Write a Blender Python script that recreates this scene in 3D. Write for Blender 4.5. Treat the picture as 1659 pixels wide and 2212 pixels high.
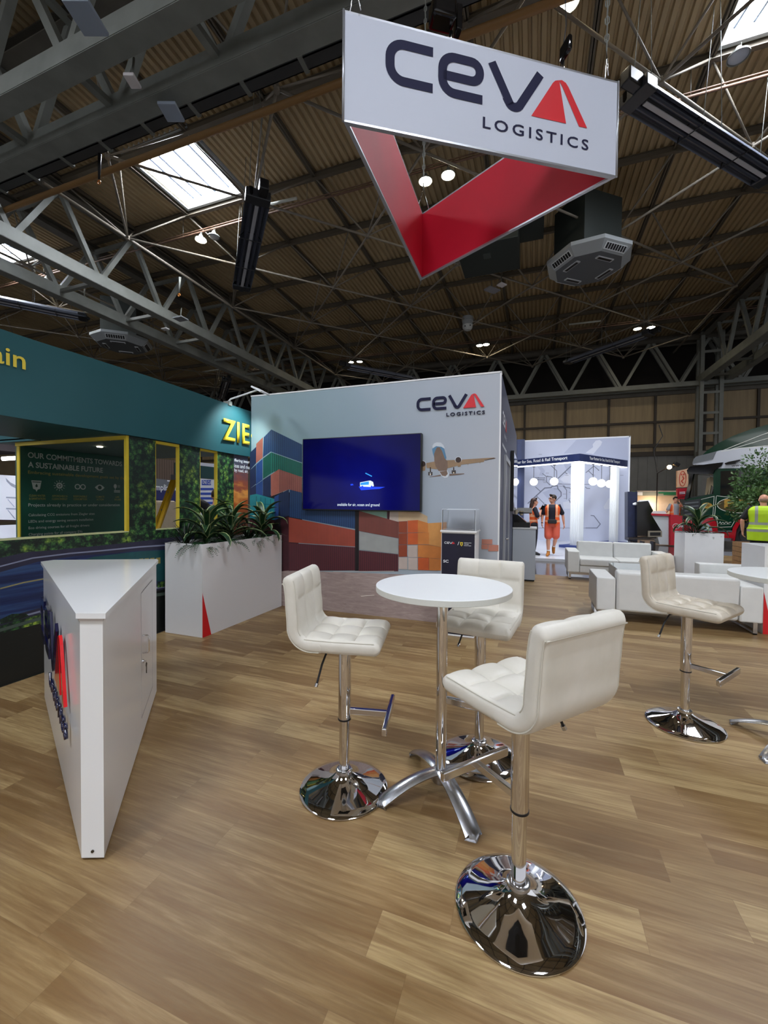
import bpy, bmesh, math, random
from mathutils import Vector, Matrix
from mathutils.geometry import tessellate_polygon
random.seed(7)
PI = math.pi
for o in list(bpy.data.objects):
    bpy.data.objects.remove(o)
SC = bpy.context.scene
COL = SC.collection

# ------------------------------------------------------------------ camera
FPX, CX, CY, EYE = 885.0, 829.5, 1106.0, 1.5
CAMR = (Matrix.Rotation(math.radians(20.0), 3, 'Z') @ Matrix.Rotation(PI/2 + math.radians(-1.23), 3, 'X')
        @ Matrix.Rotation(math.radians(0.5), 3, 'Z'))
CAMP = Vector((0, 0, EYE))
cam = bpy.data.cameras.new('camera')
cam.sensor_fit = 'VERTICAL'
cam.sensor_height = 36.0
cam.sensor_width = 27.0
cam.lens = FPX/2212*36.0
cam.clip_end = 300
cam.clip_start = 0.02
camo = bpy.data.objects.new('camera', cam)
COL.objects.link(camo)
camo.matrix_world = Matrix.Translation(CAMP) @ CAMR.to_4x4()
SC.camera = camo

# ------------------------------------------------------------------ light and exposure
SC.view_settings.view_transform = 'Standard'
SC.view_settings.look = 'None'
SC.view_settings.gamma = 1.0
SC.view_settings.use_curve_mapping = False
SC.view_settings.exposure = 0.3
WORLD_STRENGTH = 0.8
SKY_PANE = 50.0
LAMP_GLOW = 80.0
w = bpy.data.worlds.new('world')
SC.world = w
w.use_nodes = True
w.node_tree.nodes['Background'].inputs[0].default_value = (0.93, 0.95, 1.0, 1)
w.node_tree.nodes['Background'].inputs[1].default_value = WORLD_STRENGTH

# centres of the roof windows; their daylit glazing is built with the roof
SKYLIGHTS = [(-11.09, 10.87), (5.29, 10.87), (-22.07, 10.87), (-11.09, -2.85), (5.29, -2.85), (-2.95, -5.6)]  # last three are unseen, added behind the camera for more light
# ------------------------------------------------------------------ measuring helpers (pixel of the photo -> point on a known surface)
def ray(u, v):
    return CAMR @ Vector(((u-CX)/FPX, -(v-CY)/FPX, -1.0))
def on_z(u, v, z=0.0):
    d = ray(u, v); return CAMP + d*((z-EYE)/d.z)
def on_x(u, v, x):
    d = ray(u, v); return CAMP + d*(x/d.x)
def on_y(u, v, y):
    d = ray(u, v); return CAMP + d*(y/d.y)

# ------------------------------------------------------------------ colours and materials
def lin(c):
    c = c/255.0
    return c/12.92 if c <= 0.04045 else ((c+0.055)/1.055)**2.4
def hexc(h):
    h = h.lstrip('#')
    return (lin(int(h[0:2], 16)), lin(int(h[2:4], 16)), lin(int(h[4:6], 16)), 1)
MATS = {}
class NT:
    def __init__(s, name):
        s.m = bpy.data.materials.new(name); s.m.use_nodes = True
        s.t = s.m.node_tree; s.b = s.t.nodes['Principled BSDF']
    def n(s, typ, **kw):
        x = s.t.nodes.new(typ)
        for k, v in kw.items():
            if isinstance(k, str) and hasattr(x, k): setattr(x, k, v)
        return x
    def l(s, a, b): s.t.links.new(a, b)
    def math(s, op, a, b=None, c=None):
        x = s.t.nodes.new('ShaderNodeMath'); x.operation = op
        for i, v in enumerate((a, b, c)):
            if v is None: continue
            if isinstance(v, (int, float)): x.inputs[i].default_value = v
            else: s.l(v, x.inputs[i])
        return x.outputs[0]
    def ramp(s, fac, stops, interp='LINEAR'):
        x = s.t.nodes.new('ShaderNodeValToRGB'); x.color_ramp.interpolation = interp
        e = x.color_ramp.elements
        while len(e) < len(stops): e.new(0.5)
        for i, (p, c) in enumerate(stops):
            e[i].position = p; e[i].color = hexc(c) if isinstance(c, str) else c
        s.l(fac, x.inputs[0]); return x.outputs[0]
    def mix(s, fac, a, b, mode='MIX'):
        x = s.t.nodes.new('ShaderNodeMix'); x.data_type = 'RGBA'; x.blend_type = mode
        for i, v in ((0, fac), (6, a), (7, b)):
            if isinstance(v, (int, float)): x.inputs[i].default_value = v
            elif isinstance(v, str): x.inputs[i].default_value = hexc(v)
            elif isinstance(v, tuple): x.inputs[i].default_value = v
            else: s.l(v, x.inputs[i])
        return x.outputs[2]
    def pos(s, scale=(1, 1, 1), rot=(0, 0, 0), loc=(0, 0, 0)):
        t = s.n('ShaderNodeTexCoord'); mp = s.n('ShaderNodeMapping')
        mp.inputs['Scale'].default_value = scale; mp.inputs['Rotation'].default_value = rot
        mp.inputs['Location'].default_value = loc
        s.l(t.outputs['Object'], mp.inputs[0]); return mp.outputs[0]
    def noise(s, vec, scale, detail=3, rough=0.5, dist=0.0):
        x = s.n('ShaderNodeTexNoise'); x.inputs['Scale'].default_value = scale
        x.inputs['Detail'].default_value = detail; x.inputs['Roughness'].default_value = rough
        x.inputs['Distortion'].default_value = dist
        if vec is not None: s.l(vec, x.inputs['Vector'])
        return x.outputs[0]
    def bump(s, h, strength=0.2, dist=0.01):
        x = s.n('ShaderNodeBump'); x.inputs['Strength'].default_value = strength
        x.inputs['Distance'].default_value = dist
        s.l(h, x.inputs['Height']); s.l(x.outputs[0], s.b.inputs['Normal'])
def mat(name, color='#cccccc', rough=0.5, metal=0.0, spec=0.5, var=0.0, vscale=8.0, bump=0.0, bscale=60.0, emit=None, estr=0.0,
        coat=0.0, alpha=1.0, trans=0.0, ior=1.45, anis=None):
    if name in MATS: return MATS[name]
    q = NT(name); b = q.b
    b.inputs['Base Color'].default_value = hexc(color)
    b.inputs['Roughness'].default_value = rough
    b.inputs['Metallic'].default_value = metal
    b.inputs['Specular IOR Level'].default_value = spec
    b.inputs['Coat Weight'].default_value = coat
    b.inputs['Coat Roughness'].default_value = 0.05
    b.inputs['IOR'].default_value = ior
    b.inputs['Transmission Weight'].default_value = trans
    if var > 0:
        p = q.pos()
        f = q.noise(p, vscale, 4)
        c = hexc(color)
        lo = tuple(max(0, x*(1-var)) for x in c[:3])+(1,); hi = tuple(min(1, x*(1+var)) for x in c[:3])+(1,)
        q.l(q.ramp(f, [(0.3, lo), (0.7, hi)]), b.inputs['Base Color'])
    if bump > 0:
        p2 = q.pos()
        q.bump(q.noise(p2, bscale, 3), bump, 0.004)
    if emit:
        b.inputs['Emission Color'].default_value = hexc(emit); b.inputs['Emission Strength'].default_value = estr
    MATS[name] = q.m
    return q.m

def stripes(name, a, b, pitch, axis='X', rough=0.5, sharp=0.5, dirt=0.15):
    """printed corrugation: stripes along one object axis"""
    if name in MATS: return MATS[name]
    q = NT(name); p = q.pos()
    sp = q.n('ShaderNodeSeparateXYZ'); q.l(p, sp.inputs[0])
    v = q.math('FRACT', q.math('DIVIDE', sp.outputs[axis], pitch))
    c = q.ramp(v, [(0.0, a), (sharp*0.5, a), (sharp, b), (0.9, b), (1.0, a)])
    n = q.noise(p, 7, 4)
    c2 = q.mix(q.math('MULTIPLY', n, dirt*2), c, '#1c1a1e')
    q.l(c2, q.b.inputs['Base Color']); q.b.inputs['Roughness'].default_value = rough
    MATS[name] = q.m
    return q.m

# ------------------------------------------------------------------ mesh helpers
class MB:
    def __init__(s): s.b = bmesh.new()
    def poly(s, pts, mi=0):
        vs = [s.b.verts.new(p) for p in pts]
        if len(vs) <= 4:
            try: f = s.b.faces.new(vs); f.material_index = mi
            except ValueError: pass
        else:
            for t in tessellate_polygon([[Vector(p) for p in pts]]):
                try: f = s.b.faces.new([vs[i] for i in t]); f.material_index = mi
                except ValueError: pass
        return s
    def quadgrid(s, rows, mi=0, smooth=True, closed=False):
        V = [[s.b.verts.new(p) for p in r] for r in rows]
        n = len(V[0])
        for i in range(len(V)-1):
            for j in range(n if closed else n-1):
                f = s.b.faces.new([V[i][j], V[i][(j+1) % n], V[i+1][(j+1) % n], V[i+1][j]])
                f.material_index = mi; f.smooth = smooth
        return V
    def box(s, x0, x1, y0, y1, z0, z1, mi=0, bev=0.0, M=None, seg=2):
        g = bmesh.ops.create_cube(s.b, size=1.0)['verts']
        for v in g:
            v.co = Vector(((x0+x1)/2+v.co.x*(x1-x0), (y0+y1)/2+v.co.y*(y1-y0), (z0+z1)/2+v.co.z*(z1-z0)))
        fs = {f for v in g for f in v.link_faces}
        for f in fs: f.material_index = mi
        if bev > 0:
            es = {e for v in g for e in v.link_edges}
            r = bmesh.ops.bevel(s.b, geom=list(es), offset=bev, segments=seg, affect='EDGES', profile=0.5, clamp_overlap=True)
            for f in r['faces']: f.smooth = True; f.material_index = mi
            g = list({v for f in (set(r['faces']) | fs) if f.is_valid for v in f.verts})
        if M is not None: bmesh.ops.transform(s.b, matrix=M, verts=g)
        return s
    def tube(s, p0, p1, r0, r1=None, n=10, mi=0, caps=True, smooth=True):
        p0 = Vector(p0); p1 = Vector(p1); r1 = r0 if r1 is None else r1
        d = (p1-p0).normalized(); a = d.orthogonal().normalized(); c = d.cross(a)
        R = []
        for p, r in ((p0, r0), (p1, r1)):
            R.append([s.b.verts.new(p+(a*math.cos(2*PI*k/n)+c*math.sin(2*PI*k/n))*r) for k in range(n)])
        for k in range(n):
            f = s.b.faces.new([R[0][k], R[0][(k+1) % n], R[1][(k+1) % n], R[1][k]]); f.smooth = smooth; f.material_index = mi
        if caps:
            f = s.b.faces.new(R[0][::-1]); f.material_index = mi
            f = s.b.faces.new(R[1]); f.material_index = mi
        return s
    def path(s, pts, r, n=8, mi=0, closed=False):
        pts = [Vector(p) for p in pts]; rows = []
        up = None
        m = len(pts)
        for i, p in enumerate(pts):
            if closed: d = (pts[(i+1) % m]-pts[i-1])
            else: d = pts[min(i+1, m-1)]-pts[max(i-1, 0)]
            d.normalize()
            if up is None: up = d.orthogonal().normalized()
            a = (up-d*up.dot(d))
            if a.length < 1e-6: a = d.orthogonal()
            a.normalize(); up = a; c = d.cross(a)
            rr = r[i] if isinstance(r, (list, tuple)) else r
            rows.append([p+(a*math.cos(2*PI*k/n)+c*math.sin(2*PI*k/n))*rr for k in range(n)])
        if closed: rows.append(rows[0])
        V = s.quadgrid(rows, mi, True, True)
        if not closed:
            for R, rev in ((V[0], True), (V[-1], False)):
                try: f = s.b.faces.new(R[::-1] if rev else R); f.material_index = mi
                except ValueError: pass
        return s
    def lathe(s, prof, c=(0, 0, 0), n=40, mi=0, smooth=True):
        rows = []
        for r, z in prof:
            rows.append([(c[0]+r*math.cos(2*PI*k/n), c[1]+r*math.sin(2*PI*k/n), c[2]+z) for k in range(n)])
        V = s.quadgrid(rows, mi, smooth, True)
        for R, (r, z), rev in ((V[0], prof[0], True), (V[-1], prof[-1], False)):
            if r > 1e-5:
                f = s.b.faces.new(R[::-1] if rev else R); f.material_index = mi
        return s
    def prism(s, poly, h, O=Vector((0, 0, 0)), U=Vector((1, 0, 0)), V=Vector((0, 1, 0)), mi=0, off=0.0, side=True):
        """polygon (u,v) on plane O,U,V; extruded by h along U x V starting at off"""
        N = U.cross(V)
        top = [O+U*u+V*v+N*(off+h) for u, v in poly]
        s.poly(top, mi)
        if side and h:
            bot = [O+U*u+V*v+N*off for u, v in poly]
            s.poly(bot[::-1], mi)
            m = len(poly)
            for i in range(m):
                j = (i+1) % m
                s.poly([bot[i], bot[j], top[j], top[i]], mi)
        return s
    def build(s, name, mats, parent=None, weld=False, fixn=True):
        if weld: bmesh.ops.remove_doubles(s.b, verts=s.b.verts, dist=1e-5)
        if fixn: bmesh.ops.recalc_face_normals(s.b, faces=s.b.faces)
        for e in s.b.edges:
            if len(e.link_faces) == 2 and e.calc_face_angle(0) > 0.62: e.smooth = False
        me = bpy.data.meshes.new(name); s.b.to_mesh(me); s.b.free()
        if not isinstance(mats, (list, tuple)): mats = [mats]
        for m in mats: me.materials.append(m)
        o = bpy.data.objects.new(name, me); COL.objects.link(o)
        if parent is not None: o.parent = parent
        return o
def thing(name, label, cat, loc=(0, 0, 0), rotz=0.0, group=None):
    o = bpy.data.objects.new(name, None); COL.objects.link(o)
    o.location = loc; o.rotation_euler = (0, 0, rotz); o.empty_display_size = 0.1
    o['label'] = label; o['category'] = cat
    if group: o['group'] = group
    return o
def tag(o, label, cat, group=None, kind=None):
    o['label'] = label; o['category'] = cat
    if group: o['group'] = group
    if kind: o['kind'] = kind
    return o
def struct(o):
    o['kind'] = 'structure'; return o
def dup(root, loc, rotz, label=None, group=None):
    r = root.copy(); COL.objects.link(r); r.location = loc; r.rotation_euler = (0, 0, rotz)
    if label: r['label'] = label
    if group: r['group'] = group
    for ch in list(root.children):
        c = ch.copy(); COL.objects.link(c); c.parent = r
        for g in list(ch.children):
            d = g.copy(); COL.objects.link(d); d.parent = c
    return r
def arc(cx, cy, r, a0, a1, n=8):
    return [(cx+r*math.cos(math.radians(a0+(a1-a0)*i/n)), cy+r*math.sin(math.radians(a0+(a1-a0)*i/n))) for i in range(n+1)]
def stroke(pts, w):
    """closed outline of a flat stroke with mitred joins"""
    P = [Vector((p[0], p[1])) for p in pts]; L = []; R = []
    for i, p in enumerate(P):
        a = (P[i]-P[i-1]).normalized() if i > 0 else None
        b = (P[i+1]-P[i]).normalized() if i < len(P)-1 else None
        if a is None: a = b
        if b is None: b = a
        n1 = Vector((-a.y, a.x)); n2 = Vector((-b.y, b.x)); m = (n1+n2)
        if m.length < 1e-6: m = n1
        m.normalize(); k = min(2.0, 1.0/max(0.3, m.dot(n1)))
        L.append(p+m*w/2*k); R.append(p-m*w/2*k)
    return L, R
def wmat(o):
    m = Matrix.Translation(o.location) @ o.rotation_euler.to_matrix().to_4x4()
    if o.parent is not None: m = wmat(o.parent) @ o.matrix_parent_inverse @ m
    return m
class Plane:
    def __init__(s, O, U, V=(0, 0, 1)):
        s.O = Vector(O); s.U = Vector(U).normalized(); s.V = Vector(V).normalized(); s.N = s.U.cross(s.V)
    def p(s, u, v, off=0.0): return s.O+s.U*u+s.V*v+s.N*off
    def px(s, x, y):
        d = ray(x, y); t = (s.O-CAMP).dot(s.N)/d.dot(s.N); q = CAMP+d*t-s.O
        return (q.dot(s.U), q.dot(s.V))
    def fill(s, mb, poly, off, mi=0):
        mb.poly([s.p(u, v, off) for u, v in poly], mi)
    def fillpx(s, mb, poly, off, mi=0):
        mb.poly([s.p(*s.px(x, y), off) for x, y in poly], mi)
    def strokes(s, mb, pts, w, off, mi=0):
        L, R = stroke(pts, w)
        for i in range(len(L)-1):
            mb.poly([s.p(*q, off) for q in (R[i], R[i+1], L[i+1], L[i])], mi)
    def strokepx(s, mb, pts, w, off, mi=0):
        s.strokes(mb, [s.px(*p) for p in pts], w, off, mi)
def text_obj(name, body, plane, u0, v0, wid, hei, m, parent=None, off=0.001, bold=0.0, spacing=1.0, thick=0.0, shear=0.0, world=True):
    cu = bpy.data.curves.new(name, 'FONT'); cu.body = body; cu.size = 1.0
    cu.offset = bold; cu.space_character = spacing; cu.shear = shear; cu.resolution_u = 3
    t = bpy.data.objects.new(name, cu); COL.objects.link(t)
    bpy.context.view_layer.update()
    me = bpy.data.meshes.new_from_object(t.evaluated_get(bpy.context.evaluated_depsgraph_get()))
    bpy.data.objects.remove(t)
    xs = [v.co.x for v in me.vertices]; ys = [v.co.y for v in me.vertices]
    x0, x1, y0, y1 = min(xs), max(xs), min(ys), max(ys)
    for v in me.vertices:
        u = u0+(v.co.x-x0)/(x1-x0)*wid; vv = v0+(v.co.y-y0)/(y1-y0)*hei
        v.co = plane.p(u, vv, off)
    if thick:
        bm = bmesh.new(); bm.from_mesh(me)
        r = bmesh.ops.extrude_face_region(bm, geom=list(bm.faces))
        bmesh.ops.translate(bm, vec=plane.N*thick, verts=[x for x in r['geom'] if isinstance(x, bmesh.types.BMVert)])
        bm.to_mesh(me); bm.free()
    me.materials.clear(); me.materials.append(m); me.name = name
    o = bpy.data.objects.new(name, me); COL.objects.link(o)
    if parent is not None:
        o.parent = parent
        if world: o.matrix_parent_inverse = wmat(parent).inverted()
    return o
def wparent(o, parent):
    """parent a mesh that was built in world coordinates"""
    o.parent = parent; o.matrix_parent_inverse = wmat(parent).inverted()
    return o

# ------------------------------------------------------------------ common materials
M_chrome = mat('chrome', '#dcdcde', 0.045, 1.0)
M_chrome2 = mat('worn_chrome', '#c4c4c6', 0.2, 1.0, var=0.08, vscale=30)
M_alu = mat('cast_aluminium', '#b4b6bb', 0.27, 1.0, var=0.14, vscale=14, bump=0.15, bscale=30)
M_foot = mat('footrest_chrome', '#cfcfd2', 0.16, 1.0)
M_steel = mat('painted_grey_steel', '#797c77', 0.55, 0.1, var=0.12, vscale=2)
M_steeld = mat('painted_dark_steel', '#5c5850', 0.6, 0.1, var=0.15, vscale=2)
M_tubeg = mat('space_frame_paint', '#7c756a', 0.5, 0.1, var=0.1, vscale=1)
M_black = mat('black_plastic', '#131315', 0.4)
M_blackg = mat('black_gloss', '#0b0b0d', 0.12)
M_white = mat('white_laminate', '#e4e5e6', 0.35, var=0.015)
M_whiteg = mat('white_gloss_laminate', '#e9eaea', 0.16, coat=0.15)
M_top = mat('white_table_laminate', '#e9ebeb', 0.3)
M_edge = mat('table_edge_band', '#cfd0c9', 0.4)
M_navy = mat('navy_print', '#262a44', 0.45)
M_red = mat('logo_red', '#d22a33', 0.4)
M_redp = mat('red_fabric', '#c2122f', 0.55, var=0.05, vscale=1.5)
M_yel = mat('yellow_paint', '#cdb62c', 0.45, var=0.05)
M_wtxt = mat('white_print', '#e8ecf0', 0.5)

# ================================================================== THE HALL
def wood_floor_mat():
    q = NT('wood_plank_vinyl')
    p = q.pos(); sp = q.n('ShaderNodeSeparateXYZ'); q.l(p, sp.inputs[0])
    X, Y = sp.outputs[0], sp.outputs[1]
    row = q.math('FLOOR', q.math('DIVIDE', q.math('SUBTRACT', Y, 0.889), 0.168))
    wr = q.n('ShaderNodeTexWhiteNoise', noise_dimensions='1D'); q.l(row, wr.inputs['W'])
    odd = q.math('PINGPONG', row, 1.0)
    offs = q.math('ADD', q.math('ADD', 0.47, q.math('MULTIPLY', odd, 0.26)), q.math('MULTIPLY', q.math('SUBTRACT', wr.outputs[0], 0.5), 0.16))
    xs = q.math('DIVIDE', q.math('SUBTRACT', X, offs), 1.03)
    cid = q.math('FLOOR', xs); fx = q.math('FRACT', xs)
    fy = q.math('FRACT', q.math('DIVIDE', q.math('SUBTRACT', Y, 0.889), 0.168))
    cb = q.n('ShaderNodeCombineXYZ'); q.l(row, cb.inputs[0]); q.l(cid, cb.inputs[1])
    wn = q.n('ShaderNodeTexWhiteNoise', noise_dimensions='2D'); q.l(cb.outputs[0], wn.inputs['Vector'])
    tone = wn.outputs[0]
    # grain: coordinates shifted per plank
    cb2 = q.n('ShaderNodeCombineXYZ')
    q.l(q.math('ADD', X, q.math('MULTIPLY', tone, 37)), cb2.inputs[0]); q.l(q.math('ADD', Y, q.math('MULTIPLY', tone, 11)), cb2.inputs[1])
    mp = q.n('ShaderNodeMapping'); mp.inputs['Scale'].default_value = (0.9, 11.0, 1); q.l(cb2.outputs[0], mp.inputs[0])
    g1 = q.noise(mp.outputs[0], 1.7, 7, 0.65, 0.5)
    mp2 = q.n('ShaderNodeMapping'); mp2.inputs['Scale'].default_value = (3.5, 60.0, 1); q.l(cb2.outputs[0], mp2.inputs[0])
    g2 = q.noise(mp2.outputs[0], 1.5, 4, 0.6, 0.25)
    # long cathedral figure
    wv = q.n('ShaderNodeTexWave', wave_type='BANDS', bands_direction='Y'); wv.inputs['Scale'].default_value = 5.0
    wv.inputs['Distortion'].default_value = 7.0; wv.inputs['Detail'].default_value = 3; wv.inputs['Detail Scale'].default_value = 0.7
    mp3 = q.n('ShaderNodeMapping'); mp3.inputs['Scale'].default_value = (0.8, 4.0, 1); q.l(cb2.outputs[0], mp3.inputs[0]); q.l(mp3.outputs[0], wv.inputs['Vector'])
    base = q.ramp(tone, [(0.0, '#79603f'), (0.3, '#8b714a'), (0.6, '#977d55'), (1.0, '#af976b')])
    c = q.mix(q.math('MULTIPLY', q.ramp(g1, [(0.46, (0, 0, 0, 1)), (0.62, (1, 1, 1, 1))]), 0.6), base, '#6f4f2b')
    c = q.mix(q.math('MULTIPLY', q.ramp(g1, [(0.3, (1, 1, 1, 1)), (0.46, (0, 0, 0, 1))]), 0.45), c, '#c9ae80')
    c = q.mix(q.math('MULTIPLY', wv.outputs[1], 0.22), c, '#7f5e38')
    c = q.mix(q.math('MULTIPLY', q.ramp(g2, [(0.35, (0, 0, 0, 1)), (0.7, (1, 1, 1, 1))]), 0.38), c, '#6b5033')
    # plank edges, darker hairline on the long side, light on some
    ed = q.math('MINIMUM', q.math('MULTIPLY', fy, 0.168), q.math('MULTIPLY', q.math('SUBTRACT', 1.0, fy), 0.168))
    ex = q.math('MINIMUM', q.math('MULTIPLY', fx, 1.03), q.math('MULTIPLY', q.math('SUBTRACT', 1.0, fx), 1.03))
    e = q.math('LESS_THAN', q.math('MINIMUM', ed, ex), 0.0011)
    c = q.mix(q.math('MULTIPLY', e, 0.45), c, '#6d5436')
    q.l(c, q.b.inputs['Base Color'])
    q.l(q.math('ADD', q.math('MULTIPLY', g2, 0.15), 0.36), q.b.inputs['Roughness'])
    q.b.inputs['Specular IOR Level'].default_value = 0.4
    q.bump(g2, 0.08, 0.002)
    return q.m
M_wood = wood_floor_mat()
M_conc = mat('polished_dark_concrete', '#4c4743', 0.14, spec=0.6, var=0.2, vscale=1.2)

struct(MB().box(-60, 45, -18, 33, -0.3, -0.04).build('floor', M_conc))
b = MB(); b.box(-3.98, 8.5, -3, 9.35, -0.04, 0.0)
fl = struct(b.build('floor', M_wood))
b = MB(); b.box(-3.98, 8.5, 9.35, 9.40, -0.04, 0.001)
struct(b.build('trim_1', M_alu))
# hi-vis person's side of the aisle: another stand's timber floor
b = MB(); b.box(4.6, 8.0, 12.0, 15.2, -0.04, 0.0)
struct(b.build('floor', M_wood))

# ---- roof deck with real ribs
def deck_mat():
    q = NT('roof_deck_paint'); p = q.pos()
    f = q.noise(p, 0.35, 4)
    c = q.ramp(f, [(0.3, '#a5906c'), (0.7, '#b8a37c')])
    n2 = q.noise(q.pos(scale=(3, 0.3, 1)), 2.0, 3)
    c = q.mix(q.math('MULTIPLY', n2, 0.3), c, '#7b6a50')
    q.l(c, q.b.inputs['Base Color']); q.b.inputs['Roughness'].default_value = 0.7
    return q.m
M_deck = deck_mat()
GX, GY, GS = 3.918, 9.55, 2.745          # roof grid origin and module
ZD, ZL = 12.5, 11.0
def cell(cx, cy):                         # is there a roof window over this point
    for sx, sy in SKYLIGHTS:
        if abs(cx-sx) < 1.33 and abs(cy-sy) < 1.33: return True
    return False
def deck():
    mb = MB(); pitch = 0.211
    x0, x1, y0, y1 = -45.0, 30.0, -16.0, 32.4
    n = int((x1-x0)/pitch)
    for i in range(n):
        xa = x0+i*pitch; xc = xa+pitch/2
        segs = [(y0, y1)]
        for sx, sy in SKYLIGHTS:
            if abs(xc-sx) < 1.31:
                new = []
                for a, c in segs:
                    if a < sy-1.31 < c:
                        new += [(a, sy-1.31), (sy+1.31, c)]
                    else: new.append((a, c))
                segs = new
        xp = [xa, xa+0.05, xa+0.075, xa+0.18, xa+pitch]
        zp = [ZD+0.13, ZD+0.13, ZD+0.05, ZD+0.05, ZD+0.13]
        for a, c in segs:
            for k in range(4):
                mb.poly([(xp[k], a, zp[k]), (xp[k+1], a, zp[k+1]), (xp[k+1], c, zp[k+1]), (xp[k], c, zp[k])])
    return mb.build('ceiling', M_deck, fixn=False)
struct(deck())
# ---- purlins along both directions
tn = [2]
def trim(o):
    o.name = 'trim_%d' % tn[0]; o.data.name = o.name; tn[0] += 1
    return struct(o)
M_purl = mat('purlin_paint', '#5d5548', 0.6, var=0.1, vscale=1)
for k in range(-9, 9):
    x = GX+k*GS
    if -15.5 < x < 9.6 or x < -18.2:
        b = MB(); b.box(x-0.06, x+0.06, -15, 31.4, ZD-0.11, ZD-0.095); b.box(x-0.06, x+0.06, -15, 31.4, ZD+0.02, ZD+0.035); b.box(x-0.012, x+0.012, -15, 31.4, ZD-0.11, ZD+0.03)
        trim(b.build('purlin', M_purl))
for k in range(-7, 9):
    y = GY+k*GS
    b = MB(); b.box(-42, 28, y-0.07, y+0.07, ZD-0.17, ZD-0.15); b.box(-42, 28, y-0.012, y+0.012, ZD-0.16, ZD+0.04); b.box(-42, 28, y-0.05, y+0.05, ZD+0.02, ZD+0.035)
    trim(b.build('purlin', M_purl))
# ---- space frame under the deck: pyramid clusters and diagonal bottom tubes
mb = MB(); h = GS/2
for sx in (-1, 1):
    for sy in (-1, 1):
        mb.tube((0, 0, 0), (sx*h, sy*h, ZD-ZL-0.1), 0.028, n=8)
mb.tube((0, 0, -0.07), (0, 0, 0.07), 0.07, n=10)
cl0 = None
me_cl = mb.build('strut_cluster', M_tubeg); COL.objects.unlink(me_cl); me_cl = me_cl.data
NX, NY = GX-1.5*GS+h, GY+h     # node (0,0)
NX = 2.545; NY = 10.92
for i in range(-16, 10):
    for j in range(-9, 8):
        if (i+j) % 2: continue
        x = NX+i*GS; y = NY+j*GS
        if -18.6 < x < -14.6 or 8.9 < x < 12.5 or (y < 6.9 and y > 3.0): continue
        if x < -40 or x > 28 or y > 31: continue
        o = bpy.data.objects.new('space_frame', me_cl); COL.objects.link(o)
        o.location = (x, y, ZL); trim2 = struct(o)
        o.name = 'trim_%d' % tn[0]; tn[0] += 1
def clipseg(x0, y0, dx, xa, xb, ya, yb):
    # line x = x0+t*dx, y = y0+t clipped to a bay
    t0 = max(ya-y0, (xa-x0)/dx if dx > 0 else (xb-x0)/dx); t1 = min(yb-y0, (xb-x0)/dx if dx > 0 else (xa-x0)/dx)
    return t0, t1
for (xa, xb) in ((-38.6, -19.4), (-14.0, 8.05), (13.5, 28)):
    for s in (1, -1):
        for m in range(-40, 40, 2):
            x0 = NX+m*GS; t0, t1 = clipseg(x0, NY, s, xa, xb, NY-GS, 30.2)
            if t1-t0 < 1.0: continue
            b = MB(); b.tube((x0+s*t0, NY+t0, ZL), (x0+s*t1, NY+t1, ZL), 0.038, n=8)
            trim(b.build('tube', M_tubeg))
# edge tubes of each bay beside the girders
for x in (-13.93, 8.03, -19.4):
    b = MB(); b.tube((x, 8.2, ZL), (x, 30.2, ZL), 0.05, n=8); trim(b.build('tube', M_tubeg))
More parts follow.
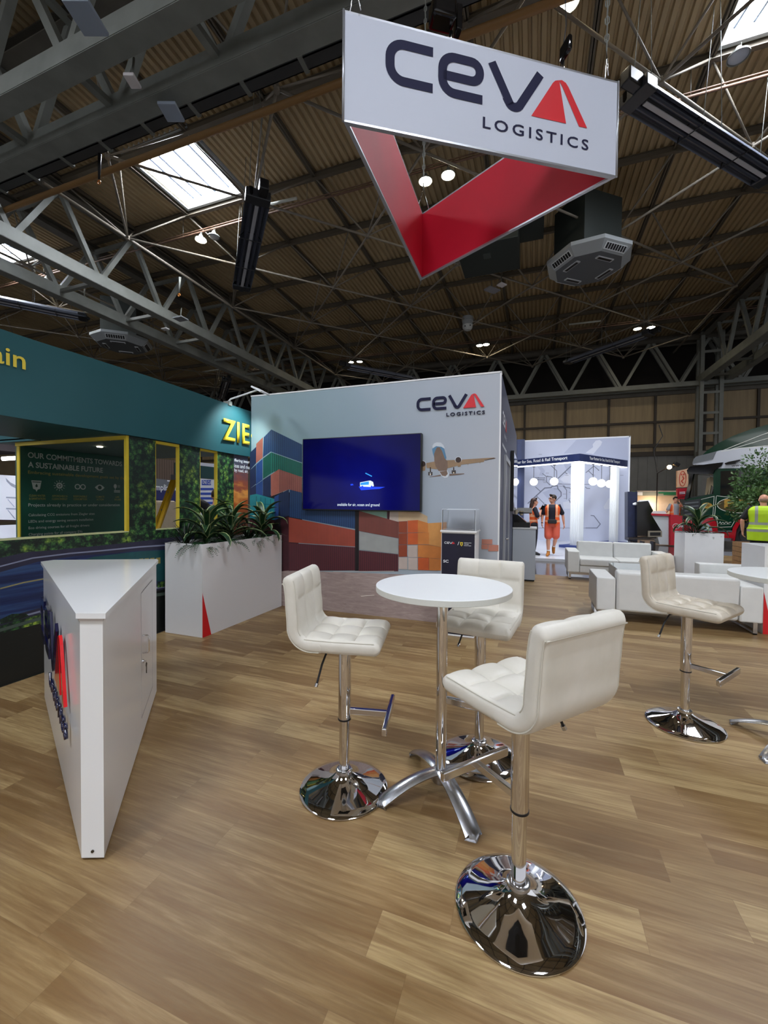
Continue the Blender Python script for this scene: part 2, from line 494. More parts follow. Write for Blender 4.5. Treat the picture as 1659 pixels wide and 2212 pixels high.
# ---- heavy lattice girders
def girder(name, label, P0, D, L, half, ztop, zbot, phase, step=GS, sect=0.34):
    """box girder: two bottom chords and two top chords with V webs; D is the running direction"""
    t = thing(name, label, 'roof girder', (P0[0], P0[1], zbot))
    D = Vector(D); S = Vector((D.y, -D.x, 0)); P0 = Vector((P0[0], P0[1], 0))
    def bar(mb, a, b2, w, hh):
        a = Vector(a); b2 = Vector(b2); d = (b2-a); ln = d.length; d.normalize()
        s_ = S if abs(d.dot(S)) < 0.9 else D
        u = (s_-d*s_.dot(d)).normalized(); v = d.cross(u)
        M = Matrix((u, d, v)).transposed().to_4x4(); M.translation = (a+b2)/2
        mb.box(-w/2, w/2, -ln/2, ln/2, -hh/2, hh/2, M=M)
    for side in (-1, 1):
        o = P0+S*half*side
        mb = MB(); z = zbot
        a = Vector((o.x, o.y, z)); e = a+D*L
        # H section chord: two flanges and a web
        for zz, th, ww in ((-sect/2, 0.03, sect), (sect/2, 0.03, sect)):
            bar(mb, a+Vector((0, 0, zz)), e+Vector((0, 0, zz)), ww, th)
        bar(mb, a-S*sect/2*0.0, e, 0.03, sect)
        bar(mb, a-S*sect*0.5, e-S*sect*0.5, 0.02, sect); bar(mb, a+S*sect*0.5, e+S*sect*0.5, 0.02, sect)
        wparent(mb.build('bottom_chord', M_steel), t)
        mb = MB(); a = Vector((o.x, o.y, ztop)); e = a+D*L
        bar(mb, a, e, sect, 0.03); bar(mb, a+Vector((0, 0, 0.25)), e+Vector((0, 0, 0.25)), sect, 0.03); bar(mb, a+Vector((0, 0, .125)), e+Vector((0, 0, .125)), 0.03, 0.25)
        wparent(mb.build('top_chord', M_steeld), t)
        k = 0
        while phase+(k+0.5)*step < L:
            u0 = phase+k*step
            if u0 < 0: k += 1; continue
            base = Vector((o.x, o.y, zbot+sect/2))+D*u0
            mb = MB()
            for s2 in (-0.5, 0.5):
                top = Vector((o.x, o.y, ztop))+D*(u0+s2*step*0.93)
                bar(mb, base+D*0.1*(1 if s2 > 0 else -1), top, 0.16, 0.16)
            wparent(mb.build('web_brace', M_steel), t)
            k += 1
    k = 0
    while phase+k*step < L:
        u0 = phase+k*step
        a = P0+D*u0; mb = MB()
        bar(mb, Vector((a.x, a.y, zbot))-S*half, Vector((a.x, a.y, zbot))+S*half, 0.14, 0.12)
        wparent(mb.build('cross_member', M_steel), t); mb = MB()
        bar(mb, Vector((a.x, a.y, ztop))+D*step/2-S*half, Vector((a.x, a.y, ztop))+D*step/2+S*half, 0.14, 0.12)
        wparent(mb.build('cross_member', M_steel), t)
        k += 1
    return t
girder('roof_girder', 'grey lattice roof girder running away above the green stand on the left', (-16.55, 2.0), (0, 1, 0), 29.4, 1.15, 12.0, 9.7, 10.92-2.0-2*GS, sect=0.4)
girder('roof_girder', 'grey lattice roof girder crossing the top left corner overhead', (-14.5, 5.85), (1, 0, 0), 23.5, 0.5, 12.0, 9.7, 0.66, sect=0.36)
girder('roof_girder', 'dark lattice roof girder running away at the right edge', (10.4, 2.0), (0, 1, 0), 29.0, 0.65, 12.0, 9.4, 10.92-2.0-2*GS, sect=0.4)

# ---- roof windows
M_pane = mat('backlit_roof_glazing', '#f4f8ff', 0.4, emit='#f1f6ff', estr=SKY_PANE)
M_sframe = mat('roof_window_frame', '#aab0b4', 0.4)
wn_ = 1
for sx, sy in SKYLIGHTS:
    t = bpy.data.objects.new('window_%d' % wn_, None); wn_ += 1; COL.objects.link(t); t.location = (sx, sy, 12.5); struct(t)
    b = MB(); b.box(-1.32, 1.32, -1.32, 1.32, 0.36, 0.38); b.build('glazing', M_pane, t)
    b = MB()
    for a, c, d, e in ((-1.36, -1.26, -1.36, 1.36), (1.26, 1.36, -1.36, 1.36), (-1.26, 1.26, -1.36, -1.26), (-1.26, 1.26, 1.26, 1.36)):
        b.box(a, c, d, e, -0.02, 0.36)
    b.build('window_frame', M_sframe, t)
    for k in (-0.62, 0.0, 0.62, -1.0, 1.0):
        b = MB(); b.path([(k+0.12*math.sin(PI*(q/10)), -1.28+2.56*q/10, 0.33-0.13*math.sin(PI*q/10)) for q in range(11)], 0.036, 6)
        b.build('glazing_bar', mat('glazing_bar_grey', '#3c424c', 0.6), t)

# ---- back wall with cladding panels and rails
def clad_mat():
    q = NT('beige_cladding'); p = q.pos()
    f = q.noise(q.pos(scale=(6, 1, 0.4)), 1.2, 4)
    c = q.ramp(f, [(0.3, '#8f7d62'), (0.7, '#a3906f')])
    q.l(c, q.b.inputs['Base Color']); q.b.inputs['Roughness'].default_value = 0.7
    return q.m
M_clad = clad_mat()
M_lclad = mat('grey_lower_cladding', '#7d7c78', 0.6, var=0.08, vscale=2)
M_rail = mat('dark_rail_paint', '#40382f', 0.6)
YB = 32.0
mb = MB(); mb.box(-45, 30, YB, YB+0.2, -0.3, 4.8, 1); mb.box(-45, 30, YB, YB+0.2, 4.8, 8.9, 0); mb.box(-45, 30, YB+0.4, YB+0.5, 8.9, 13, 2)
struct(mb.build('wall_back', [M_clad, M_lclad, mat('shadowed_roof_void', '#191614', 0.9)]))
for z, t_ in ((8.95, 0.3), (7.05, 0.14), (5.5, 0.22), (4.95, 0.3)):
    b = MB(); b.box(-45, 30, YB-0.16, YB, z-t_/2, z+t_/2); trim(b.build('rail', M_rail if z < 8 else M_steeld))
for k in range(-15, 10):
    x = -0.69+k*2.745
    b = MB(); b.box(x-0.07, x+0.07, YB-0.12, YB, 4.9, 8.9); trim(b.build('rail', M_rail))
for k in range(40):
    x = -6+k*0.55
    b = MB(); b.box(x-0.02, x+0.02, YB-0.03, YB, 0, 4.8); trim(b.build('rail', M_lclad))
girder('roof_girder', 'dark lattice eaves girder along the top of the far beige wall', (-44, 31.2), (1, 0, 0), 74, 0.35, 11.9, 9.15, 1.37, step=3.2, sect=0.26)
# lattice column against the back wall
t = thing('lattice_column', 'grey lattice column rising against the far wall behind the truck', 'column', (10.15, 30.9, 0))
for dx in (-0.5, 0.5):
    for dy in (-0.3, 0.3):
        b = MB(); b.box(dx-0.1, dx+0.1, dy-0.1, dy+0.1, 0, 12.2); b.build('post', M_steel, t)
for k in range(9):
    b = MB(); b.box(-0.5, 0.5, -0.38, -0.33, 0.9+k*1.25, 1.05+k*1.25); b.build('rung_plate', M_steel, t)
b = MB(); b.box(-0.55, 0.55, -0.36, 0.36, 0, 4.9); b.build('lower_casing', M_lclad, t)
# far left wall of the hall
mb = MB(); mb.box(-45.2, -45, -16, 33, -0.3, 13); struct(mb.build('wall_left', M_clad))


# ---- service runs under the roof
M_pipe = mat('ochre_pipe', '#8d6a3e', 0.5)
tag(MB().tube((-40, 8.0, 10.4), (28, 8.0, 10.4), 0.075, n=12).build('service_pipe', M_pipe), 'long ochre pipe crossing under the roof above the hanging sign', 'pipe')
t = thing('cable_tray', 'black cable tray with grey straps running beside the ochre pipe', 'cable tray', (0, 7.55, 10.55))
b = MB(); b.box(-38, 28, -0.13, -0.11, 0, 0.12); b.box(-38, 28, 0.11, 0.13, 0, 0.12); b.box(-38, 28, -0.13, 0.13, 0, 0.02); b.build('tray', mat('tray_dark_grey', '#3a3b3c', 0.5), t)
for k in range(14, 32):
    b = MB(); b.box(-38+k*1.45, -37.9+k*1.45, -0.17, 0.17, -0.02, 0.18); b.build('strap', M_steel, t)
b = MB(); b.tube((-38, 0.1, 0.2), (28, 0.1, 0.2), 0.11, n=10); b.tube((-38, -0.1, 0.26), (28, -0.1, 0.26), 0.05, n=8); b.build('cable', mat('galvanised_duct', '#77797a', 0.35, 0.6), t)
M_track = mat('red_brown_track', '#6a5040', 0.5)
for y in (12.45, 26.6):
    for dz in (0, 0.16):
        pass
    t = thing('lighting_track', 'brown lighting track below the roof carrying the near high bay lamps' if y < 20 else 'brown lighting track below the roof carrying the far high bay lamps', 'lighting track', (0, y, 11.75))
    MB().tube((-40, 0, 0), (28, 0, 0), 0.035, n=8).build('rail', M_track, t)
    for k in range(-9, 4):
        b = MB(); b.tube((NX+k*GS+1, 0, 0.03), (NX+k*GS+1, 0, 0.75), 0.008, n=5); b.build('hanger', M_steel, t)
    b = MB(); b.tube((-40, 0, 0.1), (28, 0, 0.1), 0.02, n=6); b.build('conduit', M_track, t)
# ---- high bay lamps
M_glow = mat('lamp_glow', '#fff6e0', 0.4, emit='#fff0d2', estr=LAMP_GLOW)
M_off = mat('unlit_lamp_lens', '#a8abb0', 0.3)
def highbay(loc, lit, label, z0=11.75):
    t = thing('high_bay_lamp', label, 'lamp', loc, 0, 'high bay lamps under the roof')
    b = MB(); b.tube((0, 0, 0.16), (0, 0, z0-loc[2]), 0.012, n=6); b.build('stem', M_steel, t)
    b = MB(); b.lathe([(0.05, 0.2), (0.07, 0.16), (0.09, 0.1), (0.21, 0.02), (0.215, -0.02), (0.2, -0.02), (0.19, 0.0)], n=24); b.build('reflector', M_steel, t)
    b = MB(); b.lathe([(0.0, -0.05), (0.1, -0.045), (0.17, -0.02), (0.19, 0.005), (0.0, 0.01)], n=24); b.build('lens', M_glow if lit else M_off, t)
    b = MB()
    for a in range(14): b.path([(0.035+0.012*math.cos(a*0.9), 0.035*math.sin(a*0.9), 0.2+a*0.005)]*1+[(0.05, 0, 0.25+a*0.006)], 0.006, 4) if a % 7 == 0 else None
    b.build('hook', M_steel, t)
    return t
LP = [((919, 391), 1, 'lit lamp left of the pair seen through the hanging sign'), ((968, 378), 1, 'lit lamp right of the pair seen through the hanging sign'),
      ((434, 518), 1, 'warm lit high bay lamp under the left roof window'), ((462, 511), 0, 'unlit high bay lamp beside the lit one under the left roof window'),
      ((80, 612), 1, 'lit lamp left of the pair at the far left'), ((100, 608), 1, 'lit lamp right of the pair at the far left'),
      ((758, 782), 1, 'small lit lamp left of the pair above the television wall'), ((777, 781), 1, 'small lit lamp right of the pair above the television wall'),
      ((1036, 746), 1, 'small lit lamp left of the pair below the dome camera'), ((1050, 744), 1, 'small lit lamp right of the pair below the dome camera'),
      ((1377, 710), 1, 'small lit lamp left of the pair above the transport stand'), ((1406, 707), 1, 'small lit lamp right of the pair above the transport stand'),
      ((517, 812), 1, 'small lit lamp left of the far pair above the green stand'), ((530, 810), 1, 'small lit lamp right of the far pair above the green stand'),
      ((1595, 122), 0, 'unlit white lamp hanging below the right roof window'), ((1228, 3), 1, 'lit lamp at the top edge above the hanging sign')]
for (u, v), lit, lab in LP:
    p = on_z(u, v, 11.45 if (u, v) != (1595, 122) else 11.6)
    highbay((p.x, p.y, p.z), lit, lab)
# ---- radiant tube heaters
def heater(name, label, A, B, w, lit=False):
    A = Vector(A); B = Vector(B); d = B-A; L = d.length
    t = thing(name, label, 'heater', A)
    t.rotation_euler = d.to_track_quat('X', 'Z').to_euler()
    prof = [(-w/2, -0.02), (-w/2+0.02, 0.06), (-w*0.32, 0.17), (-w*0.1, 0.2), (w*0.1, 0.2), (w*0.32, 0.17), (w/2-0.02, 0.06), (w/2, -0.02)]
    b = MB(); b.quadgrid([[(0.25, y, z) for y, z in prof], [(L-0.1, y, z) for y, z in prof]], smooth=False)
    b.quadgrid([[(0.25, y*1.02, z+0.012) for y, z in prof], [(L-0.1, y*1.02, z+0.012) for y, z in prof]], smooth=False)
    b.build('reflector_hood', mat('heater_hood', '#737a8a', 0.35, 0.3), t, fixn=False)
    for s in (-1, 1):
        b = MB(); b.tube((0.1, s*w*0.24, 0.04), (L-0.2, s*w*0.24, 0.04), 0.055, n=14); b.build('radiant_tube', mat('heater_tube', '#3c414f', 0.3, 0.2), t)
    b = MB(); b.box(0.3, L-0.35, -w*0.075, w*0.075, -0.02, 0.0); b.build('centre_strip', mat('heater_strip', '#a8aab0', 0.4), t)
    for f in (0.3, 0.62):
        b = MB(); b.path([(0.3+L*f, y, z-0.015 if i in (0, 7) else z) for i, (y, z) in enumerate(prof)], 0.014, 6); b.tube((0.3+L*f, -w/2, -0.03), (0.3+L*f, w/2, -0.03), 0.012, n=6); b.build('strap', M_black, t)
    b = MB(); b.box(-0.05, 0.26, -w/2, w/2, -0.03, 0.2, bev=0.02); b.build('burner_plate', mat('burner_plate', '#26282c', 0.45), t)
    b = MB(); b.box(-0.4, -0.02, -w*0.35, w*0.02, 0.0, 0.26, bev=0.03); b.build('burner_box', M_black, t)
    b = MB(); b.lathe([(0.1, 0), (0.11, 0.05), (0.11, 0.2), (0.08, 0.24), (0, 0.25)], c=(0.05, w*0.28, 0.0), n=20); b.build('fan', M_blackg, t)
    b = MB(); b.path([(L-0.35, -w*0.24, 0.04), (L-0.12, -w*0.24, 0.04), (L-0.0, -w*0.12, 0.04), (L+0.03, 0, 0.04), (L-0.0, w*0.12, 0.04), (L-0.12, w*0.24, 0.04), (L-0.35, w*0.24, 0.04)], 0.06, 12)
    b.box(L-0.36, L-0.02, -w/2, w/2, -0.03, 0.14, bev=0.04); b.build('return_bend', mat('heater_end', '#2c3138', 0.35, 0.3), t)
    for f in (0.04, 0.5, 0.96):
        for s in (-1, 1): b = MB(); b.tube((L*f, s*w*0.35, 0.18), (L*f+0.1, s*w*0.1, 3.0), 0.008, n=5); b.build('hanging_cable', M_steel, t)
    return t
pa = on_z(558, 428, 9.3); pb = on_z(521, 628, 9.3)
heater('tube_heater', 'black radiant tube heater hanging diagonally left of the sign', pa, pb, 0.62)
pa = on_z(1370, 208, 9.3); pb = on_z(1668, 392, 9.3)
heater('tube_heater', 'black radiant tube heater hanging right of the sign', pa, pb, 0.56)
pa = on_z(-60, 640, 9.5); pb = on_z(190, 690, 9.5)
heater('tube_heater', 'bright lit radiant tube heater at the far left above the green fascia', pa, pb, 0.6)
pa = on_z(490, 822, 9.5); pb = on_z(478, 862, 9.5)
heater('tube_heater', 'small dark tube heater far off above the green fascia end', pa, pb, 0.6)
pa = on_z(745, 793, 9.5); pb = on_z(895, 821, 9.5)
heater('tube_heater', 'distant tube heater just above the television wall', pa, pb, 0.6)
pa = on_z(1405, 722, 9.8); pb = on_z(1222, 786, 9.8)
heater('tube_heater', 'distant tube heater above the transport stand', pa, pb, 0.6)
# ---- air units in the roof
M_duct = mat('dark_duct_metal', '#363c3a', 0.5, 0.3)
M_cass = mat('air_unit_grey', '#8d9294', 0.45)
def air_unit(label, c, s, lou=True):
    t = thing('air_unit', label, 'air unit', c, math.radians(38))
    b = MB(); b.box(-s*0.62, s*0.62, -s*0.5, s*0.62, 0.36, 2.2); b.build('duct_box', M_duct, t)
    b = MB(); 
    o8 = [(s, s*0.45), (s*0.45, s), (-s*0.45, s), (-s, s*0.45), (-s, -s*0.45), (-s*0.45, -s), (s*0.45, -s), (s, -s*0.45)]
    i8 = [(x*0.78, y*0.78) for x, y in o8]
    b.quadgrid([[(x, y, 0.36) for x, y in o8], [(x, y, 0.24) for x, y in o8]], smooth=False, closed=True)
    b.poly([(x, y, 0.36) for x, y in o8])
    b.quadgrid([[(x, y, 0.24) for x, y in o8], [(x, y, 0.0) for x, y in i8]], smooth=False, closed=True)
    b.build('hood', M_cass, t)
    b = MB(); b.poly([(x, y, 0.0) for x, y in i8]); b.build('base_plate', mat('air_unit_base', '#55595c', 0.5), t)
    for k in range(4):
        a = k*PI/2; M = Matrix.Rotation(a, 4, 'Z')
        b = MB(); b.box(-0.32, 0.32, -s*0.62, -s*0.5, -0.03, 0.0, M=M); b.box(-0.27, 0.27, -s*0.6, -s*0.52, -0.035, -0.005, 1, M=M)
        b.build('louvre', [mat('louvre_white', '#b8bcbe', 0.4), M_black], t)
        M2 = Matrix.Rotation(a, 4, 'Z') @ Matrix.Translation((0, -s*0.89, 0.125)) @ Matrix.Rotation(math.radians(-48), 4, 'X')
        b = MB(); b.box(-0.42, 0.42, -0.11, 0.11, -0.02, 0.01, M=M2)
        for q in range(8): b.box(-0.38+q*0.1, -0.31+q*0.1, -0.08, 0.08, -0.03, -0.01, 1, M=M2)
        b.build('side_grille', [mat('louvre_white', '#b8bcbe', 0.4), M_black], t)
    return t
p = on_z(1270, 583, 9.6); air_unit('large grey octagonal air unit hanging right below the sign', (p.x, p.y, 9.6), 1.25)
p = on_z(264, 750, 9.3); air_unit('grey octagonal air unit far off above the green fascia', (p.x, p.y, 9.3), 1.25)
t = thing('duct_housing', 'dark sheet metal duct housing under the roof behind the tip of the sign', 'duct', (-1.5, 15.3, 10.3))
b = MB(); b.box(-1.15, 0.9, -1.0, 1.0, 0, 1.2, bev=0.02); b.build('casing', M_duct, t)
b = MB(); b.box(-0.9, 0.7, -1.02, -1.0, 0.25, 0.9); b.box(-0.3, -0.05, -0.4, -0.1, -0.02, 0.0); b.build('panel', mat('duct_panel', '#4b5350', 0.5, 0.2), t)
b = MB(); b.box(0.9, 1.7, -1.0, 0.9, 0.9, 2.0); b.build('plenum', M_duct, t)
# ---- dome camera and small floodlights
p = on_z(1010, 703, 10.75)
t = thing('dome_camera', 'white dome security camera under the roof above the television wall', 'camera', p)
b = MB(); b.lathe([(0.0, 0.42), (0.28, 0.42), (0.3, 0.2), (0.26, 0.16), (0.26, 0.0)], n=24); b.build('housing', M_cass, t)
b = MB(); b.lathe([(0.27, 0.0), (0.25, -0.14), (0.16, -0.25), (0, -0.29)], n=24); b.tube((-0.08, -0.2, -0.1), (-0.09, -0.26, -0.12), 0.035, n=10, mi=1); b.tube((0.15, -0.18, -0.08), (0.18, -0.22, -0.1), 0.03, n=10, mi=1); b.build('dome', [mat('dome_white', '#b4b8b6', 0.3), M_black], t)
def flood(label, u, v, z, sx, sy, rz, col='#8e99a8', tilt=0.0, emit=False):
    p = on_z(u, v, z)
    t = thing('flood_panel', label, 'floodlight', p, math.radians(rz))
    b = MB(); b.box(-sx/2, sx/2, -sy/2, sy/2, 0, 0.06, bev=0.015, M=Matrix.Rotation(tilt, 4, 'X')); b.build('panel', mat('panel_'+col, col, 0.4), t)
    b = MB(); b.tube((0, 0, 0.05), (0, 0.05, 0.5), 0.02, n=6); b.build('bracket', M_steel, t)
flood('pale square antenna panel on the crossing girder at the top left', 186, 42, 9.3, 0.42, 0.5, 20)
flood('pale square antenna panel hanging above the left roof window', 370, 245, 9.3, 0.36, 0.4, 20)
flood('small rounded white light on a cable below the crossing girder', 286, 178, 9.3, 0.2, 0.26, 20, '#c9c4c4')
flood('grey flood panel below the tip of the hanging sign', 1063, 628, 10.4, 0.6, 0.36, 50, '#7f7f84')
flood('small white flood panel below the tip of the hanging sign', 1084, 617, 10.4, 0.32, 0.26, 50, '#c9c5c6')
flood('flood panel on the left girder nearest to the fascia', 390, 690, 9.3, 0.5, 0.4, 0, '#83888c')
flood('small white light clipped under the left girder', 357, 712, 9.2, 0.3, 0.2, 0, '#c8c8c8')
# ---- short white tube lights between the roof struts
for u0, v0, u1, v1, lab in ((585, 441, 641, 428, 'white tube light beside the left heater'), (1229, 701, 1298, 693, 'white tube light above the transport stand'),
                       (438, 803, 472, 798, 'white tube light far off above the green stand')):
    a = on_z(u0, v0, 11.2); c = on_z(u1, v1, 11.2)
    tag(MB().tube(a, c, 0.045, n=10).build('tube_light', mat('tube_light_white', '#b9bcb4', 0.4)), lab, 'tube light')
# eye hooks hanging from the struts
for u, v, lab in ((387, 640, 'lifting hook with orange eye hanging above the left girder'), (214, 398, 'lifting strap with eye hanging beside the left roof window')):
    p = on_z(u, v, 9.6)
    t = thing('lifting_hook', lab, 'hook', p)
    MB().tube((0, 0, 0.12), (0.1, -0.05, 0.7), 0.025, 0.045, n=8).build('strap', M_steel if u == 387 else M_black, t)
    b = MB(); b.path([(0.05*math.cos(a*PI/5), 0, 0.05+0.05*math.sin(a*PI/5)) for a in range(10)], 0.012, 6, closed=True); b.build('eye', mat('orange_eye', '#c87a2a', 0.4), t)

# ================================================================== LOGO
def logo(parent, P, u0, v0, s, mdark, mred, off=0.0015, thick=0.0, txt=True, part='logo'):
    """the company mark: letters in dark, the last one in red; s scales metres of the wall mark"""
    def sc(pts): return [(u0+x*s, v0+y*s) for x, y in pts]
    W = 0.034
    def st(name, pts, m):
        b = MB(); L, R = stroke(sc(pts), W*s)
        pl = [(q.x, q.y) for q in L]+[(q.x, q.y) for q in R[::-1]]
        if thick:
            for i in range(len(L)-1):
                b.prism([(R[i].x, R[i].y), (R[i+1].x, R[i+1].y), (L[i+1].x, L[i+1].y), (L[i].x, L[i].y)], thick, P.O, P.U, P.V, 0, off)
        else:
            for i in range(len(L)-1):
                b.poly([P.p(q.x, q.y, off) for q in (R[i], R[i+1], L[i+1], L[i])])
        o = b.build(name, m)
        return wparent(o, parent)
    C = [(0.181, 0.149), (0.075, 0.149)]+arc(0.07, 0.096, 0.053, 90, 180)+arc(0.07, 0.07, 0.053, 180, 270)+[(0.181, 0.017)]
    st('logo_letter', C, mdark)
    E_ = [(0.381, 0.017), (0.27, 0.017)]+arc(0.268, 0.066, 0.049, 270, 180)+arc(0.268, 0.1, 0.049, 180, 90)+arc(0.335, 0.115, 0.034, 90, 0, 6)+arc(0.335, 0.112, 0.034, 0, -90, 6)+[(0.222, 0.078)]
    st('logo_letter', E_, mdark)
    V = [(0.418, 0.168), (0.492, 0.036)]+arc(0.516, 0.047, 0.029, 205, 335, 8)+[(0.626, 0.168)]
    st('logo_letter', V, mdark)
    A1 = [(0.589, 0.0), (0.744, 0.001), (0.711, 0.158)]+[(0.703, 0.162), (0.692, 0.158), (0.682, 0.148)]
    A2 = [(0.841, 0.002), (0.752, 0.146), (0.74, 0.16), (0.722, 0.167), (0.703, 0.162), (0.712, 0.158), (0.724, 0.142), (0.804, 0.001)]
    for poly in (A1, A2):
        b = MB()
        if thick: b.prism(sc(poly), thick, P.O, P.U, P.V, 0, off)
        else: P.fill(b, sc(poly), off)
        wparent(b.build('logo_letter', mred), parent)
    if txt:
        text_obj('logo_wording', 'LOGISTICS', P, u0+0.384*s, v0-0.087*s, 0.465*s, 0.043*s, mdark, parent, off, 0.012, 1.35, thick)
M_ink = mat('logo_ink', '#23243f', 0.65, spec=0.2)

# ================================================================== HANGING SIGN
A_ = Vector((-1.694, 3.465, 5.0)); B_ = Vector((0.778, 5.019, 5.0)); C_ = Vector((-1.72, 6.31, 5.0))
t = thing('hanging_sign', 'triangular hanging banner ring, white outside and red inside, with dark lettering', 'sign', (A_+B_+C_)/3)
M_fab = mat('white_sign_fabric', '#c2c8d6', 0.55)
M_fr = mat('sign_frame', '#a5a7ac', 0.35, 0.7)
HT = 1.0
cen = (A_+B_+C_)/3
def inset(p, k): return cen+(p-cen)*k
for i, (p, q) in enumerate(((A_, B_), (B_, C_), (C_, A_))):
    pi, qi = inset(p, 0.955), inset(q, 0.955)
    b = MB()
    U = (q-p).normalized()
    b.poly([p+Vector((0, 0, 0.02)), q+Vector((0, 0, 0.02)), q+Vector((0, 0, HT-.02)), p+Vector((0, 0, HT-.02))], 0)
    wparent(b.build('outer_fabric', M_fab), t)
    b = MB(); rows = []
    for a in range(2):
        z = 0.02+a*(HT-0.04)
        rows.append([pi.lerp(qi, k/16)+Vector((0, 0, z)) for k in range(17)])
    b.quadgrid(rows, smooth=True)
    wparent(b.build('inner_fabric', M_redp, fixn=False), t)
    b = MB()
    for z in (0.0, HT-0.02):
        b.poly([p+Vector((0, 0, z)), q+Vector((0, 0, z)), qi+Vector((0, 0, z)), pi+Vector((0, 0, z))])
        b.poly([p+Vector((0, 0, z+.02)), q+Vector((0, 0, z+.02)), qi+Vector((0, 0, z+.02)), pi+Vector((0, 0, z+.02))])
        b.poly([p+Vector((0, 0, z)), q+Vector((0, 0, z)), q+Vector((0, 0, z+.02)), p+Vector((0, 0, z+.02))])
        b.poly([pi+Vector((0, 0, z)), qi+Vector((0, 0, z)), qi+Vector((0, 0, z+.02)), pi+Vector((0, 0, z+.02))])
    b.tube(p+Vector((0, 0, 0)), p+Vector((0, 0, HT)), 0.012, n=6)
    mid = (pi+qi)/2
    wparent(b.build('frame', M_fr, fixn=False), t)
PS = Plane(A_, B_-A_)
# outward normal of the front faces the viewer
if PS.N.dot(CAMP-A_) < 0: PS.N = -PS.N
logo(t, PS, 0.392, 0.434, 2.568, M_ink, M_red, off=0.004)
def chain(name, label, p0, p1):
    t2 = thing(name, label, 'chain', p0)
    b = MB(); L = (p1-p0).length; n = int(L/0.09)
    b.tube(p0, p1, 0.006, n=5)
    for i in range(n):
        c = p0.lerp(p1, (i+0.5)/n); a = Vector((0.018, 0, 0)) if i % 2 else Vector((0, 0.018, 0)); z = Vector((0, 0, 0.05))
        b.path([c+z, c+z*0.5+a, c-z*0.5+a, c-z, c-z*0.5-a, c+z*0.5-a], 0.006, 4, closed=True)
    wparent(b.build('links', M_steel), t2)
    return t2
for nm, p, lab in (('far', C_, 'steel chain holding up the far corner of the hanging sign'), ('left', A_, 'steel cable chain holding up the left corner of the hanging sign'), ('right', B_, 'steel chain holding up the right corner of the hanging sign')):
    q = inset(p, 0.93)+Vector((0, 0, HT))
    a = q+Vector((0, 0, 0.35)); c = chain('hanging_chain', lab, a, Vector((q.x, q.y, 11.0)))
    b = MB(); e = (cen-p).normalized(); s_ = Vector((e.y, -e.x, 0))
    b.tube(a, q+s_*0.1, 0.005, n=5); b.tube(a, q-s_*0.1, 0.005, n=5); wparent(b.build('bridle', M_chrome2), c)
# hoist and spotlights on the top rail of the sign
def clampspot(f, label, big):
    p = A_.lerp(B_, f)+Vector((0, 0, HT))-PS.N*0.04
    t2 = thing('sign_spotlight', label, 'spotlight', p, math.atan2(PS.U.y, PS.U.x))
    MB().tube((0, 0, -0.03), (0, 0, 0.1), 0.02, n=8).build('clamp', M_chrome2, t2)
    b = MB()
    if big: b.box(-0.22, 0.02, -0.12, 0.06, 0.12, 0.3, bev=0.03); b.box(0.04, 0.1, -0.05, 0.05, 0.1, 0.34, bev=0.01)
    else: b.box(-0.03, 0.02, -0.14, 0.02, 0.09, 0.24, bev=0.02)
    b.build('lamp_head', M_blackg, t2)
    b = MB(); b.path([(0, 0, 0.2), (0.05, 0.02, 0.5), (0.02, 0.03, 1.2), (0, 0, 6.0)], 0.006, 5); b.build('cable', M_black, t2)
clampspot(0.36, 'black spotlight and hoist clamped on top of the hanging sign, left of its middle', True)
clampspot(0.78, 'small black spotlight clamped on top of the hanging sign at the right', False)

# ================================================================== EXHIBITION ROOM WITH THE PRINTED WALL
WY = 5.06; WX1 = -0.38; WH = 3.07
t = thing('exhibition_room', 'tall white stand room with a printed wall of containers and a plane', 'stand wall', (-2.2, WY, 0))
room = t
b = MB(); b.box(-3.95, WX1, WY, WY+0.08, 0, WH); wparent(b.build('front_panel', mat('mural_sky', '#b9c1cb', 0.55)), t)
b = MB(); b.box(WX1-0.02, WX1+0.0, WY+0.001, 9.9, 0, WH); wparent(b.build('side_panel', mat('slate_blue_panel', '#454a60', 0.5, var=0.05)), t)
b = MB(); b.box(-3.95, -3.85, WY+0.08, 9.9, 0, WH); b.box(-3.95, WX1, 9.82, 9.9, 0, WH); wparent(b.build('rear_panel', M_white), t)
b = MB(); b.box(-3.955, WX1+0.008, WY-0.006, WY+0.09, WH-0.012, WH+0.006); b.box(WX1-0.012, WX1+0.006, WY-0.006, WY+0.01, 0, WH); wparent(b.build('edge_profile', M_white), t)
PW = Plane((0, WY, 0), (1, 0, 0)); PW.N = Vector((0, -1, 0))
# --- sky print
def sky_print():
    q = NT('mural_sky_print'); p = q.pos(); sp = q.n('ShaderNodeSeparateXYZ'); q.l(p, sp.inputs[0])
    n = q.noise(p, 0.7, 3)
    f = q.math('ADD', q.math('MULTIPLY', q.math('ADD', sp.outputs[0], 3.95), 0.2), q.math('MULTIPLY', q.math('SUBTRACT', n, 0.5), 0.35))
    c = q.ramp(f, [(0.0, '#7f989f'), (0.35, '#90a3ae'), (0.6, '#a6afba'), (0.85, '#b9babf')])
    q.l(c, q.b.inputs['Base Color']); q.b.inputs['Roughness'].default_value = 0.5
    return q.m
msky = sky_print()
cb_blue = stripes('print_blue', '#274a72', '#1a3560', 0.033)
cb_blue2 = stripes('print_deep_blue', '#20365c', '#17284a', 0.03)
cb_teal = stripes('print_teal', '#1f7566', '#11493f', 0.033)
cb_rust = stripes('print_rust', '#a86a5e', '#7c4540', 0.033)
cb_orange = stripes('print_orange', '#b3533f', '#8a3a2c', 0.022)
cb_maroon = stripes('print_maroon', '#602831', '#4a1f28', 0.03)
